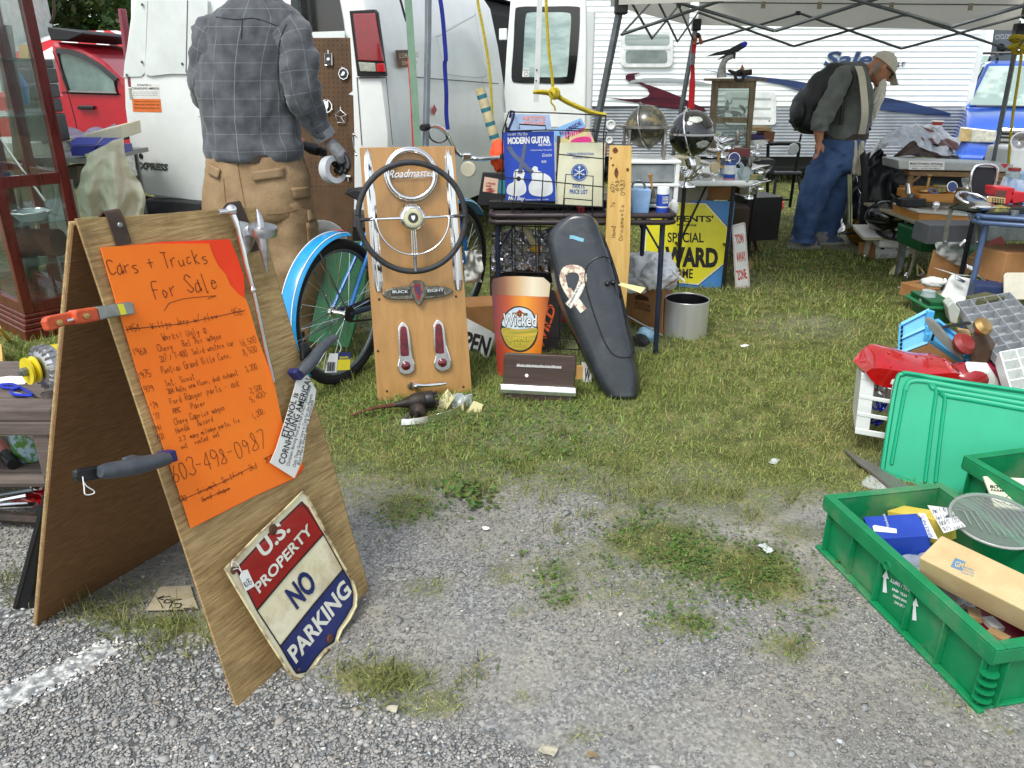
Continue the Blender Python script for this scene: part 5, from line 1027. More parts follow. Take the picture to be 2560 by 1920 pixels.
def e1_(t,c):
 mk('frame',MB().tB([c+pu*a+pv_*b for a,b in((-.022,-.03),(.022,-.03),(.022,.03),(-.022,.03))],.003,6,cL=1),cR,t);mk('face',MB().box(c,(.04,.056,.004),PG.mat()),mat('dark_panel','3a3832'),t);mk('crest',MB().lA(c+pn*.003,pn,[(.012,0),(.008,.004),(0,.005)],12),cR,t);post(t,c)
em(884,385,'rectangular framed crest hood ornament near the top of the pegboard',e1_)
def e2_(t,c):
 mk('frame',MB().tO(c,pn,.03,.0035,8,6,ref=pu),cR,t);mk('face',MB().lA(c-pn*.003,pn,[(.028,0),(.02,.004),(0,.004)],8),mat('dark_panel','3a3832'),t);mk('wing',MB().pR([c+pn*.004+pu*a+pv_*b for a,b in((-.015,-.01),(0,.012),(.012,.008),(.006,-.008))],pn*.003),cR,t);mk('hook',MB().tO(c+pv_*.042-pu*.002,pn,.012,.002,14,5,1.57,5.5,ref=pu),cR,t)
em(982,478,'octagonal chrome hood ornament at the right edge of the pegboard',e2_)
def e3_(t,c):
 mk('wreath',MB().tO(c,pn,.034,.0035,24,6,a0=-.7+1.57+.75,a1=1.57+2*pi-.75+.6,ref=pu),cR,t);mk('crest',MB().pR([c+pu*a+pv_*b for a,b in((-.013,.026),(.013,.026),(.013,-.004),(0,-.02),(-.013,-.004))],pn*.004),cR,t);mk('stem',MB().tB([c-pv_*.02,c-pv_*.05],.003,6),cR,t)
em(872,688,'chrome wreath and crest hood ornament on the middle of the pegboard',e3_)
def e4_(t,c):
 pts=[c+(pu*cos(pi/2+i*1.2566)+pv_*sin(pi/2+i*1.2566))*.038 for i in rG(5)]
 mk('pentagon',MB().tB(pts,.003,6,cL=1),cR,t)
 for p in pts:mk('ray',MB().tB([c,p],.002,5),cR,t)
 post(t,c,.036)
em(964,758,'pentagon shaped chrome star hood ornament on the pegboard',e4_)
def e5_(t,c):mk('hook',MB().tB(bez([c+pu*.01+pv_*.04,c+pv_*.06-pu*.02,c-pu*.012-pv_*.02,c+pu*.004-pv_*.05],5),.003,6),cR,t);mk('bead',MB().sphere(c-pv_*.055,.008,10,8),cR,t)
em(1062,940,'bent chrome wire ornament hooked at the pegboard edge',e5_)
def e6_(t,c):mk('bolt',MB().tB([c-pu*.02,c+pu*.03],.008,8),cR,t);mk('pin',MB().tB([c+pu*.01,c+pu*.012-pv_*.03],.003,6),cR,t)
em(1000,1142,'small chrome bolt ornament low on the pegboard',e6_)
# wire book rack
RK=lean((1255,893),(1475,885),3)
wr=tH('wire_rack','black wire book rack standing in front of the folding table','book rack',G(1365,890))
WIRE=mat('black_wire','1a1c1e',.45,.3)
def wire(pts,r=.0028,o=0,m=WIRE,n=6,nm='wire',c=C4):
 return mk(nm,MB().tB([RK.hI(*c(*p[:2]),p[2]if len(p)>2 else o)for p in pts],r,n),m,wr)
for x0,x1 in((735,722),(800,790),(917,905),(1090,1075),(1105,1095)):wire([(x0,1120,.03),(x1,1659,.02)],.0035)
for x in(355,375,530,550,700,840,868):wire([(x,0,.02),(x+(10 if x<600 else 14),1330,.02)],.003,c=C6)
for y in(130,270,320,470,600,720,850):wire([(250,y,.02),(900,y+18,.02)],.0028,c=C6)
wire([(705,725,0),(1000,732,0),(1335,748,0)],.0035);wire([(705,725,0),(665,850,.12),(660,1310,.12)],.0035);wire([(1335,748,0),(1320,860,.12),(1315,1340,.12)],.0035)
wire([(660,1310,.12),(990,1325,.12),(1320,1342,.12)],.0035);wire([(680,850,.10),(940,842,.10),(1260,850,.10),(1335,855,.1)],.003);wire([(680,1150,.125),(1000,1180,.125),(1320,1212,.125)],.003);wire([(1030,1000,.125),(1330,1030,.125)],.003)
wire([(772,835,.1),(772,805,.11),(945,815,.11),(945,845,.1)],.003);wire([(1090,905,.1),(1092,830,.11),(1260,842,.11),(1262,912,.1),(1330,905,.1),(1338,855,.1)],.003)
wire([(738,1300,.13),(748,1110,.13),(928,1120,.13),(918,1300,.13)],.0032);wire([(1058,1330,.13),(1075,1130,.13),(1252,1142,.13),(1245,1340,.13)],.0032);wire([(1062,1390,.11),(1068,1285,.12),(1248,1300,.12),(1245,1400,.11)],.003)
wire([(215,920,.06),(500,945,.06),(830,972,.06)],.003,c=C6);wire([(288,1080,.07),(292,1020,.07),(505,1035,.07),(505,1080,.07)],.003,c=C6);wire([(690,1080,.07),(690,1040,.07),(850,1050,.07)],.003,c=C6)
for x in(290,520,850):wire([(x,1330,.02),(x+4,1400,.02)],.004,c=C6)
wire([(55,1270,.03),(480,1290,.03),(860,1300,.03)],.003,c=C6)
def rk(off,tilt=0):return Plane(RK.pt(0,0,off),RK.n)
P1=rk(.085);BKB=mat('blue_book_cover','1f47b4',.5,c2='1a3c9c',sc=5);WP=mat('print_white','e8ecec',.6)
b1=tH('guitar_book','blue Modern Guitar Method book in the wire rack','book',P1.hI(*C4(840,1305)))
cv=cD('cover',c4([(668,857),(997,850),(1008,1303),(686,1298)]),P1,BKB,b1,th=.002);cD('pages',c4([(672,862),(1000,856),(1012,1300),(690,1296)]),P1,pA,b1,th=.006,off=-.0025)
tX("THE NEW",C4(697,880),C4(752,877),14*.386,P1,WP,cv,bL=.02);tX("Mel Bay",C4(762,880),C4(830,876),22*.386,P1,WP,cv,shear=.3)
tX("MODERN GUITAR",C4(698,932),C4(974,924),42*.386,P1,WP,cv,bL=.045,spacing=.95);tX("METHOD",C4(898,947),C4(980,944),15*.386,P1,WP,cv,bL=.02)
tX("INTERNATIONALLY ACCLAIMED",C4(846,978),C4(986,975),8*.386,P1,WP,cv);tX("Grades",C4(922,1016),C4(986,1013),22*.386,P1,WP,cv,shear=.3);tX("$2.00",C4(918,1054),C4(948,1053),14*.386,P1,WP,cv,bL=.02);tX("Mel Bay",C4(700,1295),C4(808,1298),26*.386,P1,WP,cv,shear=.2,bL=.02);tX("Publications, Inc., Pacific, Mo. 63069",C4(812,1298),C4(962,1296),9*.386,P1,WP,cv)
g1=cD('guitar_print',bez2(c4([(692,1250),(700,1200),(738,1175),(735,1130),(752,1100),(790,1095),(808,1120),(800,1165),(815,1200),(815,1245),(780,1268),(730,1268)]),3),P1,WP,cv,th=.0004,off=.0006)
cD('guitar_print',bez2(c4([(835,1200),(855,1165),(850,1110),(868,1078),(892,1085),(895,1105),(930,1120),(975,1150),(988,1200),(985,1250),(940,1272),(870,1268),(838,1245)]),3),P1,WP,cv,th=.0004,off=.0006)
NK=mat('guitar_neck_print','5a6680',.6)
cD('neck_print',c4([(762,1125),(792,1125),(822,935),(800,935)]),P1,NK,cv,th=.0004,off=.0012);cD('neck_print',c4([(688,955),(715,940),(745,990),(868,1110),(850,1132),(725,1010)]),P1,NK,cv,th=.0004,off=.0013)
mk('sound_hole',MB().lA(P1.hI(*C4(768,1158),.0012),P1.n,[(.011,0),(0,.0003)],16),iK,cv,rcl=0)
P2=rk(.07)
b2=tH('parts_price_list','cream parts price list booklet with a round blue emblem in the wire rack','booklet',P2.hI(*C4(1160,1335)))
cv=cD('cover',c4([(1037,925),(1332,925),(1310,1340),(1005,1330)]),P2,mat('cream_cover','dfdfc4',.7,c2='cfcfb0',sc=5,dT=.15),b2,th=.004);cD('pages',c4([(1018,880),(1040,880),(1040,1325),(1010,1325)]),P2,mat('dark_brown_cover','4a3a30',.6),b2,th=.004,off=-.006)
LB=mat('blue_print','2a5cae',.6)
tX("YAMAHA INTERNATIONAL",C4(1080,1004),C4(1258,1004),16*.386,P2,LB,cv,bL=.012);tX("CORPORATION",C4(1118,1026),C4(1222,1026),14*.386,P2,LB,cv,bL=.012)
tX("PARTS",C4(1118,1218),C4(1196,1220),26*.386,P2,LB,cv,bL=.02);tX("PRICE LIST",C4(1098,1254),C4(1216,1256),28*.386,P2,LB,cv,bL=.02)
ec=P2.hI(*C4(1162,1118),.001);er=(P2.hI(*C4(1216,1118))-P2.hI(*C4(1110,1118))).length/2
emb=mk('round_emblem',MB().lA(ec,P2.n,[(er*.86,0),(0,.0003)],28),LB,cv,rcl=0);mk('emblem_ring',MB().tO(ec,P2.n,er*.97,er*.04,32,4,ref=P2.u),LB,cv)
for i in rG(3):
 a=pi/2+i*2*pi/3;d=P2.u*cos(a)+P2.v*sin(a);mk('fork_print',MB().tB([ec+P2.n*.0006-d*er*.7,ec+P2.n*.0006+d*er*.75],er*.06,4),WP,emb)
 mk('fork_print',MB().tB([ec+P2.n*.0006+d*er*.75,ec+P2.n*.0006+d*er*.5+(P2.n.cross(d))*er*.16],er*.05,4),WP,emb);mk('fork_print',MB().tB([ec+P2.n*.0006+d*er*.75,ec+P2.n*.0006+d*er*.5-(P2.n.cross(d))*er*.16],er*.05,4),WP,emb)
P3=rk(.03)
b3=tH('picture_book','colourful Roadside picture book behind the cream price list','book',P3.hI(*C4(1130,920)))
cv=cD('cover',c4([(985,842),(1172,765),(1262,922),(1010,926)]),P3,mat('sky_blue_cover','6aa2d8',.5,c2='8ab8e0',sc=8),b3,th=.006)
cD('pink_band',c4([(1030,900),(1218,820),(1262,922),(1030,926)]),P3,mat('candy_print','e0a0a8',.5,c2='c8d878',sc=30),cv,th=.0005,off=.0008)
tX("ROADSIDE",C4(1042,878),C4(1178,806),26*.386,P3,mat('purple_print','5a3a7a',.6),cv,off=.0016,bL=.03);tX("Diner",C4(1072,898),C4(1208,842),34*.386,P3,mat('pink_print','e03a8a',.6),cv,off=.0022,bL=.03,shear=.2);cD('car_print',bez2(c4([(1105,918),(1130,898),(1180,885),(1225,888),(1240,905),(1230,922),(1140,922)]),3),P3,mat('pink_print','e03a8a'),cv,th=.0005,off=.0014)
b4=tH('picture_book','pale blue game book with pink lettering at the back of the wire rack','book',P3.hI(*C4(840,850)))
cv=cD('cover',c4([(722,738),(968,742),(985,842),(712,850)]),P3,mat('pale_blue_cover','8aa6cc',.5,c2='a8bcd8',sc=10),b4,th=.006)
tX("ARTISTS",C4(790,776),C4(942,778),26*.386,P3,mat('salmon_print','e0988a',.6),cv,bL=.04);tX("ARCADE",C4(796,808),C4(940,812),26*.386,P3,mat('salmon_print','e0988a'),cv,bL=.04)
b5=tH('magazine','green and red magazine behind the cream price list','magazine',P3.hI(1500,345));cD('cover',c4([(1270,930),(1345,925),(1340,1010),(1270,1010)]),P3,mat('magazine_cover','9a3a3a',.5,c2='4a6a4a',sc=20),b5,th=.004,off=-.02)
wire([(700,850,.1),(735,760,.08),(738,725,.05),(720,718,.03),(712,760,.05)],.006,m=mat('navy_carabiner','1c2450',.4,.5))
# yellow plank with handwriting
PLK=Plane(RK.hI(1550,700,.16),RK.n*1+V((0,0,.05)))
yp=tH('plank','pale pine plank lettered Hood Ornaments with a phone number by the table','plank',PLK.hI(1540,790))
pk=cD('board',c4([(1362,942),(1502,945),(1497,1300),(1490,1659)])+c6([(1200,740),(1192,830),(1040,830),(1048,300)]),PLK,mat('pale_pine','d8b46c',.6,c2='c49c52',sc=5,sR=(8,8,.6),dT=.1),yp,th=.018,bV=.002)
for x,y,w,h in((1395,975,18,20),(1402,1120,14,34),(1380,1070,8,8),(1475,1100,10,14),(1368,1025,6,8)):
 mk('knot',MB().pR([PLK.hI(*p,.0008)for p in bez2(c4([(x-w,y),(x,y-h),(x+w,y),(x,y+h)]),4)],PLK.n*.0004),mat('pine_knot','7a4418',.6,c2='4a280c',sc=60),pk)
PC_=mat('pencil','5a4a30',.8)
hand("Hood      ?s   603-",C4(1395,1540),C4(1388,1170),26*.386,PLK,PC_,pk,up=(-1,-.03),w=.002);hand("498-",C4(1422,1240),C4(1418,1140),26*.386,PLK,PC_,pk,up=(-1,0),w=.002);hand("Ornaments  0987",C4(1442,1560),C4(1458,1160),26*.386,PLK,PC_,pk,up=(-1,0),w=.002)
# black motorcycle saddlebag cover with ribbon sticker
SBK=lean((1480,990),(1600,995),14)
sb=tH('fender_shell','glossy black fibreglass saddlebag shell with a camouflage ribbon sticker leaning on the rack','car part',G(1545,995))
Lft=[(890,45),(760,68),(640,160),(605,245),(612,330),(640,460),(668,600),(708,720),(760,850),(822,980),(880,1100),(925,1200),(985,1310),(1060,1392)]
Rgt=[(905,45),(965,75),(1012,150),(1045,230),(1080,320),(1115,420),(1150,540),(1178,660),(1205,780),(1230,900),(1262,1040),(1285,1170),(1304,1310),(1285,1392)]
def shell(off=0):
 rows=[]
 for(a,b),(c,d)in zip(bez2(Lft,3,0),bez2(Rgt,3,0)):
  pa,pb=SBK.hI(*C6(a,b)),SBK.hI(*C6(c,d));w=(pb-pa).length;row=[]
  for i in rG(13):
   t=i/12;h=.058*(1-(2*t-1)**8)*min(1,w/.10)+.006*sin(pi*t)
   if t>.75:h+=.0
   row.append(pa.lerp(pb,t)+SBK.n*(h+off))
  rows.append(row)
 return rows
rows=shell();back_=[[p-SBK.n*.004 for p in r]for r in rows]
mb=MB().loft(rows,cap=0,cL=0)
BFG=mat('black_gelcoat','30363c',.30,c2='23282d',sc=9,coat=.25,dT=.4,dcol='666a6a')
so_=mk('shell',mb,BFG,sb,smo=180);sm=so_.modifiers.new('solid','SOLIDIFY');sm.thickness=.006
def onshell(x,y,o=.002):
 best=None
 for k in rG(40):
  h=.11-k*.0028;p=SBK.hI(*C6(x,y),h)
  q=SBK.ab(*C6(x,y),h)
  bb=min((((SBK.u.dot(r[i]-SBK.o)-q[0])**2+(SBK.v.dot(r[i]-SBK.o)-q[1])**2,SBK.n.dot(r[i]-SBK.o))for r in rows for i in rG(13)))
  if bb[1]>=h:best=p;break
 return(best or SBK.hI(*C6(x,y),.02))+SBK.n*o
loop=bez2([(895,500),(915,425),(970,375),(1040,360),(1085,385),(1120,480),(1150,620),(1190,780),(1235,960),(1258,1070),(1235,1102),(1160,1105),(1100,1080),(1040,990),(985,850),(935,700),(905,590)],3)
mk('side_trim',MB().tB([onshell(x,y,.004)for x,y in loop],.003,6,cL=1),bP,so_)
RIB=mat('camo_ribbon','d8d0bc',.6,c2='a88a78',sc=45,lo=.45,hi=.52)
def onstrip(pts,w,m,nm,o=.004):
 q=[onshell(*p,o)for p in pts];mb=MB();vs=[]
 for i in rG(len(q)):
  t=(q[min(i+1,len(q)-1)]-q[max(i-1,0)]).normalized();s=t.cross(SBK.n).normalized()*w/2;vs+=[q[i]-s,q[i]+s]
 mb.add(vs,[(2*i,2*i+1,2*i+3,2*i+2)for i in rG(len(q)-1)]);return mk(nm,mb,m,so_,rcl=0)
onstrip(bez2([(770,725),(810,680),(850,610),(875,550),(880,500),(855,460),(805,448),(755,460),(735,510),(750,570),(790,640),(840,700),(885,762)],3,0),.034,RIB,'ribbon_sticker')
onstrip([(778,715),(818,668),(852,605),(872,560)],.026,pA,'ribbon_text_band',.0055)
tpl=Plane(onshell(820,660,.008),SBK.n+SBK.u*-.05)
tX("Freedom Isn't Free",C6(782,722),C6(880,548),18*.3376,tpl,iK,so_,off=.001,bL=.01)
onstrip([(783,215),(810,216),(850,230),(886,240)],.016,mat('pale_blue_paint','7ab0c4',.6),'blue_paint_smear',.004)
for x,y in((1062,560),(1105,552)):mk('knob',MB().sphere(onshell(x,y,.01),.012,12,8),bP,so_)
mk('price_tag',MB().pR([SBK.hI(*p,.06)for p in c6([(1140,570),(1165,552),(1345,590),(1310,632),(1200,590)])],SBK.n*.001),tagm(),lL='cream card tag tied to the black saddlebag shell',cat='price tag')
# beer glass tin sign
def ramp_mat(name,axis_px,stops,pl,rough=.4):
 if name in MATS:return MATS[name]
 m=bpy.data.materials.new(name);m.use_nodes=1;N=m.node_tree.nodes;L=m.node_tree.links;b=N['Principled BSDF']
 tc=N.new('ShaderNodeTexCoord');sx=N.new('ShaderNodeSeparateXYZ');L.new(tc.outputs['Generated'],sx.inputs[0]);rp=N.new('ShaderNodeValToRGB')
 while len(rp.color_ramp.elements)<len(stops):rp.color_ramp.elements.new(.5)
 for e,(p,c)in zip(rp.color_ramp.elements,stops):e.position=p;e.color=(*lin(c),1)
 L.new(sx.outputs[axis_px],rp.inputs[0]);L.new(rp.outputs[0],b.inputs['Base Color']);b.inputs['Roughness'].default_value=rough;b.inputs['Coat Weight'].default_value=.3;MATS[name]=m;return m
BS=lean((1245,950),(1350,945),12)
bs=tH('beer_sign','tin sign shaped like a pint of amber beer leaning on the wire rack','sign',G(1290,945))
bo6=c6([(202,570),(215,525),(300,506),(430,505),(590,515),(640,560),(628,680),(605,800),(585,960),(570,1100),(562,1240),(280,1245),(248,1232),(232,1000),(215,760)])
pl0=cD('plate',bo6,BS,ramp_mat('amber_print',0,[(0,'5a2034'),(.10,'8a2a20'),(.28,'b84a14'),(.55,'ec9a20'),(.82,'cc6c14'),(1,'8a3c1c')],BS),bs,th=.003,bV=.001)
cD('foam_print',c6([(202,570),(215,525),(300,506),(430,505),(590,515),(640,560),(630,658),(520,655),(360,648),(225,640)]),BS,ramp_mat('foam_print',0,[(0,'4a1c1c'),(.22,'8a5a38'),(.42,'c8a070'),(.7,'e6dcc0'),(1,'d8c8a8')],BS),pl0,th=.0004,off=.0006)
ov=cD('label_oval',bez2(c6([(270,880),(300,790),(360,735),(430,728),(500,760),(540,840),(548,930),(520,1010),(460,1060),(390,1065),(320,1030),(280,960)]),3),BS,mat('label_dark_rim','2c2a1e',.5),pl0,th=.0004,off=.0006)
cD('sky_print',bez2(c6([(285,870),(310,795),(365,745),(430,738),(495,768),(528,840),(534,890),(400,898)]),3),BS,mat('label_sky','a8c4d8',.5,c2='d8e0e0',sc=20),ov,th=.0004,off=.0012)
cD('field_print',bez2(c6([(282,890),(400,898),(536,890),(535,940),(505,1005),(455,1048),(390,1052),(325,1018),(290,955)]),3),BS,mat('label_field','8a8a2c',.5,c2='c8a838',sc=25,sR=(.3,.3,3)),ov,th=.0004,off=.0012)
cD('diamond_print',c6([(412,752),(445,780),(412,812),(378,782)]),BS,mat('label_red','a8281c',.5),ov,th=.0004,off=.0018);cD('name_bar',c6([(358,774),(470,778),(470,798),(358,794)]),BS,iK,ov,th=.0004,off=.0022)
tX("PETE'S",C6(366,792),C6(462,795),13*.3376,BS,mat('gold_print','c8a030',.5),ov,off=.0032,bL=.02);tX("Wicked",C6(284,872),C6(540,880),96*.3376,BS,mat('label_dark_rim','2c2a1e'),ov,off=.0026,bL=.045);tX("Wicked",C6(288,868),C6(536,876),92*.3376,BS,WP,ov,off=.0034,bL=.012)
for t,a,b,h in(("SUMMER",(322,988),(492,985),36),("BREW",(355,1024),(462,1022),34)):tX(t,C6(*a),C6(*b),h*.3376,BS,mat('label_dark_rim','2c2a1e'),ov,off=.0028,bL=.03);tX(t,C6(*a),C6(*b),h*.3376,BS,mat('label_yellow','d8c840',.5),ov,off=.0034,bL=.015)
# wood-grain tailgate panel
PMP=lean((1257,1000),(1430,1008),10)
pm=tH('tailgate_panel','brown wood-grain Plymouth tailgate panel with a bright chrome strip on the grass','car part',G(1345,1005))
WG=mat('brown_woodgrain_vinyl','473630',.4,c2='35261f',sc=8,sR=(.5,.5,14),coat=.2)
pp=cD('panel',c6([(292,1092),(305,1075),(815,1095),(832,1112),(806,1452),(288,1424)]),PMP,WG,pm,th=.03,bV=.004)
cs=MB().loft([[PMP.hI(*C6(x,y0),0),PMP.hI(*C6(x,y0+6),.02),PMP.hI(*C6(x,y0+45),.026),PMP.hI(*C6(x,y0+70),.006)]for x,y0 in((272,1300),(280,1300),(550,1314),(820,1328),(828,1330))]);mk('chrome_strip',cs,mat('bright_chrome','e8ecec'),pm,bV=.002)
nb_=mk('name_bar',MB().pR([PMP.hI(*C6(*p),.001)for p in((390,1158),(722,1172),(722,1188),(390,1174))],PMP.n*.004),cR,pm)
tX("P L Y M O U T H",C6(394,1174),C6(718,1190),22*.3376,PMP,MATS['bright_chrome'],nb_,off=.007,bL=0)
st=mk('price_sticker',MB().lA(PMP.hI(*C6(464,1240),.001),PMP.n,[(.008,0),(.008,.0005),(0,.0006)],18),pA,pm)
mk('latch',MB().box(PMP.hI(*C6(855,1215),-.02),(.03,.02,.06)),mat('wood_block','b48a4c',.7),pm)
# dark folding card table
tY0,tY1,tz=3.86,4.5,.735
tx0,tx1=aY(1228,545,tY0).x,aY(1684,545,tY0).x
ft=tH('folding_table','dark brown folding card table behind the wire rack','table',((tx0+tx1)/2,4.2,0))
mk('table_top',MB().box(V(((tx0+tx1)/2,(tY0+tY1)/2,tz)),(tx1-tx0-.02,tY1-tY0-.02,.02)),mat('dark_brown_top','3a3230',.5,c2='2c2624',sc=8),ft)
for k,z in eN((tz+.006,tz-.026)):mk('rim',MB().tB([V((tx0,tY0,z)),V((tx0+.03,tY0-.02,z)),V((tx1-.03,tY0-.02,z)),V((tx1,tY0,z)),V((tx1,tY1,z)),V((tx0,tY1,z))],.014,8,cL=1),mat('brown_metal','42383a',.45,.3,c2='322a2c'),ft,smo=60)
DBL=mat('dark_blue_steel','2c3548',.45,.4,c2='20283a')
for x,y in((tx1-.05,tY0+.01),(tx0+.03,tY0+.01),(tx1-.05,tY1-.05),(tx0+.03,tY1-.05)):
 lg=mk('leg',MB().tB([V((x,y,tz-.04)),V((x+.01,y-.01,0))],.0135,10),DBL,ft,smo=60);mk('brace',MB().tB([V((x,y+.01,tz-.18)),V((x-.09 if x>.3 else x+.09,y+.02,tz-.04))],.006,6),DBL,lg)
DZ=tz+.021
du=tH('drawer_unit','white plastic drawer tower with cloudy drawers on the folding card table','drawer unit',V((.68,4.15,DZ)))
dx0,dx1=aY(1560,470,4.0).x,aY(1690,470,4.0).x;dzt=aY(1600,405,4.0).z
for x in(dx0,dx1):
 for y in(4.0,4.3):mk('corner_post',MB().box(V((x,y,(DZ+dzt)/2)),(.022,.022,dzt-DZ)),wH,du,bV=.004)
for z in(DZ+.01,(DZ+dzt)/2,dzt):mk('shelf_frame',MB().box(V(((dx0+dx1)/2,4.15,z)),(dx1-dx0+.03,.33,.016)),wH,du,bV=.004)
for z0,z1 in((DZ+.02,(DZ+dzt)/2-.01),((DZ+dzt)/2+.01,dzt-.01)):mk('drawer',MB().box(V(((dx0+dx1)/2,4.14,(z0+z1)/2)),(dx1-dx0-.03,.29,z1-z0-.006)),mat('cloudy_plastic','8f9696',.3,c2='6a7070',sc=9),du,bV=.006)
cn=tH('plastic_tub','cloudy blue plastic tub of wire on the folding card table','tub',aY(*C7(300,1585),3.9))
tb=[aY(*C7(*p),3.9)for p in[(225,1400),(385,1405),(360,1585),(240,1585)]]
mk('tub',MB().pR(tb,V((0,.08,0))),mat('cloudy_blue_plastic','8fb0d0',.3,c2='6a90b8',sc=8),cn,bV=.006);mk('wire_coil',MB().tO(aY(*C7(285,1385),3.94),(.3,1,.3),.032,.006,20,6),sT,cn)
pb=tH('paint_brush','wooden-handled brush standing in the blue tub','brush',aY(*C7(392,1470),3.91));mk('handle',MB().tB([aY(*C7(388,1400),3.92),aY(*C7(378,1340),3.92),aY(*C7(372,1292),3.92)],[.004,.006,.012],8),mat('honey_wood','b08040',.5),pb);mk('bristles',MB().tB([aY(*C7(388,1400),3.92),aY(*C7(396,1470),3.92)],[.008,.012],8),mat('bristle','5a4a3a',.9),pb)
def can(name,lL,x0,y0,x1,y1,Y,m,bands,txt,tm,C=C7):
 b=aY(*C((x0+x1)/2,y1),Y);t=aY(*C((x0+x1)/2,y0),Y);r=(aY(*C(x1,y1),Y)-aY(*C(x0,y1),Y)).length/2;h=t.z-b.z
 c=tH(name,lL,'can',b);by=b+V((0,r,0))
 bd=mk('body',MB().lA(by,(0,0,1),[(0,0),(r*.97,0),(r,.004),(r,h-.004),(r*.96,h),(r*.9,h-.004),(0,h-.004)],24),m,c,smo=40)
 for z0,z1,mm in bands:mk('label_band',MB().lA(by,(0,0,1),[(r+.0006,h*z0),(r+.0006,h*z1)],24),mm,bd,smo=180,rcl=0)
 P=Plane(b+V((0,-.001,0)),(0,-1,0))
 for s,a,bb,hh in txt:tX(s,C(*a),C(*bb),hh,P,tm,bd,off=.001,bL=.02)
 return c
can('oil_can','white and blue cooling system cleaner can on the folding card table',420,1392,510,1588,3.89,mat('can_white','e4e8ea',.35),[(0,.24,mat('can_blue','2848a8',.4)),(.30,.75,mat('can_blue','2848a8'))],[("COOLING",(462,1470),(506,1468),5),("SYSTEM",(464,1488),(506,1486),5),("CLEANER",(462,1508),(506,1506),5)],WP)
mk('sponge',blob(MB(),aY(*C7(540,1550),4.0),(.03,.03,.05),16,12,.12,4),mat('white_foam','c8ccc8',.9,bump=.4,bsc=120),lL='white bubble-wrap bundle at the end of the folding card table',cat='bundle',smo=180)
mk('gasket_box',MB().box(aY(*C4(960,1330),3.95)+V((0,.1,0)),(.6,.16,.045)),bP,lL='flat black case under the books on the card table',cat='case',bV=.008)
mk('spark_plug_tin',MB().lA(aY(*C4(1170,1390),3.92),(0,0,1),[(0,0),(.02,0),(.02,.04),(0,.04)],16),mat('red_tin','b02a34',.4),lL='small red tin on the edge of the card table',cat='tin')
bxp=lean((1568,805),(1655,838),0)
cbx=tH('cardboard_box','open cardboard Protector Ultra Shine box under the folding table','box',G(1610,830))
F4=[bxp.hI(*C6(*p))for p in((1195,548),(1480,600),(1470,938),(1195,845))];F4[3].z=F4[2].z=0;dv=V((.10,.26,0))
fr_=mk('front_wall',MB().pR(F4,dv.normalized()*.005),cB,cbx);mk('side_wall',MB().pR([F4[1],F4[1]+dv,F4[2]+dv,F4[2]],V((-.005,0,0))),cB,cbx)
mk('side_wall',MB().pR([F4[0],F4[0]+dv,F4[3]+dv,F4[3]],V((.005,0,0))),cB,cbx);mk('back_wall',MB().pR([p+dv for p in F4],-dv.normalized()*.005),cB,cbx);mk('base',MB().pR([F4[3],F4[2],F4[2]+dv,F4[3]+dv],V((0,0,.006))),cB,cbx)
mk('flap',MB().pR([F4[1],F4[1]+dv,F4[1]+dv+V((.06,-.02,.05)),F4[1]+V((.06,-.02,.05))],V((0,0,.004))),cB,cbx)
BI=mat('box_print','4a2c14',.8)
tX("PROTECTOR",C6(1262,712),C6(1378,742),24*.3376,bxp,BI,fr_,bL=.02);tX("ULTRA SHINE",C6(1258,740),C6(1380,772),24*.3376,bxp,BI,fr_,bL=.02);cD('logo_print',c6([(1265,655),(1290,640),(1340,650),(1365,665),(1368,690),(1265,678)]),bxp,BI,fr_,th=.0003,off=.0008)
mk('plastic_bag',blob(blob(MB(),F4[0].lerp(F4[1],.5)+dv*.5+V((0,0,.03)),(.17,.14,.13),40,26,.35,2.6,4.0),F4[1]+dv*.5+V((-.06,-.02,.05)),(.1,.1,.08),30,20,.4,3.0,9.0),mat('white_bag_plastic','f2f5f5',.3,c2='e4e9ea',sc=6,sss=.2),lL='crumpled white plastic bag stuffed in the cardboard box',cat='plastic bag',smo=180)
mk('plastic_scoop',MB().rI([bxp.hI(*C6(1545,478),.02),bxp.hI(*C6(1590,505),.02),bxp.hI(*C6(1635,540),.02)],V((0,.01,.014)),.006),wH,lL='white plastic scoop handle sticking out of the cardboard box',cat='scoop',bV=.003)
cyb=G(1722,852);rcy=.124
ac=tH('metal_cylinder','open brushed aluminium cylinder standing on the grass by the table leg','cylinder',cyb+V((0,rcy,0)))
mk('wall',MB().lA(cyb+V((0,rcy,0)),(0,0,1),[(rcy,0),(rcy,.21),(rcy*.985,.212),(rcy*.97,.21),(rcy*.97,.01),(0,.01)],48),mat('brushed_aluminium',(.78,.78,.78),.36,.7,c2=(.64,.64,.64),sc=12,sR=(1,1,.05)),ac,smo=40)
mk('black_lining',MB().lA(cyb+V((0,rcy,0)),(0,0,1),[(rcy*.965,.205),(rcy*.965,.012),(0,.012)],40),bP,ac,smo=40,rcl=0)
OPP=lean((1175,880),(1230,905),14)
os_=tH('open_sign','white OPEN sign with black letters leaning beside the badge board','sign',G(1200,892));pl=cD('plate',c5([(1020,905),(1148,972),(1312,1060),(1262,1222),(1170,1200),(985,1110)]),OPP,mat('sign_white','d8dcd6',.5,dT=.25),os_,th=.006)
tX("OPEN",C5(1035,1130),C5(1262,1190),112*.41,OPP,iK,pl,bL=.035,up=(.28,-1))
OB=Plane(V((0,3.95,.3)),(0,-1,.2))
ob=tH('word_sign','black sign with slanted orange letters behind the beer sign','sign',OB.hI(*C6(640,1060)));pl=cD('plate',c6([(580,560),(700,640),(735,760),(690,1070),(560,1090)]),OB,iK,ob,th=.006)
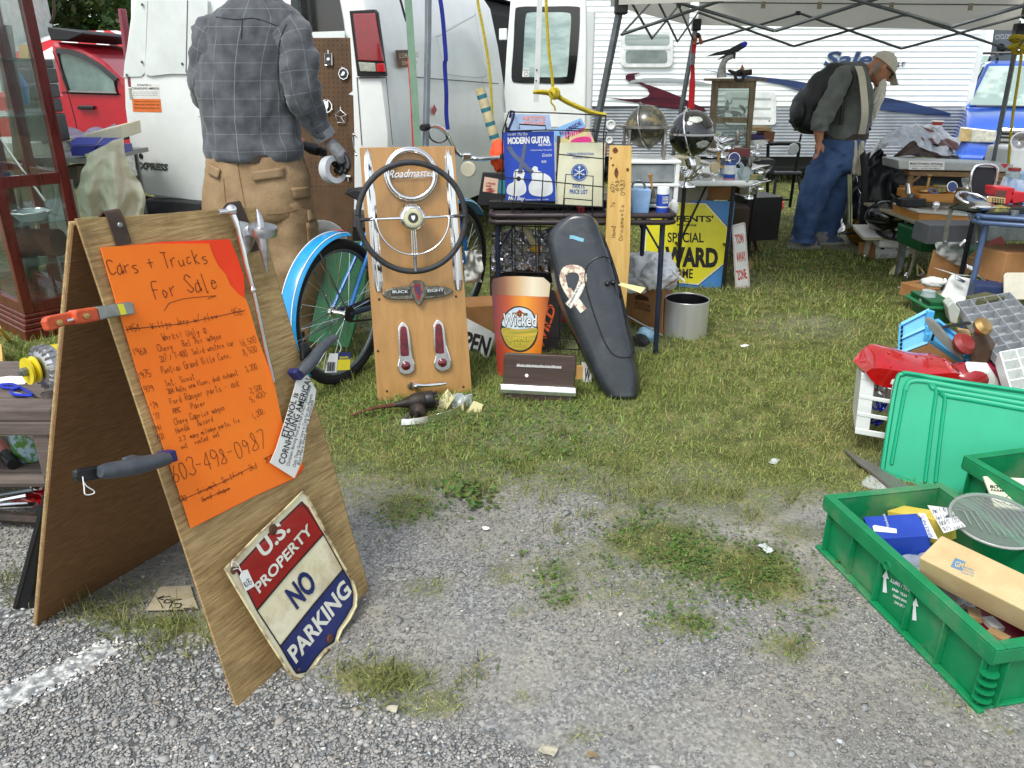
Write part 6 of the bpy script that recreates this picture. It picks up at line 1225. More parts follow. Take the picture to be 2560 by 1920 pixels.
tX("WILD",C6(580,1060),C6(680,740),70*.3376,OB,mat('orange_letter','e8602c',.5),pl,bL=.03,up=(-.6,-.5))
FO=mat('crumpled_foil',(.75,.76,.78),.22,1,c2=(.5,.5,.52),sc=30)
mk('foil_bag',crump(lambda u,v:aY(*C6(205+u*420,180+v*320),4.1)+V((0,.12*sin(3*u),0)),40,30,.035,16,2,V((.2,-1,.2))),FO,lL='crumpled silver foil blanket under the card table',cat='foil blanket',rcl=0)
mk('cardboard_box',MB().box(aY(*C6(110,790),4.2),(.3,.2,.16),mR(.2,3,'Z')),cB,lL='low cardboard box behind the OPEN sign',cat='box',bV=.003)
for i,(a,b,Y,lab)in eN([((492,570),(640,985),4.7,'cream gift-wrap tube with teal bands leaning behind the bicycle')]):
 t=tH('paper_tube',lab,'tube',aY(*C4(*b),Y));p,q=aY(*C4(*a),Y),aY(*C4(*b),Y);p=p+V((.02,0,0))
 mk('tube',MB().tB([p,q],.028,16),mat('cream_wrap','cfc6a0',.6,c2='b8a878',sc=14),t,smo=60)
 for k in(.1,.3,.52,.72,.92):mk('teal_band',MB().tB([p.lerp(q,k),p.lerp(q,k+.06)],.0288,16),mat('teal_print','2c7884',.6),t,smo=60)
 mk('open_end',MB().lA(p,p-q,[(.02,.001),(0,.0005)],14),mat('dark_hole','3c2c1c'),t,rcl=0)
wt_=tH('bat','taped wooden bat end under the card table','bat',aY(*C6(555,330),4.0));mk('barrel',MB().tB([aY(*C6(425,110),4.0),aY(*C6(555,330),4.0)],[.014,.02],10),MATS['cream_wrap'],wt_);mk('yellow_tape',MB().tB([aY(*C6(505,285),3.99),aY(*C6(550,322),3.99)],.021,10),mat('yellow_tape','d0a82c',.6),wt_)
gb=tH('game_box','black game case with a red spiral label behind the guitar book','game',aY(*C4(600,1330),4.05));GPL=Plane(V((-.1,4.05,.8)),(0,-1,.1));cs_=cD('case',c4([(535,1115),(690,1120),(680,1340),(500,1330)]),GPL,bP,gb,th=.05,bV=.004)
lbl=cD('label',c4([(548,1145),(638,1160),(630,1255),(536,1240)]),GPL,mat('cream_label','d8b8a0',.6),cs_,th=.001,off=.0015);tX("A PARKER",C4(556,1192),C4(618,1200),14*.386,GPL,mat('label_red','a8281c'),lbl,off=.0025,bL=.02);tX("GAME",C4(553,1210),C4(590,1214),14*.386,GPL,MATS['label_red'],lbl,off=.0025,bL=.02);mk('spiral',sK([C4(585+(28-a*.6)*cos(a*.5)*1.1,1232+(22-a*.5)*sin(a*.5)*.7)for a in rG(0,42)],GPL,.0025,MB(),.0027),MATS['label_red'],lbl,rcl=0)
cD('label',c4([(640,1165),(688,1170),(682,1258),(634,1252)]),GPL,mat('teal_print','2c7884'),cs_,th=.001,off=.0015)
mk('glove',blob(MB(),aY(*C4(640,1010),4.25),(.045,.05,.08),20,14,.3,3),mat('hi_vis_orange','ff5a28',.7),lL='hi-vis orange glove stuffed behind the handlebar grip',cat='glove',smo=180)
mk('rag',crump(lambda u,v:aY(*C5(1130+u*100,560+v*200),4.25)+V((0,.05*u,0)),20,24,.05,14,5,V((.3,-1,0))),mat('white_cloth','d4d6d0',.9),lL='torn white rag hanging by the bicycle front wheel',cat='rag',smo=180,rcl=0)
# white table, signs, chair
c7=lambda L:[C7(*p)for p in L];r4=lambda L:[R4(*p)for p in L];r5=lambda L:[R5(*p)for p in L];r6=lambda L:[R6(*p)for p in L];r7=lambda L:[R7(*p)for p in L]
WTX0,WTX1,WTZ=aY(1690,455,5.1).x,aY(1884,462,5.1).x,.70
wtb=tH('folding_table','white plastic folding table crowded with chrome ornaments and globes','table',((WTX0+WTX1)/2,5.5,0))
WTZ=aY(1790,452,5.1).z
mk('table_top',MB().box(V(((WTX0+WTX1)/2,5.6,WTZ-.018)),(WTX1-WTX0,1.0,.036)),wH,wtb,bV=.012)
for x in(WTX0+.08,WTX1-.1):
 for y in(5.2,6.0):mk('leg',MB().tB([V((x,y,WTZ-.03)),V((x,y,0))],.014,8),bP,wtb)
 mk('leg_brace',MB().tB([V((x,5.2,.3)),V((x,6.0,.3))],.01,6),bP,wtb)
mk('leg_strut',MB().tB([V((WTX0+.1,5.25,.35)),V(((WTX0+WTX1)/2,5.3,WTZ-.05))],.008,6),bP,wtb)
bt=tH('folding_table','dark folding table behind the white one with trinket frames on it','table',(1.5,6.3,0))
mk('table_top',MB().box(V((1.5,6.35,.70)),(.8,.8,.03)),bP,bt,bV=.006)
for x in(1.15,1.86):
 for y in(6.0,6.7):mk('leg',MB().tB([V((x,y,.69)),V((x,y,0))],.014,8),bP,bt)
def onT(x,y,Y):p=aY(x,y,Y);return p
def globe(name,lL,px,py,rpx,Y,m,stand,top_m=None):
 c=aY(px,py,Y);r=rpx/ppm(c);t=tH(name,lL,'globe',c-V((0,0,r*1.5)))
 tax=V((-.35,-.1,1)).normalized()
 g=mk('ball',MB().sphere(c,r,32,20),m,t,smo=180)
 mk('meridian',MB().tO(c,V((.85,-.45,.25)),r*1.06,r*.045,48,6),stand,t,smo=180)
 mk('pin',MB().tB([c+tax*r*.98,c+tax*r*1.2],r*.06,8),stand,t)
 mk('horizon_ring',MB().lA(c+V((0,0,-.02*r)),(0,0,1),[(r*1.08,0),(r*1.36,0),(r*1.36,.012),(r*1.08,.012),(r*1.08,0)],40),stand,t,smo=30)
 return t,c,r
ANT=mat('antique_silver',(.45,.43,.40),.3,.9,c2=(.2,.19,.18),sc=20)
OLD=mat('antique_globe','34362c',.35,c2='6e6440',sc=26,lo=.40,hi=.5,dT=.5,dcol='1e201c',coat=.4)
t,c,r=globe('globe','brown antique desk globe in a turned-leg stand on the drawer tower',1615,317,51,4.12,OLD,ANT)
for a in(.6,2.4,3.9,5.4):
 p=c+V((cos(a)*r*1.25,sin(a)*r*1.25,0));mk('turned_leg',MB().lA(V((p.x,p.y,c.z-r*1.68)),(0,0,1),[(.008,0),(.012,.01),(.006,.03),(.011,.05),(.006,.07),(.012,.09),(.007,.11),(.010,r*1.6)],10),ANT,t,smo=40)
mk('base_ring',MB().tO(V((c.x,c.y,c.z-r*1.6)),(0,0,1),r*.9,.008,30,6),ANT,t)
t,c,r=globe('globe','large glossy black globe on a chrome pedestal on the white table',1729,334,56,4.85,mat('black_globe','131416',.12,c2='1c1e1e',sc=6,coat=.8),cR)
for p_ in[(-.05,.62),(.3,-.35)]:
 d=V((p_[0],-.75,p_[1])).normalized();mk('pearl_land',blob(MB(),c+d*r*.985,(r*.3,r*.03,r*.16),14,8,.5,3,p_[0],d.to_track_quat('Y','Z').to_matrix()),mat('pearl_shell','c8ccc4',.25,c2='9aa09a',sc=20),t,smo=180)
mk('pedestal',MB().tB(bez([c-V((0,0,r*1.05)),c+V((.015,-.01,-r*1.5)),c+V((-.01,-.01,-r*2.0)),c+V((-.01,-.01,c.z*0-(c.z-WTZ)+.01))],6),[.03]*6+[.024]*6+[.018]*6+[.03],14),cR,t,smo=60)
mk('foot',MB().lA(V((c.x-.01,c.y-.01,WTZ)),(0,0,1),[(.06,0),(.058,.01),(.03,.02),(.02,.03)],24),cR,t,smo=40)
DF=Plane(V((1.6,5.75,.7)),(-.1,-1,.02))
df=tH('window_frame','weathered two-pane wooden sash standing on the white table','window frame',DF.hI(*C7(950,1130)))
OG=mat('grey_weathered_wood','7d7058',.85,c2='5e5340',sc=12,sR=(4,4,1),bump=.3)
for nm,q in(('stile',[(835,592),(884,592),(845,1130),(800,1130)]),('stile',[(1118,592),(1162,592),(1110,1130),(1080,1130)]),('rail',[(884,592),(1118,592),(1120,655),(880,655)]),('rail',[(862,868),(1096,872),(1090,912),(858,905)]),('rail',[(845,1080),(1082,1085),(1080,1130),(842,1130)])):
 cD(nm,c7(q),DF,OG,df,th=.05,bV=.003)
for q in([(880,655),(1120,655),(1097,872),(862,868)],[(860,905),(1088,912),(1082,1085),(845,1080)]):cD('pane',c7(q),DF,glass('old_glass','cfd8d4',.10),df,th=.003,off=-.02)
mk('top_board',MB().box(DF.hI(*C7(998,590),-.06),(.40,.16,.016)),OG,df)
FZ=DF.hI(*C7(998,585)).z
eg=tH('eagle_ornament','chrome winged sculpture with one blue wing tip on top of the sash','ornament',DF.hI(*C7(900,580)))
ep=lambda x,y,o=0.0:DF.hI(*C7(x,y),o)
mk('neck',MB().tB(bez([ep(900,575),ep(905,500),ep(930,440),ep(985,415)],5),[.035,.034,.033,.03,.028,.026,.024,.022,.02,.02,.02,.02,.018,.018,.016,.015],10),mat('pale_stone_metal','b8bab4',.35,.5,c2='82847e',sc=20),eg,smo=60)
mk('upper_wing',MB().pR([ep(*p)for p in[(780,418),(870,385),(960,362),(1040,318),(1075,305),(1098,320),(1080,348),(1020,385),(960,400),(880,410)]],-DF.n*.02),mat('dark_feather','2c3034',.35,.5),eg,bV=.006)
mk('blue_tip',MB().pR([ep(*p,.004)for p in[(1040,345),(1048,315),(1078,305),(1098,320),(1082,345)]],-DF.n*.028),mat('royal_blue_paint','1420c8',.3),eg,bV=.006)
mk('lower_wing',MB().pR([ep(*p,.01)for p in[(862,450),(900,420),(950,392),(1010,390),(1000,440),(960,410),(900,435)]],-DF.n*.02),MATS['dark_feather'],eg,bV=.004)
cn_=tH('toy_cannon','small wooden toy cannon on top of the weathered sash','toy',DF.hI(*C7(1040,590)))
mk('barrel',MB().tB([ep(950,520,.01),ep(1000,545,.02),ep(1120,535,0)],[.008,.016,.02],10),mat('dark_bronze','3a2e22',.5,.4),cn_);wl_=mk('wheel',MB().tO(ep(1035,560,.03),DF.n,.03,.01,20,6),bP,cn_);mk('figure',MB().tB([ep(1050,560),ep(1052,520),ep(1055,480)],[.014,.018,.004],8),mat('tan_wood','a8744a',.6),cn_)
TRK=['chrome bird figurine','chrome leaping-ram figurine','dark bronze figurine','chrome winged figurine','pewter statuette','chrome arrow ornament','silver goddess figurine','nickel knob']
def orn(x,y,Y,s,kind,lL,gR=None,C=C7):
 b=C(x,y);b=aY(*b,Y);t=tH('ornament',lL,'ornament',b,gR=gR)
 m=cR if kind%3 else ANT
 mk('base',MB().lA(b,(0,0,1),[(0,0),(s*.35,0),(s*.33,s*.12),(s*.12,s*.18),(0,s*.2)],14),m,t,smo=40)
 if kind%4==0:mk('body',MB().tB(bez([b+V((0,0,s*.15)),b+V((s*.1,0,s*.5)),b+V((-s*.2,0,s*.8)),b+V((-s*.5,0,s*.95))],4),[s*.1]*4+[s*.16]*5+[s*.08]*3+[s*.02],8),m,t,smo=60);mk('wing',MB().pR([b+V((0,0,s*.7)),b+V((s*.7,.01,s*1.1)),b+V((s*.6,.01,s*.85)),b+V((s*.2,0,s*.55))],V((0,s*.08,0))),m,t)
 elif kind%4==1:mk('body',MB().tB([b+V((-s*.7,0,s*.25)),b+V((0,0,s*.5)),b+V((s*.8,0,s*.62))],[s*.2,s*.16,s*.03],10),m,t,smo=60);mk('fin',MB().pR([b+V((-s*.6,0,s*.3)),b+V((-s*.7,0,s*.8)),b+V((s*.1,0,s*.55))],V((0,s*.06,0))),m,t)
 elif kind%4==2:mk('body',MB().lA(b+V((0,0,s*.15)),(0,0,1),[(s*.1,0),(s*.22,s*.3),(s*.12,s*.55),(s*.16,s*.7),(s*.12,s*.85),(0,s*.95)],12),m,t,smo=60);mk('arm',MB().tB([b+V((0,0,s*.65)),b+V((s*.3,-s*.1,s*.8)),b+V((s*.35,-s*.1,s*1.05))],s*.06,6),m,t)
 else:mk('dish',MB().lA(b+V((0,0,s*.2)),(.1,-.3,1),[(0,0),(s*.5,s*.06),(s*.75,s*.2),(s*.72,s*.22),(s*.45,s*.12),(0,s*.1)],20),m,t,smo=40)
 return t
k=0
for x,y,s,lab in((905,860,.07,'bright chrome fish ornament standing on the sash middle rail'),(935,835,.08,'tall forked chrome ornament behind the upper pane'),(1000,862,.06,'small chrome bird ornament behind the upper pane'),(1060,862,.08,'dark bronze ornament at the right of the upper pane')):orn(x,y,5.85,s,k+1,lab);k+=1
for x,y,Y,s,lab in((870,1110,5.6,.10,'dark statuette at the foot of the weathered sash'),(950,1100,5.65,.12,'silver statuette in front of the lower pane'),(1010,1090,5.62,.11,'pewter horse statuette in front of the lower pane'),(820,1165,5.4,.09,'chrome wing ornament lying near the globe pedestal'),(900,1165,5.35,.09,'pair of chrome dishes before the sash'),(1090,1150,5.45,.07,'chrome ram ornament at the table end'),(1160,1140,5.5,.06,'chrome dish at the corner of the dark table'),(760,1240,5.25,.07,'chrome knob ornament beside the globe pedestal'),(700,1320,5.16,.07,'round nickel dish at the front of the white table'),(640,1300,5.2,.06,'chrome script ornament at the left of the white table'),(600,1310,5.18,.06,'chrome leaper at the corner of the white table'),(780,1320,5.15,.05,'amber topped ornament at the front table edge'),(840,1335,5.13,.05,'small dark knob at the front table edge'),(1180,1280,5.25,.08,'chrome fin ornament hanging over the table end'),(1100,1260,5.3,.07,'chrome winged cap behind the glass figurine'),(950,1190,5.35,.06,'silver arrow ornament before the red plaque'),(660,1260,5.3,.05,'dark toy truck ornament on the white table')):
 orn(x,y,Y,s,k,lab);k+=1
mk('plaque',MB().box(aY(*C7(1035,1130),5.4),(.14,.02,.05)),mat('dull_red_plaque','7a3a3a',.5),lL='dull red name plaque on the white table',cat='plaque',bV=.006)
can('metal_tin','blue and white round cleanser tin on the white table',922,1212,1006,1350,5.12,mat('can_deep_blue','2450a0',.35),[(.42,.9,mat('can_white','e4e8ea')),(.12,.2,mat('can_pink','c8808c',.4))],[],WP)
hp_=Plane(V((1.2,5.2,.7)),(-.1,-1,.1))
mk('carved_head',MB().pR([hp_.hI(*C7(*p))for p in bez2([(830,1210),(860,1200),(888,1215),(890,1240),(880,1262),(872,1290),(845,1300),(828,1285),(818,1250)],3)],V((0,.03,0))),mat('ivory','cbbd94',.5),lL='flat ivory carved head plaque beside the blue tin',cat='carving',bV=.005)
gf=tH('glass_figurine','clear glass squirrel figurine at the front of the white table','figurine',aY(*C7(1075,1350),5.15));GLS=mat('clear_glass_solid','cfe0e0',.08,trans=.55)
mk('body',blob(MB(),aY(*C7(1075,1300),5.15),(.04,.03,.055),16,12,.2,3),GLS,gf,smo=180);mk('tail',MB().tB(bez([aY(*C7(*p),5.15)for p in[(1050,1330),(1030,1280),(1055,1240),(1035,1205)]],4),.012,8),GLS,gf,smo=180)
tr_=cD('picture_tray',c7([(905,1225),(1145,1265),(1100,1340),(880,1290)]),Plane(aY(*C7(1000,1290),5.3),(0,-.7,.7)),mat('sky_blue_tray','5a9cc8',.4,c2='d8e4ea',sc=25),th=.01,lL='sky blue picture tray lying behind the blue tin',cat='tray')
mk('black_case',MB().box(aY(*C7(1090,1230),5.5),(.34,.15,.10)),bP,lL='black leather case behind the glass figurine',cat='case',bV=.01)
mk('paper_stack',MB().box(aY(*C7(600,1190),5.2),(.2,.16,.05),mR(.2,3,'Z')),mat('cream_paper','cfc8a8',.8),lL='stack of cream papers between the two globes',cat='papers',bV=.003)
for q,m_,lab in(([(1120,945),(1275,942),(1270,968),(1120,972)],mat('blond_wood','b89a6a',.6),'flat blond wooden tray on the dark table'),([(1120,1000),(1220,1000),(1218,1028),(1118,1030)],mat('violet_box','3a2a6a',.5),'slim violet box on the dark table'),([(1215,975),(1300,975),(1285,1055),(1215,1052)],mat('brown_box_wood','7a4a28',.6),'brown wooden box end on the dark table'),([(1130,1040),(1260,1030),(1210,1085),(1150,1085)],pA,'loose white papers on the dark table')):
 mk('tray' if 'tray' in lab else 'box' if 'box' in lab else 'papers',MB().pR([aY(*C7(*p),6.2)for p in q],V((0,.2,0))),m_,lL=lab,cat='tray' if 'tray' in lab else 'box' if 'box' in lab else 'papers',bV=.003)
mk('paper_bag',blob(MB(),aY(*C7(660,1430),5.45),(.12,.1,.12),24,16,.3,3),mat('grey_paper_bag','9a958a',.8),lL='crumpled grey paper bag under the white table',cat='bag',smo=180)
mk('cardboard_box',MB().pR([aY(*C7(*p),5.5)for p in[(740,1385),(985,1390),(960,1482),(740,1480)]]+[],V((0,.3,0))),cB,lL='brown cardboard box under the white table',cat='box',bV=.003)
PA=lean((1605,714),(1811,721),10)
pa=tH('award_sign','yellow octagon award sign on a blue square leaning on the white table','sign',G(1710,718))
pb_=cD('panel',[(1655,498),(1838,503),(1811,721),(1600,713)],PA,mat('sky_blue_sign','3f86c4',.45,c2='3678b4',sc=5,dT=.2),pa,th=.012)
YEL=mat('sign_yellow','e4dc1c',.45,c2='d8ce14',sc=4,dT=.12)
oc=r6([(330,945),(625,958),(778,1128),(756,1380),(570,1532),(360,1512),(185,1330),(205,1108)])
cD('octagon_border',oc,PA,BKE,pb_,th=.0005,off=.001);cxm=sum(p[0]for p in oc)/8;cym=sum(p[1]for p in oc)/8
cD('octagon_white',[(cxm+(x-cxm)*.982,cym+(y-cym)*.982)for x,y in oc],PA,WEN,pb_,th=.0005,off=.0018);cD('octagon',[(cxm+(x-cxm)*.955,cym+(y-cym)*.955)for x,y in oc],PA,YEL,pb_,th=.0005,off=.0026)
for t_,a,b,h,bo_ in(("PARENTS'",(318,1088),(672,1090),42,.03),("MAGAZINE",(422,1117),(556,1122),15,.02),("SPECIAL",(356,1230),(606,1232),68,.02),("AWARD",(256,1388),(704,1400),128,.05),("HOME",(365,1472),(530,1480),66,.025)):
 tX(t_,R6(*a),R6(*b),h*.3618,PA,iK,pb_,off=.0034,bL=bo_)
TZ_=lean((1840,722),(1875,718),12)
tz_=tH('tow_sign','white Tow Away Zone sign with red letters beside the award sign','sign',G(1858,720));tp_=cD('plate',r6([(803,1125),(812,1112),(884,1094),(893,1100),(926,1532),(918,1545),(836,1554),(826,1545)]),TZ_,mat('sign_white','d8dcd6'),tz_,th=.004)
for t_,a,b in(("TOW",(832,1243),(890,1232)),("AWAY",(838,1368),(902,1355)),("ZONE",(842,1492),(908,1478))):tX(t_,R6(*a),R6(*b),66*.3618,TZ_,mat('sign_red','b8302c',.5),tp_,bL=.03)
mk('red_border',sK(r6([(808,1128),(888,1102),(920,1534),(832,1546),(808,1128)]),TZ_,.0025,MB(),.001),MATS['sign_red'],tp_,rcl=0)
ca_=tH('hood_ornament','large chrome arrowhead hood ornament standing on the grass before the award sign','hood ornament',G(*R6(580,1528)))
CP=lean(R6(505,1515),R6(650,1540),12)
for q,m_ in(([(610,1275),(622,1330),(650,1450),(648,1538),(632,1530),(610,1470),(575,1462)],cR),([(608,1275),(580,1380),(540,1440),(505,1512),(540,1518),(575,1470),(600,1400)],alu())):
 mk('fin',MB().loft([[CP.hI(*R6(*p),o)for p in q]for o in(0,.03)]),m_,ca_,bV=.008)
AQ=lean((1890,600),(1930,570),8)
aq=tH('antiques_sign','dark wooden Antiques plaque with pale carved letters','sign',AQ.hI(*R6(985,1170)));ap=cD('plaque',r6([(860,1080),(945,1030),(1040,965),(1045,1050),(968,1172),(870,1220)]),AQ,mat('dark_brown_wood','3c2a20',.6),aq,th=.02,bV=.004)
tX("ANTIQUES",R6(846,1205),R6(1042,1058),60*.3618,AQ,mat('carved_cream','c8baa0',.7),ap,bL=.02,up=(-.1,-1));mk('rim',MB().tB([AQ.hI(*R6(*p),.004)for p in[(860,1080),(945,1030),(1040,965),(1045,1050),(968,1172),(870,1220)]],.008,6,cL=1),mat('grey_driftwood','6a6050',.8),ap)
fr2=cD('picture',r6([(885,1010),(930,1000),(982,1290),(962,1306)]),lean((1880,630),(1896,632),15),mat('mahogany','5a2e20',.5,c2='44221a',sc=10),th=.02,lL='mahogany picture frame leaning against the table leg',cat='picture',bV=.004)
mk('plank',MB().pR([G(*R6(*p),.02)for p in[(925,1330),(955,1380),(910,1440),(895,1400)]],V((0,0,-.015))),mat('blond_wood','b89a6a'),lL='short blond board lying behind the tow sign',cat='board')
mk('litter_bag',crump(lambda u,v:G(*R6(1030+u*80,1000+v*50),.02)+V((0,0,.05*sin(pi*u))),14,10,.03,12),wH,lL='white plastic scrap on the grass behind the tables',cat='plastic scrap',smo=180)
mk('snack_bag',blob(MB(),G(*R6(1080,975),.06),(.12,.07,.07),18,12,.3,3),mat('red_white_bag','c83a3a',.4,c2='e0e0dc',sc=9,lo=.48,hi=.52),lL='red and white bag on the grass under the dark table',cat='bag',smo=180)
FC=aY(1960,520,7.7);FC.z=0
fc=tH('folding_chair','black steel folding chair standing behind the white table','chair',FC)
ch=lambda x,y,Y=7.7:aY(*C7(x,y),Y)
BKM=mat('black_tube','202224',.35,.5)
mk('back_frame',MB().tB(bez([ch(1240,1500),ch(1245,1100),ch(1270,1068),ch(1450,1068),ch(1475,1095),ch(1440,1300),ch(1405,1535)],4),.016,8),BKM,fc,smo=60)
mk('seat',MB().pR([ch(1235,1295,7.5),ch(1495,1295,7.5),ch(1480,1290,8.0),ch(1260,1290,8.0)],V((0,0,.03))),mat('grey_seat','5a5e60',.5),fc,bV=.01)
for a,b in(((1305,1310),(1275,1540)),((1470,1310),(1500,1500))):mk('leg',MB().tB([ch(*a,7.5),ch(*b,7.4)],.014,8),BKM,fc)
mk('crossbar',MB().tB([ch(1245,1480),ch(1410,1480)],.01,6),BKM,fc);mk('back_pad',MB().lA(ch(1432,1105,7.68),(0,-1,0),[(0,.01),(.05,.008),(.055,0)],18),mat('clear_disc','a8b0ae',.3),fc)
# right-hand stall
mk('grill_cover',blob(MB(),V((3.12,6.75,.36)),(.21,.26,.40),56,36,.22,3.4,3,flatb=0),mat('black_vinyl_cover','1c1e20',.4,c2='2c2e30',sc=4,bump=.3),lL='black vinyl cover over a heap behind the wooden drawers',cat='cover',smo=180)
tpn_=[[(2175,392),(2192,375),(2215,365),(2255,375),(2300,388),(2345,390),(2400,392)],[(2180,375),(2205,348),(2240,345),(2285,360),(2325,375),(2360,388),(2395,390)],[(2190,360),(2222,330),(2262,325),(2310,345),(2348,362),(2365,375),(2385,382)],[(2215,345),(2250,318),(2290,318),(2330,330),(2362,342),(2378,355),(2396,366)],[(2240,338),(2270,313),(2310,310),(2345,312),(2372,330),(2388,345),(2398,362)]]
def tarp(u,v):
 j=v*4;i=u*6;j0,i0=min(int(j),3),min(int(i),5);a,b=i-i0,j-j0
 x=sum(w*tpn_[jj][ii][0]for jj,ii,w in((j0,i0,(1-a)*(1-b)),(j0,i0+1,a*(1-b)),(j0+1,i0,(1-a)*b),(j0+1,i0+1,a*b)));y=sum(w*tpn_[jj][ii][1]for jj,ii,w in((j0,i0,(1-a)*(1-b)),(j0,i0+1,a*(1-b)),(j0+1,i0,(1-a)*b),(j0+1,i0+1,a*b)))
 return aY(x,y,6.45+v*.55)
tpt=tH('tarp','crumpled silver tarp with a brown underside heaped on the black cover','tarp',aY(2290,392,6.6))
mk('silver_side',crump(tarp,70,40,.035,9,1,V((0,-.5,.8))),mat('silver_tarp','c4c9cc',.3,.35,c2='a0a6aa',sc=8,bump=.3),tpt,smo=180,rcl=0)
mk('brown_fold',crump(lambda u,v:aY(*(lambda a,b:(a[0]+(b[0]-a[0])*v,a[1]+(b[1]-a[1])*v))(bez2(r7([(480,330),(560,260),(660,185),(720,240),(820,280),(930,320),(1040,315)]),4,0)[min(int(u*24),24)],bez2(r7([(500,335),(600,320),(700,330),(780,335),(860,340),(950,340),(1045,335)]),4,0)[min(int(u*24),24)]),6.38),24,8,.02,11,3,V((0,-1,.3))),mat('brown_tarp','4a3a34',.5,c2='362a26',sc=9),tpt,smo=180,rcl=0)
mk('brown_flap',crump(lambda u,v:aY(*(lambda a:a)((2295+u*95+v*8,312+u*45+v*40-v*u*20)),6.9-.2*v),24,12,.03,9,7,V((0,-1,.5))),mat('maroon_tarp','6a4440',.45,c2='523230',sc=8),tpt,smo=180,rcl=0)
cp_=tH('paper_cup','red and white paper cup on top of the silver tarp','cup',aY(*R7(875,40),6.9));mk('cup',MB().lA(aY(*R7(875,45),6.9),(0,0,1),[(0,0),(.04,0),(.045,.03),(.04,.03),(0,.01)],18),mat('red_cup','b83a34',.5),cp_);mk('rim',MB().tO(aY(*R7(875,45),6.9)+V((0,0,.03)),(0,0,1),.045,.005,20,6),pA,cp_)
CH=lambda x,y,Y=5.95:aY(*R7(x,y),Y)
bmx=tH('aluminium_beam','long grey aluminium box with a Make Ethanol Optional sticker on wooden trestles','box',CH(1040,470))
BP_=Plane(CH(1040,400),(.03,-1,0))
al_=mat('painted_aluminium','b4b8b4',.4,.3,c2='a0a4a0',sc=6)
q4=[BP_.hI(*p)for p in r7([(525,362),(1568,400),(1552,472),(530,445)])]
bb1=mk('beam',MB().pR(q4,V((0,.28,0))),al_,bmx,bV=.008)
st_=cD('sticker',r7([(622,368),(945,372),(940,450),(618,448)]),BP_,pA,bb1,th=.001,off=.0015);tX("MAKE ETHANOL OPTIONAL",R7(632,402),R7(930,408),20*.2773,BP_,iK,st_,off=.0026,bL=.02)
for i,t_ in eN(["It is cheap, cleaner alternative, harmful to small","engines ... and isn't even efficient"]):tX(t_,R7(630+i*20,420+i*20),R7(925-i*20,424+i*20),10*.2773,BP_,iK,st_,off=.0026)
cD('red_triangle',r7([(1450,395),(1530,396),(1485,436)]),BP_,mat('red_sticker','c02a32'),bb1,th=.001,off=.002)
SW=mat('trestle_wood','9a7c54',.7,c2='7c6040',sc=10,sR=(1,6,6))
sh=tH('sawhorse','wooden trestle holding up the aluminium box','trestle',CH(900,700,6.05));mk('top_rail',MB().pR([CH(*p,6.0)for p in[(620,460),(1490,475),(1488,525),(625,502)]],V((0,.08,0))),SW,sh,bV=.003)
for x in(645,1440):
 a=CH(x,500,6.03);mk('leg',MB().tB([a,V((a.x-.03,a.y-.12,0))],.022,4),SW,sh);mk('leg',MB().tB([a,V((a.x-.03,a.y+.2,0))],.022,4),SW,sh);mk('gusset',MB().tB([CH(x+5,560,6.0),CH(x+(75 if x<900 else-75),508,6.0)],.01,4),SW,sh)
LTY,LTZ=5.38,.42
lt=tH('coffee_table','low beige painted table carrying stacked wooden drawers','table',(3.5,5.7,0))
BEI=mat('beige_paint','9d9580',.55,c2='8a826c',sc=8,dT=.25);lx0=aY(*R7(690,960),LTY).x
zt_=aY(*R7(690,935),LTY).z;zb_=aY(*R7(690,1000),LTY).z
mk('apron',MB().box(V((lx0+.85,LTY+.01,(zt_+zb_)/2)),(1.7,.03,zt_-zb_)),BEI,lt,bV=.004);mk('table_top',MB().box(V((lx0+.85,LTY+.4,zt_+.008)),(1.75,.85,.02)),BEI,lt,bV=.004)
for x,y in((lx0+.06,LTY+.06),(lx0+1.6,LTY+.06),(lx0+.06,LTY+.75),(lx0+1.6,LTY+.75)):mk('leg',MB().tB([V((x,y,zt_)),V((x-.03,y,.03))],[.042,.026],4),BEI,lt,bV=.006);mk('caster',MB().lA(V((x-.03,y-.01,0)),(0,0,1),[(.012,0),(.022,.01),(.022,.03),(.01,.045)],12),cR,lt)
DOV=mat('dovetail_pine','c08840',.5,c2='a87030',sc=6,sR=(1,5,5))
def drawer_box(lL,q,Y,dep,top_m=None):
 p=[aY(*R7(*a),Y)for a in q];t=tH('wooden_box',lL,'box',(p[2]+p[3])/2);mk('front',MB().pR(p,V((0,.016,0))),DOV,t,bV=.002)
 for a,b in((p[0],p[3]),(p[1],p[2])):mk('side',MB().pR([a+V((0,.0165,0)),a+V((0,dep,0)),b+V((0,dep,0)),b+V((0,.0165,0))],V((.014 if a is p[0]else-.014,0,0))),DOV,t)
 mk('back',MB().pR([x+V((0,dep,0))for x in p],V((0,.012,0))),DOV,t);mk('bottom',MB().pR([p[3],p[2],p[2]+V((0,dep,0)),p[3]+V((0,dep,0))],V((0,0,.008))),DOV,t)
 if top_m:mk('lid',MB().pR([p[0]+V((-.004,-.01,.002)),p[1]+V((.004,-.01,.002)),p[1]+V((.004,dep+.01,.002)),p[0]+V((-.004,dep+.01,.002))],V((0,0,.012))),top_m,t,bV=.002)
 n=6;
 for i in rG(n):c=p[0].lerp(p[3],(i+.5)/n);mk('finger_joint',MB().box(c+V((.006,-.0005,0)),(.012,.003,(p[0]-p[3]).length/n*.5)),mat('dark_end_grain','7a4c1c',.6),t)
 return t
drawer_box('dovetailed pine box with a white lid on the low beige table',[(697,838),(1290,880),(1290,962),(690,925)],5.42,.36,mat('white_lid','c8c8be',.5))
drawer_box('open dovetailed pine drawer stacked above the white-lidded box',[(712,668),(1090,668),(1090,748),(706,738)],5.55,.32)
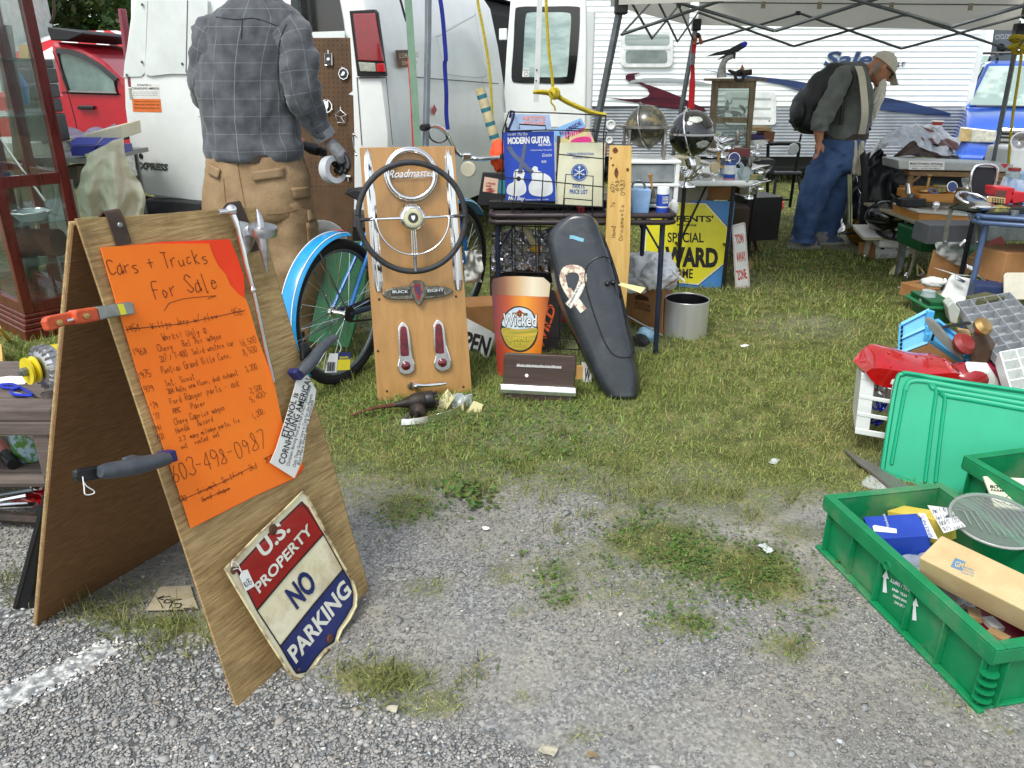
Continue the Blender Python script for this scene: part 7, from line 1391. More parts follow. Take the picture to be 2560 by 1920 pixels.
drawer_box('shallow dovetailed tray at the back of the low beige table',[(650,622),(1010,632),(1010,660),(655,655)],5.9,.2)
mk('spectacles',MB().tO(aY(*R7(840,640),5.7),(0,-.4,1),.03,.006,16,5),mat('blue_cloth','5a6a9a',.6),lL='blue beaded ring lying in the shallow tray',cat='ring')
vs_=tH('vise_stand','grey steel post with a black clamp at the left of the drawers','stand',aY(*R7(610,980),5.6));mk('post',MB().tB([aY(*R7(640,670),5.6),aY(*R7(605,975),5.6),V((aY(*R7(600,975),5.6).x,5.6,0))],.024,10),sT,vs_);mk('clamp',MB().box(aY(*R7(640,740),5.58),(.18,.08,.06)),bP,vs_,bV=.01);mk('tip',MB().tB([aY(*R7(610,575),5.6),aY(*R7(612,660),5.6)],[.012,.02],10),cR,vs_)
hm=tH('helmet','glossy black helmet resting on the white boxes beside the low table','helmet',aY(*R7(420,960),6.0));mk('shell',blob(MB(),aY(*R7(415,860),6.0),(.15,.15,.115),36,22,.05,2),mat('black_gloss','141618',.15,coat=.8),hm,smo=180);mk('strap',MB().tB([aY(*R7(460,800),5.9),aY(*R7(490,700),5.9),aY(*R7(455,668),5.92)],[.018,.02,.014],8),bP,hm);mk('visor_edge',MB().tO(aY(*R7(415,900),6.0),(0,0,1),.15,.008,36,6),bP,hm)
gh=tH('helmet','metallic gold helmet on the grass behind the white mailing box','helmet',G(*R7(200,1150)));mk('shell',blob(MB(),G(*R7(245,1150))+V((0,.12,.14)),(.15,.15,.15),32,20,.04,2,flatb=0),mat('gold_metalflake','b08a34',.25,.6,c2='8a6820',sc=30),gh,smo=180);mk('visor',MB().tO(G(*R7(245,1150))+V((0,.12,.10)),(0,.2,1),.15,.012,32,6),bP,gh)
bxq=lean(R7(320,1255),R7(640,1240),0)
ub=tH('mailing_box','white postal mailing box on the grass beside the low table','box',G(*R7(470,1250)));q=[bxq.hI(*p)for p in r7([(322,1108),(640,1120),(622,1238),(318,1254)])];f_=mk('box',MB().pR(q,V((0.03,.25,0))),mat('white_card','d4d6d2',.7,dT=.1),ub,bV=.002)
cD('eagle_mark',r7([(362,1150),(405,1142),(398,1168),(372,1170)]),bxq,iK,f_,th=.0004,off=.001);hand("LOT 74",R7(505,1175),R7(625,1172),22*.277,bxq,iK,f_,off=.0015,up=(0,-1),w=.004)
for i in rG(5):mk('print_line',sK(r7([(415,1148+i*8),(470,1148+i*8)])if i<2 else r7([(362,1195+i*8),(440,1195+i*8)]),bxq,.003,MB(),.001),mat('grey_ink','6a6e70'),f_,rcl=0)
mk('flap',MB().pR([q[0],q[3],q[3]+V((-.1,.1,.02)),q[0]+V((-.08,.12,-.02))],V((0,0,.004))),cB,ub)
mk('paper_roll',MB().box(aY(*R7(530,1085),6.1),(.36,.2,.09),mR(-.1,3,'Z')),pA,lL='white paper bundle on top of the mailing box',cat='paper bundle',bV=.02)
bkw=tH('book','white hardcover book on top of the mailing box','book',aY(*R7(310,1050),6.05));mk('cover',MB().box(aY(*R7(310,1000),6.1),(.26,.24,.012),mR(.2,3,'X')),pA,bkw);mk('pages',MB().box(aY(*R7(310,1015),6.1),(.25,.23,.03),mR(.2,3,'X')),mat('cream_paper','cfc8a8'),bkw)
wsr=tH('steering_wheel','small black steering wheel lying on the mailing box','steering wheel',aY(*R7(500,1050),6.0));wc=aY(*R7(500,1010),6.02);mk('rim',MB().tO(wc,(0,-.25,1),.14,.013,40,8),bP,wsr,smo=180)
for a in(0,2.1,4.2):mk('spoke',MB().tB([wc,wc+V((cos(a)*.14,sin(a)*.135,sin(a)*.034))],.01,6),bP,wsr)
bwl=tH('spare_bicycle_tyre','bicycle wheel seen edge-on with chrome tubes beside the bearded man','wheel',G(*R7(150,1000)));wc=aY(*R7(175,640),6.55)
mk('tyre',MB().tO(wc,V((.96,-.28,.12)),.33,.026,48,8),rubber(),bwl,smo=180);mk('rim',MB().tO(wc,V((.96,-.28,.12)),.30,.012,44,6),cR,bwl,smo=180)
for i in rG(18):a=i*pi/9;e1__=V((.96,-.28,.12)).orthogonal().normalized();e2__=V((.96,-.28,.12)).normalized().cross(e1__);mk('spoke',MB().tB([wc,wc+(e1__*cos(a)+e2__*sin(a))*.3],.0015,4),cR,bwl)
for k_,(x0,x1)in eN(((75,80),(105,98),(88,70),(215,190))):mk('chrome_tube',MB().tB([aY(*R7(x0,490),6.5),aY(*R7(x1,980),6.5)],.009,6),cR,lL='thin chrome tube leaning by the bicycle wheel',cat='tube',gR='chrome tubes by the bicycle wheel')
mk('scrap_foil',crump(lambda u,v:G(*R7(-20+u*110,850+v*150),.03)+V((0,0,.1*sin(pi*u)*sin(pi*v))),20,16,.05,9),FO,lL='crumpled foil scrap on the grass behind the bearded man',cat='foil scrap',rcl=0)
BTY=3.92;bz=aY(*R7(1300,880),BTY).z;bx_0=aY(*R7(1232,880),BTY).x
Z_=zV
bct=tH('card_table','blue grey metal card table with a red toy truck on it','table',(bx_0+.5,4.3,0));BGM=mat('blue_grey_metal','52688c',.4,.3,c2='445878',sc=8,dT=.2)
bt_l=V((.436,.9,0));bt_f=V((.9,-.436,0));bt_p=lambda a,b,z:V((bx_0,BTY,z))+bt_f*a+bt_l*b
mk('table_top',MB().box(bt_p(.45,.38,bz),(.9,.76,.022),Matrix((bt_f,bt_l,Z_)).transposed()),BGM,bct,bV=.008)
for z in(bz+.008,bz-.022):mk('rim',MB().tB([bt_p(-.01,.04,z),bt_p(.03,-.01,z),bt_p(.9,-.01,z),bt_p(.9,.77,z),bt_p(-.01,.77,z)],.013,8,cL=1),BGM,bct,smo=60)
for a_,b_ in((.05,.03),(.85,.03),(.05,.72)):mk('leg',MB().tB([bt_p(a_,b_,bz-.02),bt_p(a_,b_,0)],.0145,10),BGM if b_<.5 else mat('dark_steel_leg','22262e',.4,.4),bct,smo=60)
tt=tH('toy_truck','red toy dump truck on the blue grey card table','toy truck',aY(*R7(1500,770),4.05));T=lambda x,y,Y=4.05:aY(*R7(x,y),Y);RT=mat('red_toy_plastic','c0242a',.35,c2='a81c22',sc=10)
mk('cab',MB().pR([T(*p)for p in[(1405,605),(1580,612),(1575,660),(1530,760),(1480,765),(1400,680)]],V((0,.1,0))),RT,tt,bV=.006);mk('window',MB().pR([T(*p,4.045)for p in[(1412,632),(1505,640),(1480,720),(1395,690)]],V((0,.002,0))),mat('toy_window','5a3a34',.4),tt);mk('dump_bed',MB().pR([T(*p)for p in[(1535,640),(1659,650),(1700,660),(1690,735),(1560,760)]],V((0,.12,0))),RT,tt,bV=.006)
g_=mk('grille',MB().pR([T(*p,4.03)for p in[(1365,692),(1495,705),(1490,758),(1345,742)]],V((0,.03,0))),mat('tan_plastic','b8a070',.5),tt,bV=.002)
for i in rG(5):
 for j in rG(3):mk('grille_slot',MB().box(T(1378+i*23,708+j*16+i*2,4.0285),(.006,.002,.005)),bP,g_)
for x in(1420,1620):mk('wheel',MB().lA(T(x,775,4.05),(0,1,0),[(0,0),(.02,0),(.022,.01),(.022,.025),(0,.03)],16),bP,tt)
ps=tH('pen_set','chrome and white dish on the edge of the blue grey card table','dish',T(1270,800,3.95));mk('plate',MB().pR([T(*p,3.94)for p in[(978,788),(1080,748),(1360,775),(1355,832),(1190,828)]],V((0,0,-.006))),mat('white_tray','b8bab4',.4),ps);mk('dish',MB().lA(T(1270,800,3.98),(0,-.1,1),[(0,0),(.05,.004),(.065,.02),(.06,.024),(0,.01)],24),cR,ps,smo=40)
mk('trim_ring',MB().tO(T(1200,715,4.1),(.1,-.3,1),.08,.009,30,6),cR,lL='oval chrome headlight ring on the blue grey card table',cat='trim ring',smo=180)
bpd=tH('radio_grille','black padded panel with a rounded chrome frame standing on the card table','panel',T(1270,690,4.25));bpq=[(1215,425),(1415,432),(1345,690),(1180,668)]
mk('pad',MB().pR([T(*p,4.25)for p in bpq],V((0,.02,0))),mat('black_grille_cloth','1e2024',.8),bpd);mk('frame',MB().tB([T(*p,4.245)for p in bez2(bpq,5)],.008,8,cL=1),cR,bpd,smo=180)
mk('camera_case',MB().box(T(1530,810,4.0),(.16,.1,.04)),mat('dark_green_metal','26302c',.4,.3),lL='dark green metal gadget in front of the toy truck',cat='gadget',bV=.006)
mk('product_box',MB().box(T(1620,830,4.0),(.08,.08,.06)),mat('blue_white_box','4a7ab4',.5,c2='d0d8dc',sc=14),lL='blue and white product box on the card table',cat='box')
mk('product_box',MB().box(T(1620,590,4.5),(.16,.1,.06),mR(.2,3,'Y')),mat('blue_white_box','4a7ab4'),lL='tilted white and blue carton behind the toy truck',cat='box')
for x0,xs in((1010,[(1010,805),(985,860),(965,960),(948,1080),(945,1115)]),(1200,[(1190,830),(1222,880),(1248,960),(1240,1080),(1232,1118)])):
 s_=tH('webbing_strap','frayed grey webbing strap hanging %s'%('beside the black table leg' if x0<1100 else 'beside the blue table leg'),'strap',T(*xs[-1],3.95));mk('webbing',MB().rI([T(*p,3.95)for p in xs],V((.022,0,.006)),.003),mat('grey_webbing','5c5e54',.9,c2='45463e',sc=20),s_);mk('rivet',MB().sphere(T(*xs[-1],3.94)+V((0,0,.01)),.007,8,6),sT,s_)
mk('storage_bin',MB().pR([aY(*p,5.2)for p in r7([(735,1010),(1175,1030),(1160,1200),(715,1190)])],V((0,.35,0))),mat('dark_green_plastic','0f5a30'),lL='dark green bin in the shade under the low beige table',cat='bin',bV=.01)
mk('storage_bin',MB().pR([aY(*p,4.9)for p in r7([(1080,1160),(1600,1190),(1590,1280),(1100,1260)])],V((0,.3,0))),mat('dark_green_plastic','0f5a30'),lL='second dark green bin behind the red triangle',cat='bin',bV=.01)
cbo=tH('cardboard_box','tall open cardboard box with plastic wrap under the card table','box',aY(*R7(900,1440),4.6));q=[aY(*p,4.6)for p in r7([(850,1172),(1150,1245),(1110,1440),(780,1440)])];mk('front',MB().pR(q,V((0,.01,0))),cB,cbo);mk('side',MB().pR([q[1],q[1]+V((.2,.25,0)),q[2]+V((.2,.25,0)),q[2]],V((-.006,0,0))),cB,cbo);mk('flap',MB().pR([q[1],q[1]+V((.12,0,.06)),q[1]+V((.25,.2,.05)),q[1]+V((.2,.25,0))],V((0,0,.005))),cB,cbo)
mk('plastic_wrap',crump(lambda u,v:aY(*R7(860+u*260,1100+v*240*(u*.6+.4)),4.58),24,18,.03,12,4,V((0,-1,.2))),glass('clear_plastic2','d4dcdc',.4,.15),lL='clear plastic wrap spilling out of the cardboard box',cat='plastic wrap',smo=180,rcl=0)
cD('red_panel',r7([(1290,1120),(1450,1045),(1570,1210),(1300,1165)]),Plane(aY(*R7(1450,1150),4.75),(-.2,-1,.4)),mat('dull_red_board','8a3a38',.6),th=.01,lL='dull red triangular board under the card table',cat='board');bpy.data.objects['red_panel'].name='triangle_board'
mk('briefcase',MB().pR([aY(*p,4.3)for p in r7([(1255,1385),(1450,1290),(1700,1200),(1700,1440),(1450,1410)])],V((0,.1,0))),bP,lL='black case leaning among the boxes under the card table',cat='case',bV=.006)
mk('envelope',MB().pR([aY(*p,4.45)for p in r7([(1170,1240),(1330,1250),(1430,1305),(1300,1330),(1230,1290)])],V((0,.02,0))),mat('manila','b89a60',.7),lL='manila envelope beside the black case',cat='envelope')
WTQ=Plane(aY(*R7(1180,1500),4.0),(-.05,-1,.55))
wtr=tH('plastic_tray','white plastic tray with chrome trim pieces on it','tray',WTQ.hI(*R7(1170,1620)));cD('tray',bez2(r7([(1020,1390),(1100,1410),(1430,1480),(1415,1570),(1180,1640),(920,1625),(960,1500)]),3),WTQ,wH,wtr,th=.03,bV=.008)
for q,lab in(([(848,1328),(1040,1380),(1220,1405),(1040,1395)],'long chrome spear trim lying across the white tray'),([(1140,1295),(1200,1315),(1210,1360),(1150,1330)],'small chrome bracket above the white tray'),([(1215,1380),(1350,1430),(1465,1480),(1330,1455)],'chrome wing trim at the right of the white tray'),([(1040,1400),(1140,1450),(1120,1470),(1045,1435)],'chrome window frame trim on the white tray')):
 t_=mk('chrome_trim',MB().pR([WTQ.hI(*R7(*p),.05)for p in q],-WTQ.n*.012),cR,lL=lab,cat='car trim',bV=.004)
mk('garden_glove',blob(MB(),WTQ.hI(*R7(840,1460),0),(.06,.05,.025),18,12,.3,4),mat('white_cloth','d4d6d0'),lL='white cotton glove beside the white tray',cat='glove',smo=180)
cD('cutting_board',rr(*R7(1480,1375),*R7(1700,1620),10),Plane(aY(*R7(1570,1500),3.75),(-.1,-1,.3)),mat('cream_board','d0ccb8',.5,dT=.1),th=.012,lL='cream plastic cutting board standing beside the white tray',cat='cutting board',bV=.004)
for a,b,lab in(((640,1210),(530,1410),'chrome strip leaning on the low table leg'),((640,1240),(575,1440),'second chrome strip leaning on the low table leg')):
 p,q=aY(*R7(*a),5.25),G(*R7(*b));mk('chrome_trim',MB().rI([p,q],V((.02,.005,0)),.006),cR,lL=lab,cat='car trim')
tgp=Plane(G(*R7(500,1400)),(0,-.6,.8));mk('price_tag',MB().pR([tgp.hI(*p)for p in bez2(r7([(435,1400),(500,1310),(550,1305),(555,1345),(520,1395)]),3)],V((0,0,.002))),tagm(),lL='cream tag on the chrome strips by the low table leg',cat='price tag')
tg2=Plane(G(*R7(720,1600)),(0,-.5,.9));o_=mk('price_tag',MB().pR([tg2.hI(*p,.03)for p in r7([(620,1655),(690,1640),(770,1525),(810,1530),(790,1570),(690,1680)])],V((0,0,.002))),tagm(),lL='long cream tag lying in front of the white tray',cat='price tag')
mr=tH('mirror_bracket','small chrome mirror bracket standing beside the low table leg','car part',G(*R7(760,1530)));mk('arm',MB().tB([G(*R7(765,1540)),aY(*R7(750,1420),4.7),aY(*R7(735,1390),4.7)],[.01,.008,.014],8),sT,mr);mk('loop',MB().tB([aY(*R7(*p),4.7)for p in[(695,1300),(750,1365),(770,1400),(700,1395)]],.007,6,cL=1),cR,mr)
# folded blue crates, red lens, trays in front
BCR=mat('light_blue_plastic','5cb2e0',.4,c2='4aa2d2',sc=10,dT=.1)
def crate_panel(lL,q,pl):
 t=tH('folding_crate',lL,'crate',pl.hI(*q[3]));b=cD('panel',q,pl,BCR,t,th=.008);
 L_=lambda u,v:(lambda a,b_:(a[0]+(b_[0]-a[0])*v,a[1]+(b_[1]-a[1])*v))((q[0][0]+(q[1][0]-q[0][0])*u,q[0][1]+(q[1][1]-q[0][1])*u),(q[3][0]+(q[2][0]-q[3][0])*u,q[3][1]+(q[2][1]-q[3][1])*u))
 for e in(((0,0),(1,0)),((0,1),(1,1)),((0,0),(0,1)),((1,0),(1,1)),((0,.5),(1,.5))):mk('rib',MB().tB([pl.hI(*L_(*e[0]),.006),pl.hI(*L_(*e[1]),.006)],.009,4),BCR,t)
 for k_ in rG(4):mk('hinge_tab',MB().box(pl.hI(*L_(1.02,.15+k_*.23),.008),(.03,.02,.035)),BCR,t,bV=.003)
 for k_ in rG(6):mk('slot',MB().box(pl.hI(*L_(.03,.12+k_*.15),.016),(.008,.003,.014)),bP,t)
crate_panel('light blue folded plastic crate panel leaning to the left',r4([(700,860),(895,760),(880,985),(690,1055)]),Plane(aY(*R4(790,950),3.15),(-.45,-.8,.45)))
crate_panel('light blue folded plastic crate panel leaning to the right',r4([(945,830),(1095,950),(1175,1160),(900,975)]),Plane(aY(*R4(1050,980),3.1),(.35,-.7,.6)))
mk('serving_platter',MB().pR([aY(*R4(*p),3.0)for p in bez2([(865,815),(930,850),(1020,960),(1100,1060),(1125,1115),(1050,1060),(940,950),(880,870)],3)],V((.02,.02,0))),mat('pewter','8d9088',.4,.4),lL='oval pewter platter leaning on the blue crate panels',cat='platter',bV=.004)
gcr=tH('green_tote','dark green plastic tote behind the blue crate panels','crate',aY(*R4(980,860),3.5));q=[aY(*p,3.5)for p in r4([(900,700),(1070,705),(1040,855),(915,850)])];mk('wall',MB().pR(q,V((0,.2,0))),mat('dark_green_plastic','0f5a30'),gcr,bV=.006);mk('rim',MB().tB([q[0]+V((-.01,-.01,-.03)),q[1]+V((.01,-.01,-.03)),q[1]+V((.01,.2,-.03)),q[0]+V((-.01,.2,-.03))],.01,4,cL=1),mat('green_rim','147040',.4),gcr)
mk('clear_tub',MB().pR([aY(*R4(*p),3.4)for p in[(1015,735),(1060,700),(1110,760),(1085,860),(1040,850)]],V((.03,.1,0))),mat('frosted_plastic','b8c0b4',.35),lL='frosted plastic tub beside the dark green tote',cat='tub',bV=.006)
def grid_tray(name,lL,TL,TR,BL_,nu,nv,depth,m,th=.004):
 e1,e2=TR-TL,BL_-TL;n=e1.cross(e2).normalized()
 if n.dot(EYE-TL)<0:n=-n
 t=tH(name,lL,'tray',BL_);
 for i in rG(nu+1):a=TL+e1*(i/nu);s=e1.normalized()*th/2;mk('divider',MB().pR([a-s,a+s,a+s+e2,a-s+e2],-n*depth),m,t)
 for j in rG(nv+1):a=TL+e2*(j/nv);s=e2.normalized()*th/2;mk('divider',MB().pR([a-s-n*.0006,a+s-n*.0006,a+s+e1-n*.0006,a-s+e1-n*.0006],-n*(depth-.001)),m,t)
 mk('floor',MB().pR([TL-n*depth,TR-n*depth,TR+e2-n*depth,BL_-n*depth],-n*.003),m,t);return t
grid_tray('divider_tray','grey plastic divider tray with many compartments tipped on the heap',aY(*R4(1082,702),3.55),aY(*R4(1450,636),3.7),aY(*R4(1365,1080),2.95),4,7,.035,mat('grey_tray_plastic','a0a5a8',.45,c2='92979a',sc=8))
grid_tray('divider_tray','white divider tray with large square compartments beside the grey tray',aY(*R4(1382,1050),2.9),aY(*R4(1600,1010),2.95),aY(*R4(1465,1320),2.62),2,4,.05,wH,.008)
mk('pot_handle',MB().tB([aY(*R4(958,885),3.1),aY(*R4(1060,865),3.12),aY(*R4(1165,850),3.15)],[.012,.01,.014],6,flat=.5),bP,lL='black slotted pan handle sticking out of the heap',cat='pan')
bpy.data.objects['pot_handle'].name='frying_pan'
mk('old_camera',MB().pR([aY(*R4(*p),3.0)for p in[(1185,930),(1250,905),(1330,1040),(1290,1150),(1175,1160),(1160,1000)]],V((.06,.08,0))),mat('worn_brown_leather','5c4634',.7,c2='463426',sc=12),lL='worn brown leather camera case on the heap',cat='camera case',bV=.008)
mk('wood_block',MB().pR([aY(*R4(*p),3.15)for p in[(1095,905),(1180,920),(1185,955),(1110,950)]],V((.02,.05,0))),mat('blond_wood','b89a6a'),lL='short blond wood block on the heap',cat='block')
rl=tH('tail_light_lens','long bright red plastic light lens lying on the white basket','light lens',aY(*R4(750,1240),2.75))
RLM=mat('red_acrylic','d00c16',.12,c2='b00810',sc=6,coat=.8,trans=.25)
tp0=[aY(*R4(*p),2.8)for p in[(450,1110),(540,1030),(640,1035),(850,1085),(1000,1095),(1065,1150)]];bt0=[aY(*R4(*p),2.7)for p in[(455,1190),(520,1270),(650,1300),(850,1290),(1000,1265),(1068,1225)]]
mk('lens',MB().loft([[b,b.lerp(t,.5)+V((0,-.05,.01)),t+V((0,-.02,0)),t+V((0,.08,-.01)),b+V((0,.12,0))]for t,b in zip(bez(tp0,4),bez(bt0,4))]),RLM,rl,smo=50)
for x in(615,700,805,910,1000):mk('stud',MB().sphere(aY(*R4(x,1055+(x-600)*.12),2.72),.006,8,6),RLM,rl)
mk('back_lens',blob(MB(),aY(*R4(1150,1220),2.9),(.09,.07,.06),20,14,.1,2),mat('dark_red_plastic','9a1c22',.25,coat=.5),rl,smo=180)
mk('food_tray',MB().pR([aY(*R4(*p),2.85)for p in[(1150,1175),(1310,1185),(1385,1300),(1200,1270)]],V((0,.03,.03))),wH,lL='white plastic dish between the red lens and the white divider tray',cat='dish',bV=.008)
mk('plastic_box',MB().pR([aY(*R4(*p),2.95)for p in[(1305,1165),(1400,1160),(1430,1300),(1370,1300)]],V((.03,.1,0))),mat('pink_red_plastic','a82c48',.4),lL='pink red plastic box under the white divider tray',cat='box',bV=.006)
WB0=G(2140,1138);wbq=Plane(WB0,(-.25,-1,.05))
wb=tH('plastic_basket','white plastic basket with rounded openings holding blue carabiners','basket',WB0)
WBM=wH
fq=r4([(430,1200),(660,1240),(600,1640),(385,1600)])
LQ=lambda u,v:(fq[0][0]+(fq[1][0]-fq[0][0])*u+(fq[3][0]-fq[0][0])*v,fq[0][1]+(fq[1][1]-fq[0][1])*u+(fq[3][1]-fq[0][1])*v)
for v0,v1 in((0,.10),(.36,.43),(.66,.73),(.94,1.04)):cD('band',[LQ(-.02,v0),LQ(1.0,v0),LQ(1.0,v1),LQ(-.02,v1)],wbq,WBM,wb,th=.008,off=.002,bV=.003)
for u0,u1 in((-.02,.40),(.92,1.0)):cD('upright',[LQ(u0,-.02),LQ(u1,-.02),LQ(u1,1.02),LQ(u0,1.02)],wbq,WBM,wb,th=.007,bV=.003)
mk('back_wall',MB().pR([wbq.hI(*LQ(-.1,-.0))+V((.1,.22,0)),wbq.hI(*LQ(1.5,-.0))+V((.1,.22,0)),wbq.hI(*LQ(1.5,1))+V((.1,.22,0)),wbq.hI(*LQ(-.1,1))+V((.1,.22,0))],V((0,.006,0))),WBM,wb);mk('side_wall',MB().pR([wbq.hI(*LQ(-.02,-.0)),wbq.hI(*LQ(-.02,-.0))+V((.08,.22,0)),wbq.hI(*LQ(-.02,1))+V((.08,.22,0)),wbq.hI(*LQ(-.02,1))],V((.004,0,0))),WBM,wb)
NVC=mat('navy_carabiner_blue','1c2a9a',.25,.6)
for i in rG(9):p=wbq.hI(*LQ(.45+.4*random.random(),.15+.8*((i%3)/3)+.1*random.random()),-.03);mk('carabiner',MB().tO(p,V((rN(-1,1),-1,rN(-1,1))),.02,.004,14,5),NVC if i%3 else cR,lL='%s carabiner in the white basket'%('shiny blue' if i%3 else 'bright steel'),cat='carabiner',gR='%s carabiners in the white basket'%('blue' if i%3 else 'steel'))
mk('trim_fin',MB().pR([G(*R5(*p),.03)for p in[(228,250),(380,330),(500,400),(580,455),(490,465),(400,390),(300,320)]],V((0,0,-.012))),mat('dull_grey_metal','8a8880',.4,.6,dT=.3),lL='long dull metal trim fin on the grass by the green lid',cat='car trim',bV=.003)
mk('clear_lens',MB().pR([G(*R5(*p),.012)for p in bez2([(318,425),(370,388),(440,400),(480,450),(430,462),(350,450)],3)],V((0,0,-.006))),mat('milky_plastic','b8bcb8',.3),lL='milky oval plastic lens on the grass under the metal fin',cat='light lens')
# green lid
GRN2=mat('sea_green_plastic','12a47a',.46,c2='0e9870',sc=4,dT=.2,dcol='5aa890');GRN3=mat('grass_green_plastic','0a8450',.45,c2='087446',sc=9,dT=.7,dcol='7a8468')
GLP=lean((2212,1192),(2330,1218),24)
gld=tH('storage_tote_cover','large sea green plastic tote lid standing behind the open green crate','tote cover',G(2270,1205))
lidq=bez2([(2258,936),(2275,934),(2420,958),(2700,1000),(2720,1020),(2720,1290),(2340,1222),(2240,1192),(2210,1178),(2208,1160),(2240,960)],4)
ldp=cD('lid',lidq,GLP,GRN2,gld,th=.012,bV=.004)
mk('rim',MB().tB([GLP.hI(*p,.002)for p in lidq],.009,6,cL=1),GRN2,ldp,smo=60)
for L_ in([(2262,975),(2290,950),(2440,975),(2700,1018)],[(2228,1160),(2262,975)],[(2312,1205),(2340,985),(2352,975),(2700,1035)],[(2338,1205),(2362,1005),(2376,992),(2700,1050)]):mk('raised_rib',MB().tB(bez([GLP.hI(*p,.002)for p in L_],5),.010,6,flat=.6),GRN2,ldp,smo=60)
# green crates
def crate(lL,o,d,w,L,Wd,Hh,name='stacking_crate'):
 o=V(o);d=V(d).normalized();w=V(w).normalized();z=zV;t=tH(name,lL,'crate',o+d*L/2+w*Wd/2)
 P=lambda a,b,c:o+d*a+w*b+z*c;ins=.022
 Mx=Matrix((d,w,z)).transposed()
 def bxx(nm,a0,a1,b0,b1,c0,c1,bev=.003,par=t):return mk(nm,MB().box(P((a0+a1)/2,(b0+b1)/2,(c0+c1)/2),(a1-a0,b1-b0,c1-c0),Mx),GRN3,par,bV=bev)
 bxx('side_wall',ins,L-ins,ins,ins+.004,.008,Hh-.004);bxx('side_wall',ins,L-ins,Wd-ins-.004,Wd-ins,.008,Hh-.004);bxx('end_wall',ins,ins+.004,ins+.005,Wd-ins-.005,.008,Hh-.004);bxx('end_wall',L-ins-.004,L-ins,ins+.005,Wd-ins-.005,.008,Hh-.004);bxx('base',.01,L-.01,.01,Wd-.01,0,.0078)
 for a0,a1,b0,b1 in((0,L,0,ins+.006),(0,L,Wd-ins-.006,Wd),(0,ins+.006,ins+.0065,Wd-ins-.0065),(L-ins-.006,L,ins+.0065,Wd-ins-.0065)):bxx('rim',a0,a1,b0,b1,Hh-.003,Hh+.003)
 for b0,b1 in((0,.004),(Wd-.004,Wd)):bxx('rim_skirt',.004,L-.004,b0,b1,Hh-.042,Hh-.0035)
 for a0,a1 in((0,.0038),(L-.0038,L)):bxx('rim_skirt',a0,a1,0,Wd,Hh-.042,Hh-.0035)
 for b0,b1 in((0,ins-.001),(Wd-ins+.001,Wd)):bxx('ledge',.004,L-.004,b0,b1,Hh-.046,Hh-.0425)
 for b0,b1 in((0,.018),(Wd-.018,Wd)):bxx('foot_rail',0,L,b0,b1,0,.012)
 for k_ in rG(6):
  a=.03+(L-.06)*k_/5
  for b0,b1 in((.002,ins-.001),(Wd-ins+.001,Wd-.002)):bxx('rib',a-.002,a+.002,b0,b1,.0125,Hh-.0465,.001)
 for k_ in rG(4):
  b=.05+(Wd-.1)*k_/3
  for a0,a1 in((.002,ins-.001),(L-ins+.001,L-.002)):bxx('rib',a0,a1,b-.002,b+.002,.0125,Hh-.0465,.001)
 return t,P,Mx
mc,MP,MMx=crate('open grass green stacking crate of boxed car parts on the gravel',(.962,2.07,0),(.188,-.982,0),(.982,.188,0),.70,.41,.19)
CSP=Plane(MP(.35,.0215,.1),-V((.982,.188,0)))
for ax_,ay in((432,998),(585,1142)):
 cD('arrow_mark',r5([(ax_-4,ay-2),(ax_+18,ay+2),(ax_+14,ay-74),(ax_+28,ay-70),(ax_+16,ay-115),(ax_-6,ay-82),(ax_+2,ay-76)]),CSP,WP,mc,th=.0005,off=.002)
tX("FULL / EMPTY",R5(572,978),R5(470,922),20*.48,CSP,WP,mc,off=.002,bL=.02,up=(-.25,1))
for i,t_ in eN(["STD. 4845","GRAND RAPIDS","BIN / LID INC"]):tX(t_,R5(556+6*i,1012+i*34),R5(478+6*i,972+i*34),13*.48,CSP,WP,mc,off=.002,bL=.03,up=(-.25,1))
mk('drain_tube',MB().lA(MP(.32,0,.155),-V((.982,.188,0)),[(.014,-.02),(.014,.004),(.010,.004),(.010,-.02)],16),GRN3,mc)
for z_ in(.03,.055,.08,.105):mk('corner_fin',MB().lA(MP(.70-.02,.02,z_),(0,0,1),[(0,0),(.022,0),(.022,.003),(0,.003)],12),GRN3,mc)
bpx=tH('parts_box','blue Service Parts carton in the open green crate','box',MP(.16,.13,.03));Rb=MMx@mR(-.35,3,'Z')@mR(.18,3,'X')
bc_=MP(.17,.14,.125);bb_m=mk('carton',MB().box(bc_,(.12,.15,.09),Rb),mat('royal_blue_carton','1d44b0',.45,c2='1a3c9c',sc=8,dT=.12,dcol='8a94b0'),bpx,bV=.002)
BXP=Plane(bc_+Rb@V((0,0,.0455)),Rb@zV)
cD('white_band',r5([(615,585),(648,588),(715,722),(668,712)]),BXP,pA,bb_m,th=.0004,off=.001);tX("SERVICE PARTS",R5(690,712),R5(640,600),18*.48,BXP,mat('blue_print','2a5cae'),bb_m,off=.0018,bL=.02,up=(-1,.3))
cD('white_label',r5([(376,655),(385,648),(500,668),(502,690),(384,680)]),BXP,pA,bb_m,th=.0004,off=.001);tX("Remanufactured",R5(462,655),R5(440,590),15*.48,BXP,WP,bb_m,off=.0018,up=(-1,.3))
ybx=tH('parts_box','yellow carton with a handwritten white label in the green crate','box',MP(.10,.27,.03));yc_=MP(.12,.26,.13);Ry=MMx@mR(.25,3,'Z')@mR(-.35,3,'Y')
yb=mk('carton',MB().box(yc_,(.17,.075,.075),Ry),mat('pale_yellow_carton','e0cc5c',.6,c2='d0b848',sc=8),ybx,bV=.002);YBP=Plane(yc_+Ry@V((0,0,.038)),Ry@zV);cD('label',r5([(660,545),(775,560),(860,655),(745,690)]),YBP,pA,yb,th=.0004,off=.0008)
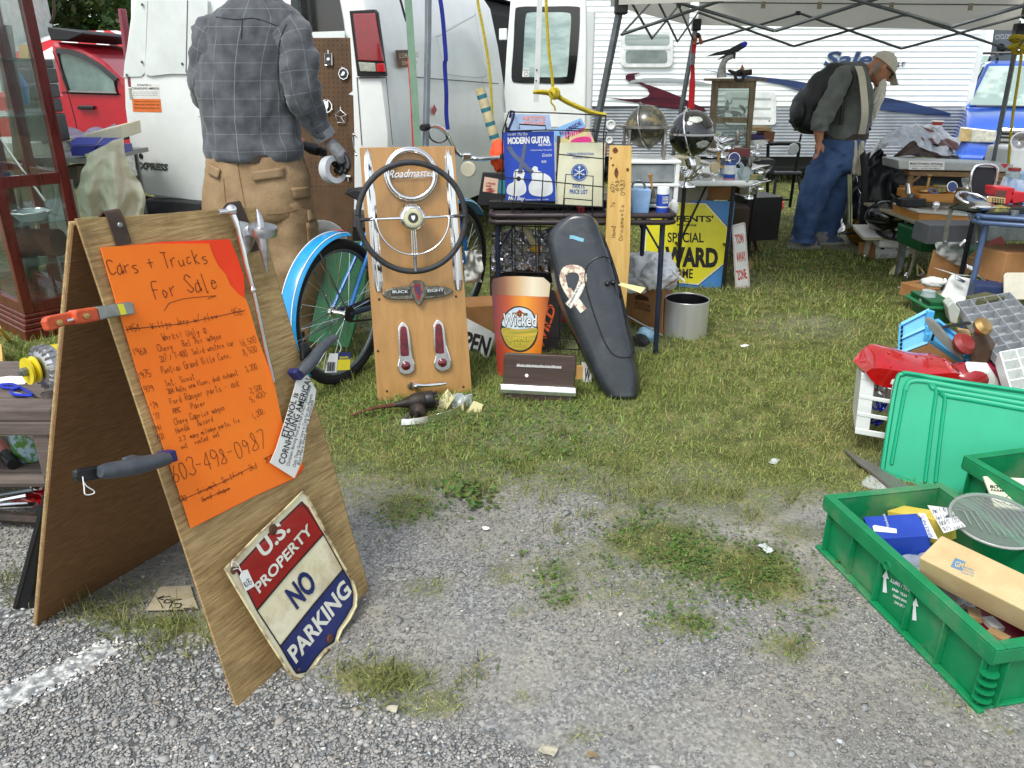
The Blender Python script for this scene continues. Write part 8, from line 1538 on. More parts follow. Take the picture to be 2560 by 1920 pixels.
for i in rG(4):hand(["1941 + '42 Buick","tail lamp rear","NORS USA","$15 each"][i],R5(690+i*18,590+i*30),R5(800+i*18,570+i*30),11,YBP,mat('blue_pen','3a4468'),yb,off=.0016,up=(-.3,-1),w=.0012)
lz=tH('headlight_lens','large clear ribbed glass headlight lens resting in the green crate','headlight lens',MP(.22,.36,.16));lc_=MP(.245,.39,.205);ln_=V((-.05,-.15,1)).normalized()
mk('lens',MB().lA(lc_,ln_,[(.115,0),(.118,.008),(.11,.012),(.09,.022),(.05,.03),(0,.033)],44),glass('lens_glass','e4e8e4',.14,.06),lz,smo=40);mk('rim',MB().tO(lc_,ln_,.117,.005,44,6),mat('clear_lens_rim','a8aca8',.15),lz,smo=180)
for k_ in rG(-6,7):mk('rib',MB().tB([lc_+V((k_*.016,-s*math.sqrt(max(.105**2-(k_*.016)**2,0)),.012+.02*(1-abs(s))*.9))for s in(-1,-.5,0,.5,1)],.0022,4),glass('lens_glass','d4d8d4'),lz)
pbg=mk('plastic_bag',crump(lambda u,v:MP(.25+u*.22,.05+v*.22,.12+.03*sin(pi*u)*sin(pi*v)),20,20,.018,18,3,zV),glass('clear_plastic','dfe8ea'),lL='clear plastic bag of parts in the green crate',cat='plastic bag',smo=180)
gbx=tH('parts_box','worn cream carton with a blue square logo across the green crate','box',MP(.5,.25,.15));gd=(G(*R5(1161,1060),.2)-G(*R5(740,850),.2)).normalized();gw=V((-gd.y,gd.x,0));gz=zV;gw=(gw+gz*.35).normalized();gz=gd.cross(gw).normalized()
Mg=Matrix((gd,gw,gz)).transposed();gc_=G(*R5(980,960),.215);gb_=mk('carton',MB().box(gc_,(.30,.10,.075),Mg),mat('worn_cream_carton','cdb88c',.75,c2='b89e70',sc=7,dT=.3,dcol='8a6a3c'),gbx,bV=.003)
GBP=Plane(gc_+gz*(.038 if gz.z>0 else-.038),gz if gz.z>0 else-gz);lg_=cD('logo',r5([(805,818),(858,838),(840,885),(780,862)]),GBP,mat('faded_blue_print','5a88a8',.7),gb_,th=.0004,off=.001);tX("GM",R5(800,862),R5(842,872),30*.48,GBP,mat('worn_cream_carton','cdb88c'),lg_,off=.0018,bL=.02,up=(.3,-1))
for i,t_ in eN(["GENERAL","MOTORS","PARTS"]):tX(t_,R5(845-i*4,868+i*14),R5(905-i*4,888+i*14),9*.48,GBP,MATS['faded_blue_print'],gb_,off=.0012,up=(.3,-1))
rtr=tH('red_tray','dark red plastic tray of small parts in the green crate','tray',MP(.5,.12,.02));RTM=mat('dark_red_tray','7e1420',.35)
mk('floor',MB().box(MP(.50,.15,.10),(.26,.14,.004),MMx),RTM,rtr)
for a,b,sx,sy in((.50,.08,.26,.004),(.50,.22,.26,.004),(.37,.15,.004,.136),(.63,.15,.004,.136)):mk('wall',MB().box(MP(a,b,.12),(sx,sy,.045),MMx),RTM,rtr)
for i in rG(5):mk('packet',MB().box(MP(.42+i*.04,.13+.02*(i%2),.112),(.03,.045,.012),MMx@mR(i*.5,3,'Z')),mat('packet_white','c8c8c4',.5)if i%2 else mat('packet_tan','a88a5c',.6),lL=['tan packet at the end of the red tray','white packet beside the tan ones in the red tray','tan packet lying askew in the red tray','white packet under the cream carton in the red tray','tan packet beneath the cream carton'][i],cat='packet',gR='packets in the red tray')
sc2,SP2,SM2=crate('second green stacking crate holding a tractor bearings catalogue',(*G(2408,1140,.22)[:2],0),(.24,-.97,0),(.97,.24,0),.46,.41,.22)
ctp=Plane(SP2(.28,.2,.17),(0,-.25,1));ctg=tH('catalogue','cream farm tractor bearings catalogue in the second green crate','catalogue',SP2(.3,.2,.15));cv=cD('cover',r5([(950,395),(1240,410),(1260,580),(1010,550)]),ctp,mat('cream_cover','dfdfc4'),ctg,th=.006)
tX("BOWER/BCA",R5(985,455),R5(1170,470),16*.48,ctp,iK,cv,bL=.03);tX("FARM TRACTOR",R5(990,472),R5(1185,486),12*.48,ctp,iK,cv,bL=.02);mk('tractor_sketch',sK(bez2(r5([(1060,535),(1075,500),(1110,490),(1150,495),(1160,530),(1130,548),(1090,545)]),4)+r5([(1060,535),(1000,515)]),ctp,.002,MB(),.001),iK,cv,rcl=0)
# people
from mathutils.bvhtree import BVHTree
def garm(name,secs,m,parent,n=32,per=6,fold=.008,fr=(9,9,5),seed=0,cap=0,sq=1.0,hemn=0):
 cs=bez([s[0]for s in secs],per);As=bez([s[1]for s in secs],per);Bs=bez([s[2]for s in secs],per);rings=[];uv=[];ln=0.0
 for i,(c,A,B)in eN(zip(cs,As,Bs)):
  if i:ln+=(c-cs[i-1]).length
  ring=[]
  for k in rG(n):
   w=2*pi*k/n;ca,sa=cos(w),sin(w)
   ca=math.copysign(abs(ca)**sq,ca);sa=math.copysign(abs(sa)**sq,sa)
   d=A*ca+B*sa;p=c+d;q=V((p.x*fr[0]+seed,p.y*fr[1],p.z*fr[2]))
   f=fold*(mN(q)*1.3+.8*(.5-abs(mN(q*1.9+V((3,1,seed)))))+.4*mN(q*4.1))
   ring.append(p+d.normalized()*f)
  rings.append(ring);uv.append((ln,(A.length+B.length)/2))
 mb=MB().loft(rings,cap=cap);o=mk(name,mb,m,parent,smo=180)
 me=o.data;ul=me.uv_layers.new(name='UVMap')
 for p in me.polygons:
  for li,vi in zip(p.loop_indices,p.vertices):
   i,k=divmod(vi,n);ks=[v%n for v in p.vertices]
   if max(ks)-min(ks)>n/2 and k<n/2:k+=n
   if i<len(uv):ul.data[li].uv=(2*pi*k/n*uv[len(uv)//2][1],uv[i][0])
 o['_']=0;del o['_']
 BV[o.name]=BVHTree.FromPolygons([V(v)for v in mb.v],mb.f);return o
BV={}
def dR(names,x,y,off=.003):
 d=ray(x,y).normalized();best=None
 for nm in names:
  h=BV[nm].ray_cast(EYE,d)
  if h[0]is not None and(best is None or h[3]<best[1]):best=(h[0]-d*off,h[3])
 return best[0]if best else None
def patch(name,pts,names,m,parent,off=.004,n=4,back=0):
 (x0,y0),(x1,y1),(x2,y2),(x3,y3)=pts;last=None;grid=[]
 for j in rG(n+1):
  for i in rG(n+1):
   u,v=i/n,j/n;x=(x0*(1-u)+x1*u)*(1-v)+(x3*(1-u)+x2*u)*v;y=(y0*(1-u)+y1*u)*(1-v)+(y3*(1-u)+y2*u)*v
   p=dR(names,x,y,off)or last
   if p is None:p=aY(x,y,3.7)
   last=p;grid.append(p)
 w=n+1;o=mk(name,MB().add(grid,[(j*w+i,j*w+i+1,(j+1)*w+i+1,(j+1)*w+i)for j in rG(n)for i in rG(n)]),m,parent,rcl=0,smo=180)
 s=o.modifiers.new('solid','SOLIDIFY');s.thickness=.005;s.offset=-1;return o
def plaid(name,base,base2,line,k,w=.024):
 m=bpy.data.materials.new(name);m.use_nodes=1;N=m.node_tree.nodes;L=m.node_tree.links;b=N['Principled BSDF']
 uv=N.new('ShaderNodeUVMap');uv.uv_map='UVMap';sx=N.new('ShaderNodeSeparateXYZ');L.new(uv.outputs[0],sx.inputs[0]);fac=None
 for ax in(0,1):
  mu=N.new('ShaderNodeMath');mu.operation='MULTIPLY';mu.inputs[1].default_value=k;L.new(sx.outputs[ax],mu.inputs[0])
  f=N.new('ShaderNodeMath');f.operation='FRACT';L.new(mu.outputs[0],f.inputs[0]);lt=N.new('ShaderNodeMath');lt.operation='LESS_THAN';lt.inputs[1].default_value=w;L.new(f.outputs[0],lt.inputs[0])
  if fac is None:fac=lt.outputs[0]
  else:mx=N.new('ShaderNodeMath');mx.operation='MAXIMUM';L.new(fac,mx.inputs[0]);L.new(lt.outputs[0],mx.inputs[1]);fac=mx.outputs[0]
 tc=N.new('ShaderNodeTexCoord');nz=N.new('ShaderNodeTexNoise');nz.inputs['Scale'].default_value=14;nz.inputs['Detail'].default_value=10;L.new(tc.outputs['Object'],nz.inputs['Vector'])
 rp=N.new('ShaderNodeValToRGB');rp.color_ramp.elements[0].position=.35;rp.color_ramp.elements[1].position=.65;rp.color_ramp.elements[0].color=(*lin(base2),1);rp.color_ramp.elements[1].color=(*lin(base),1);L.new(nz.outputs[0],rp.inputs[0])
 sc_=N.new('ShaderNodeMath');sc_.operation='MULTIPLY';sc_.inputs[1].default_value=.30;L.new(fac,sc_.inputs[0])
 mx=N.new('ShaderNodeMix');mx.data_type='RGBA';L.new(sc_.outputs[0],mx.inputs[0]);L.new(rp.outputs[0],mx.inputs[6]);mx.inputs[7].default_value=(*lin(line),1);L.new(mx.outputs[2],b.inputs['Base Color'])
 b.inputs['Roughness'].default_value=.9;b.inputs['Sheen Weight'].default_value=.2
 bp=N.new('ShaderNodeBump');bp.inputs['Strength'].default_value=.25;bp.inputs['Distance'].default_value=.01;n2=N.new('ShaderNodeTexNoise');n2.inputs['Scale'].default_value=32;L.new(tc.outputs['Object'],n2.inputs['Vector']);L.new(n2.outputs[0],bp.inputs['Height']);L.new(bp.outputs[0],b.inputs['Normal']);return m
def fuse(name,mb,m,parent,voxel=.007,sm=4):
 o=mk(name,mb,m,parent,smo=180);r=o.modifiers.new('remesh','REMESH');r.mode='VOXEL';r.voxel_size=voxel;r.use_smooth_shade=1;s=o.modifiers.new('smooth','SMOOTH');s.iterations=sm;s.factor=.5;return o
SKIN=mat('skin','c08a6a',.5,c2='a86e52',sc=18,sss=.15)
X=V((1,0,0));Yv=V((0,1,0));Z=zV
# man in plaid shirt, seen from behind
fm=tH('person','man in a grey plaid shirt and tan cargo trousers holding a white tape roll','person',(-1.27,3.95,0))
q=lambda x,y,Y=3.88:aY(x,y,Y)
def s_(x,y,hw,hd,Y=3.88,tilt=0):
 c=q(x,y,Y);k=ppm(c);return(c,(X+Z*tilt)*(hw/k),Yv*hd)
SH=plaid('grey_plaid_flannel','575b60','3f4347','aeb6ba',13.0)
TAN=mat('tan_canvas','9c8462',.85,c2='82694a',sc=6,bump=.25,bsc=60,dT=.2,dcol='6a4c30')
torso=garm('shirt',[s_(642,-22,40,.055),s_(641,2,58,.075),s_(640,24,92,.09),s_(636,52,122,.10),s_(628,105,128,.125),s_(622,180,122,.135),s_(621,260,118,.14),s_(626,330,121,.15),s_(633,372,126,.16),s_(637,396,120,.155),s_(638,404,106,.13)],SH,fm,n=72,fold=.022,fr=(9,7,4),seed=2.0,sq=.85)
def arm(name,pts,m,seed,fold=.018):
 secs=[]
 for i,(x,y,Y,r)in eN(pts):
  a=q(*pts[max(i-1,0)][:3]);b=q(*pts[min(i+1,len(pts)-1)][:3]);t=(b-a).normalized();A=t.cross(Yv).normalized();B=t.cross(A).normalized();secs.append((q(x,y,Y),A*r,B*r))
 return garm(name,secs,m,fm,n=28,fold=fold,fr=(13,9,13),seed=seed)
sr=arm('sleeve',[(712,58,3.86,.055),(728,85,3.84,.085),(742,135,3.82,.087),(750,190,3.80,.084),(758,235,3.80,.082),(780,285,3.83,.066),(802,325,3.86,.052),(812,340,3.87,.047)],SH,5.0)
mk('cuff',MB().tB([q(803,326,3.86),q(814,343,3.87)],.053,20),SH,sr,smo=60)
sl=arm('sleeve',[(562,52,3.88,.055),(545,80,3.88,.085),(528,140,3.88,.083),(518,195,3.90,.08),(526,240,3.97,.075),(560,275,4.06,.065),(640,310,4.16,.055),(740,355,4.17,.045)],SH,8.0)
SB_=mat('shirt_button','2a2c2e',.4)
for x,y in((778,308),(792,330)):
 p=dR([sr.name],x,y,.002)
 if p:mk('button',MB().sphere(p,.006,8,6),SB_,sr)
seam=mat('shirt_seam','3c434b',.9)
def seam_line(pts,names,r,m,parent,nm='seam'):
 pp=[dR(names,x,y,.001)for x,y in bez2(pts,6,0)];pp=[p for p in pp if p];
 if len(pp)>2:return mk(nm,MB().tB(pp,r,5),m,parent)
seam_line([(540,42),(590,48),(640,46),(700,66),(735,72)],[torso.name],.0025,seam,torso,'yoke_seam');seam_line([(606,45),(604,70),(602,95)],[torso.name],.003,seam,torso,'back_pleat');seam_line([(716,60),(700,100),(694,180),(700,250)],[torso.name,sr.name],.0025,seam,torso,'armhole_seam')
tr=garm('trousers',[s_(636,386,116,.145),s_(637,405,120,.15),s_(642,440,126,.16),s_(645,490,131,.17),s_(646,540,128,.165),s_(646,562,60,.1)],TAN,fm,n=44,fold=.009,fr=(10,8,8),seed=1.0,sq=.85)
legR=garm('trouser_leg',[s_(702,478,62,.13),s_(712,530,66,.14),s_(734,610,64,.13),s_(748,690,58,.12),s_(752,770,50,.11,3.92),s_(746,850,48,.105,3.95),s_(743,878,50,.11,3.96)],TAN,fm,n=36,fold=.016,fr=(10,8,9),seed=3.0)
legL=garm('trouser_leg',[s_(588,478,62,.13),s_(586,530,66,.14),s_(588,610,62,.13),s_(592,700,56,.12),s_(597,780,50,.11,3.92),s_(602,855,48,.105,3.95),s_(604,882,50,.11,3.96)],TAN,fm,n=36,fold=.016,fr=(10,8,9),seed=6.0)
T3=[tr.name,legR.name,legL.name];c3p=lambda L:[C3(*p)for p in L]
TSM=mat('trouser_seam','80603c',.9)
patch('pocket_flap',c3p([(745,1362),(835,1350),(842,1415),(752,1440)]),T3,TAN,legR,.009);patch('cargo_pocket',c3p([(740,1445),(838,1420),(840,1600),(752,1640)]),T3,TAN,legR,.006);patch('back_pocket',c3p([(640,1218),(755,1208),(762,1280),(662,1292)]),T3,TAN,tr,.006);patch('pocket_flap',c3p([(118,1062),(185,1098),(172,1160),(110,1132)]),T3,TAN,tr,.009);patch('back_pocket',c3p([(392,1112),(600,1082),(600,1150),(400,1175)]),T3,mat('leather_patch','8f7858',.8),tr,.005)
seam_line(c3p([(290,1020),(310,1150),(345,1340)]),T3,.002,TSM,tr);seam_line(c3p([(715,1020),(745,1090),(775,1180),(765,1215)]),T3,.0035,TSM,tr);seam_line(c3p([(480,1390),(600,1380),(730,1340)]),T3,.002,TSM,tr);seam_line(c3p([(205,1160),(220,1330)]),T3,.002,TSM,tr)
mk('belt',MB().loft([[q(636,390)+X*(.228*cos(a))+Yv*(.157*sin(a))+Z*z for a in[k*2*pi/32 for k in rG(32)]]for z in(-.018,.018)],cap=0),mat('dark_belt','3a2a1e',.6),fm)
for x,y in((743,893),(604,897)):
 g=G(x,y);b=mk('boot',MB().loft([[g+V((w*cos(a),l*sin(a)+.03,z))for a in[k*2*pi/18 for k in rG(18)]]for w,l,z in((.05,.14,0),(.055,.145,.02),(.052,.13,.05),(.048,.085,.09),(.05,.06,.14))]),mat('brown_boot','4a3424',.7),fm,smo=60);mk('sole',MB().loft([[g+V((w*cos(a),l*sin(a)+.03,z))for a in[k*2*pi/18 for k in rG(18)]]for w,l,z in((.054,.146,0.001),(.056,.148,.018))]),rubber(),b)
hc=q(655,-118);nk=q(645,-30)
mb=MB();mb.sphere(hc,(.082,.1,.118),24,16);mb.tB([q(642,40),nk,q(650,-70)],[.075,.06,.058],18)
for sx in(-1,1):mb.sphere(hc+V((sx*.082,0,-.01)),(.012,.022,.033),10,8)
mb.sphere(hc+V((.01,.1,-.015)),(.014,.022,.02),10,8);mb.sphere(hc+V((0,.075,-.07)),(.045,.035,.035),12,8)
mb.tB([q(642,30),q(630,150),q(628,300),q(640,440)],[.09,.12,.11,.11],18)
for pts,rs in(([(640,45,3.88),(720,70,3.85),(748,180,3.81),(760,235,3.80),(800,320,3.86),(822,352,3.88)],[.07,.05,.045,.042,.034,.030]),([(640,45,3.88),(555,70,3.88),(524,170,3.89),(525,240,3.97),(640,308,4.16),(760,362,4.17)],[.07,.05,.045,.042,.034,.03]),([(640,440,3.88),(712,520,3.88),(745,680,3.88),(746,850,3.95)],[.1,.08,.06,.045]),([(640,440,3.88),(586,520,3.88),(592,700,3.88),(602,860,3.95)],[.1,.08,.06,.045])):
 mb.tB([q(*p)for p in pts],rs,14)
body=fuse('body',mb,SKIN,fm,.012,3)
mk('hair',blob(MB(),hc+V((0,-.012,.015)),(.088,.1,.11),24,16,.05,4),mat('grey_brown_hair','5c5046',.8),fm,smo=180)
mk('collar',MB().loft([[q(644,y)+X*(r*cos(a))+Yv*(r*.95*sin(a))for a in[k*2*pi/24 for k in rG(24)]]for y,r in((-2,.078),(-18,.072),(-34,.07),(-20,.08),(0,.088))],cap=0),SH,torso,smo=180)
GLG=mat('grey_knit_glove','8a8c8e',.9,c2='74767a',sc=60,bump=.3);GLB=mat('black_rubber_palm','1c1d20',.55)
wr_=q(822,352,3.875);kn=[q(*p)for p in((866,392,3.86),(862,400,3.88),(852,403,3.90),(842,402,3.92))]
mb=MB().tB([wr_,wr_.lerp(kn[1],.35),wr_.lerp(kn[1],.7),(kn[1]+kn[2])/2],[.034,.042,.046,.040],14,flat=.72);gl_=fuse('glove',mb,GLG,fm,.005,2)
tips=[[(872,412,3.84),(868,424,3.83)],[(868,420,3.86),(862,432,3.84)],[(856,424,3.88),(848,434,3.86)],[(846,420,3.90),(838,428,3.88)]]
for k_,tp_ in zip(kn,tips):mk('finger',MB().tB(bez([wr_.lerp(k_,.8),k_]+[q(*p)for p in tp_],3),.0125,10),GLB,gl_,smo=180)
mk('thumb',MB().tB(bez([wr_.lerp(kn[3],.3),q(838,385,3.92),q(832,402,3.90),q(838,412,3.87)],3),.0135,10),GLB,gl_,smo=180)
lw=q(760,362,4.17);mb=MB().tB([lw,q(782,372,4.15),q(798,378,4.13)],[.03,.042,.036],12,flat=.7)
for dy in(-6,0,6,11):mb.tB([q(796,374+dy*.6,4.13),q(808,378+dy,4.10),q(814,384+dy,4.06)],.011,8)
fuse('glove',mb,GLB,fm,.006,2)
tc_c=q(832,424,3.87);tax=V((.78,-.6,.12)).normalized()
tpr=tH('tape_roll','roll of white tape hanging from the gloved hand of the man in plaid','tape roll',tc_c-Z*.066)
mk('tape',MB().lA(tc_c-tax*.025,tax,[(.04,0),(.066,0),(.066,.05),(.04,.05),(.04,0)],40),mat('white_tape','d4dade',.45),tpr,smo=35);mk('core',MB().lA(tc_c-tax*.0255,tax,[(.038,0),(.0398,0),(.0398,.051),(.038,.051),(.038,0)],32),cB,tpr,smo=35)
# bearded man with backpack, bending to the right
om=tH('person','bearded man in a pale cap, grey shirt and jeans bending over with a black backpack','person',(2.6,6.6,0))
q=lambda x,y,Y=6.6:aY(x,y,Y)
def o_s(x,y,r,hd,Y=6.6,t=(0,0,1)):
 c=q(x,y,Y);T=V(t).normalized();return(c,T.cross(Yv).normalized()*-r,Yv*hd)
GSH=mat('dark_grey_shirt','6c716d',.9,c2='565b57',sc=7,bump=.3,bsc=40);JN=mat('blue_denim','4a6690',.85,c2='304a74',sc=6,bump=.3,bsc=90)
ts=garm('shirt',[o_s(2106,346,.185,.18),o_s(2106,330,.195,.19),o_s(2112,290,.19,.195,t=(.1,0,1)),o_s(2122,250,.178,.205,t=(.2,0,1)),o_s(2130,212,.16,.21,t=(.4,0,1)),o_s(2138,186,.135,.19,t=(.7,0,1)),o_s(2152,172,.075,.085,t=(.9,0,1)),o_s(2160,166,.062,.065,t=(.9,0,1))],GSH,om,n=40,fold=.016,fr=(9,7,7),seed=2)
def limb(name,pts,m,seed,fold=.012,n=26):
 secs=[]
 for i,(x,y,Y,r)in eN(pts):
  a=q(*pts[max(i-1,0)][:3]);b=q(*pts[min(i+1,len(pts)-1)][:3]);t=(b-a).normalized();A=t.cross(Yv).normalized();B=t.cross(A).normalized();secs.append((q(x,y,Y),A*r,B*r))
 return garm(name,secs,m,om,n=36,fold=fold,fr=(16,12,24),seed=seed)
limb('sleeve',[(2112,178,6.48,.05),(2106,192,6.42,.078),(2090,232,6.38,.076),(2064,280,6.36,.078),(2050,308,6.35,.072),(2047,326,6.35,.064)],GSH,4)
limb('sleeve',[(2130,180,6.75,.05),(2138,205,6.8,.08),(2150,250,6.82,.08),(2158,295,6.8,.075),(2156,325,6.76,.06)],GSH,5)
jp=garm('jeans',[o_s(2106,336,.19,.185),o_s(2102,356,.185,.19),o_s(2094,390,.175,.20),o_s(2086,420,.16,.19),o_s(2082,436,.09,.1)],JN,om,n=36,fold=.01,seed=1)
limb('jean_leg',[(2088,385,6.52,.13),(2066,420,6.50,.128),(2040,465,6.49,.115),(2022,525,6.49,.10),(2010,590,6.5,.088),(2007,604,6.5,.09)],JN,7,.02);limb('jean_leg',[(2100,385,6.7,.13),(2094,430,6.71,.122),(2084,485,6.72,.108),(2074,545,6.73,.095),(2065,588,6.74,.088),(2063,600,6.74,.09)],JN,9,.02)
mk('belt',MB().loft([[q(2106,338)+X*(.2*cos(a))+Yv*(.197*sin(a))+Z*z for a in[k*2*pi/32 for k in rG(32)]]for z in(-.022,.022)],cap=0),mat('dark_belt','3a2a1e'),om)
for x,y,Y in((2003,622,0),(2062,612,0)):
 g=G(x,y);sh=mk('shoe',MB().loft([[g+V((l*cos(a)+.02+o,w*sin(a),z))for a in[k*2*pi/20 for k in rG(20)]]for l,w,z,o in((.135,.048,.02,0),(.14,.052,.04,0),(.125,.05,.065,-.01),(.09,.046,.09,-.04),(.07,.045,.12,-.055))]),mat('blue_grey_trainer','4a5468',.7,c2='8a8a88',sc=12,lo=.45,hi=.55),om,smo=60);mk('sole',MB().loft([[g+V((l*cos(a)+.02,w*sin(a),z))for a in[k*2*pi/20 for k in rG(20)]]for l,w,z in((.138,.05,0),(.145,.054,.02),(.142,.053,.03))]),mat('trainer_sole','a8a8a2',.7),sh)
hc=q(2203,172);fd_=V((.78,-.12,-.62)).normalized();hu=V((.6,0,.8)).normalized();hM=Matrix((fd_,hu.cross(fd_).normalized(),hu)).transposed()
hp=lambda a,b,c:hc+hM@V((a,b,c))
mb=MB();mb.sphere(hc,(.098,.08,.115),26,18,hM);mb.tB([q(2148,190),q(2165,180),q(2185,176)],[.075,.062,.06],16);mb.sphere(hp(.1,0,-.015),(.028,.017,.022),12,8,hM);mb.tB([hp(.085,0,.02),hp(.112,0,-.02)],[.012,.018],10)
for sy in(-1,1):mb.sphere(hp(-.01,sy*.082,-.005),(.022,.01,.034),10,8,hM);mb.sphere(hp(.085,sy*.03,.018),(.014,.02,.01),8,6,hM)
mb.sphere(hp(.06,0,-.08),(.045,.05,.04),14,10,hM)
mb.tB([q(2110,330),q(2120,240),q(2150,180)],[.13,.13,.08],14)
def hand_old(mb,wr,knu,curl,Y0,s=1.0):
 mb.tB([wr,wr.lerp(knu,.5),knu],[.028,.04,.038],12,flat=.62)
 for i,(dx,dy,L)in eN(((-.022,0,.07),(-.008,-.012,.08),(.008,-.018,.078),(.02,-.02,.062))):
  b=knu+V((dx*.4,dx*1.5,0));mb.tB(bez([b,b+curl*L*.5+V((.01,0,0)),b+curl*L+V((-.012,0,0))],2),[.0105]*4+[.008],8)
 mb.tB(bez([wr.lerp(knu,.3),wr.lerp(knu,.6)+V((.035,-.01,0)),knu+V((.035,-.01,-.025))],3),.011,8)
w1,k1=q(2048,352,6.35),q(2044,374,6.35);mb.tB([q(2105,195,6.45),q(2055,285,6.36),q(2046,320,6.35),w1],[.06,.048,.044,.03],12);hand_old(mb,w1,k1,V((-.15,0,-1)),6.35)
w2,k2=q(2158,338,6.76),q(2150,348,6.68);mb.tB([q(2135,195,6.75),q(2156,285,6.8),w2],[.06,.045,.03],12);hand_old(mb,w2,k2,V((-.3,-.6,-.6)),6.7)
for pts in(((2090,380,6.55),(2050,450,6.5),(2010,600,6.5)),((2100,380,6.68),(2086,480,6.72),(2066,600,6.74))):mb.tB([q(*p)for p in pts],[.1,.07,.045],12)
fuse('body',mb,SKIN,om,.007,3)
bm_=MB();rnd=random.Random(4)
for i in rG(420):
 a=rnd.uniform(-1.2,1.2);r0=hp(.055+.045*cos(a)*rnd.random(),.068*sin(a),-.065-.035*rnd.random()+.02*abs(sin(a)));L=rnd.uniform(.14,.30)*(1-.3*abs(sin(a)))
 e=r0+V((-.03+rnd.uniform(-.025,.02),rnd.uniform(-.02,.02)-.02*sin(a),-L));m_=r0.lerp(e,.5)+V((.02*rnd.random(),rnd.uniform(-.012,.012),0));bm_.tB([r0,m_,e],[.009,.008,.001],4,cap=0)
mk('beard',bm_,mat('white_beard_hair','efece4',.8,c2='dcd8cc',sc=20),om,kind='stuff',rcl=0)
bh=MB()
for i in rG(200):
 a=rnd.uniform(2.0,4.3);r0=hp(.085*cos(a),.08*sin(a),rnd.uniform(-.03,.02));bh.tB([r0,r0+hM@V((-.02,0,-.03))+V((0,0,-.02)),r0+V((-.02,rnd.uniform(-.01,.01),-.07))],[.004,.004,.001],4,cap=0)
mk('hair',bh,mat('grey_hair','9a948a',.8),om,kind='stuff',rcl=0)
CAPM=mat('pale_khaki_cap','dcd8c8',.85,c2='ccc8b6',sc=8,bump=.15,bsc=60)
rings=[]
for t_ in(0,.25,.5,.75,.95):a=t_*pi/2;rings.append([hp(-.005,0,.028)+hM@V((.112*cos(a)*cos(b),.092*cos(a)*sin(b),.105*sin(a)))for b in[k*2*pi/28 for k in rG(28)]])
cp=mk('cap',MB().loft(rings),CAPM,om,smo=60)
mk('brim',MB().sheet(lambda u,v:hp(.085+.105*v*cos((u-.5)*1.5),.088*sin((u-.5)*2.4)*(1-.1*v),.030-.028*v-.02*abs(u-.5)*2*v),14,6),CAPM,cp,smo=180).modifiers.new('s','SOLIDIFY').thickness=.004
mk('cap_button',MB().sphere(hp(-.005,0,.134),.008,8,6),CAPM,cp);mk('cap_logo',MB().box(hp(.085,-.03,.085),(.004,.035,.014),hM),iK,cp)
gls=mk('sunglasses',MB().tB([hp(-.02,-.084,.012),hp(.06,-.08,.012),hp(.09,-.06,.008)],.004,6),bP,om)
for sy in(-1,1):mk('lens',MB().lA(hp(.096,sy*.034,.004),hM@V((1,sy*.35,0)),[(0,.004),(.022,.002),(.025,-.003)],14),mat('black_gloss','141618'),gls)
bpk=tH('backpack','black backpack on the back of the bearded man','backpack',q(2010,335))
BKN=mat('black_nylon','16181a',.6,c2='202224',sc=9,bump=.3,bsc=30)
def bsec(x,y,r,hd,t):c=q(x,y,6.6);T=V(t).normalized();return(c,T.cross(Yv).normalized()*-r,Yv*hd)
BPC=garm('bag',[bsec(2108,165,.03,.06,(.7,0,.7)),bsec(2094,178,.075,.13,(.7,0,.7)),bsec(2064,212,.115,.16,(.65,0,.75)),bsec(2034,250,.13,.17,(.6,0,.8)),bsec(2015,288,.125,.165,(.35,0,.95)),bsec(2012,318,.10,.15,(.1,0,1)),bsec(2018,334,.05,.09,(0,0,1))],BKN,bpk,n=32,fold=.02,fr=(10,8,9),seed=5)
mk('zip_pocket',blob(MB(),q(1994,285,6.55),(.05,.12,.1),20,14,.12,3),BKN,bpk,smo=180)
mk('shoulder_strap',MB().rI(bez([q(2108,168,6.46),q(2126,176,6.40),q(2133,195,6.36),q(2122,225,6.33),q(2100,252,6.36)],5),V((0,.05,.02)),.012),BKN,bpk);mk('shoulder_strap',MB().rI([q(2110,235,6.34),q(2106,275,6.36),q(2102,312,6.38)],V((.03,.02,0)),.008),BKN,bpk)
for x,y in(((1972,303),(1985,300)),((1985,325),(1998,318)),((1998,355),(2003,335))):mk('dangling_strap',MB().tB([q(*y,6.5),q((x[0]+y[0])/2,(x[1]+y[1])/2+4,6.5),q(*x,6.5)],.008,6),BKN,bpk)
tb_=tH('tote_bag','cream canvas tote with a long strap carried by the bearded man','bag',q(2135,438,6.4));CRT=mat('cream_canvas','cfcab8',.9,c2='bcb7a4',sc=9,bump=.2)
mk('strap',MB().rI(bez([q(2146,166,6.42),q(2154,190,6.36),q(2160,240,6.33),q(2162,290,6.33),q(2154,335,6.40)],5),V((.06,.015,0)),.006),CRT,tb_)
mk('bag',crump(lambda u,v:q(2128+u*30-(1-v)*-3,352+v*84,6.42+.04*sin(3*u)),14,20,.015,12,2,V((0,-1,0))),CRT,tb_,smo=180,rcl=0).modifiers.new('s','SOLIDIFY').thickness=.03
mk('lanyard',MB().tB(bez([q(2168,238,6.45),q(2176,250,6.45),q(2180,262,6.45),q(2172,268,6.45)],4),.005,5),bP,om)
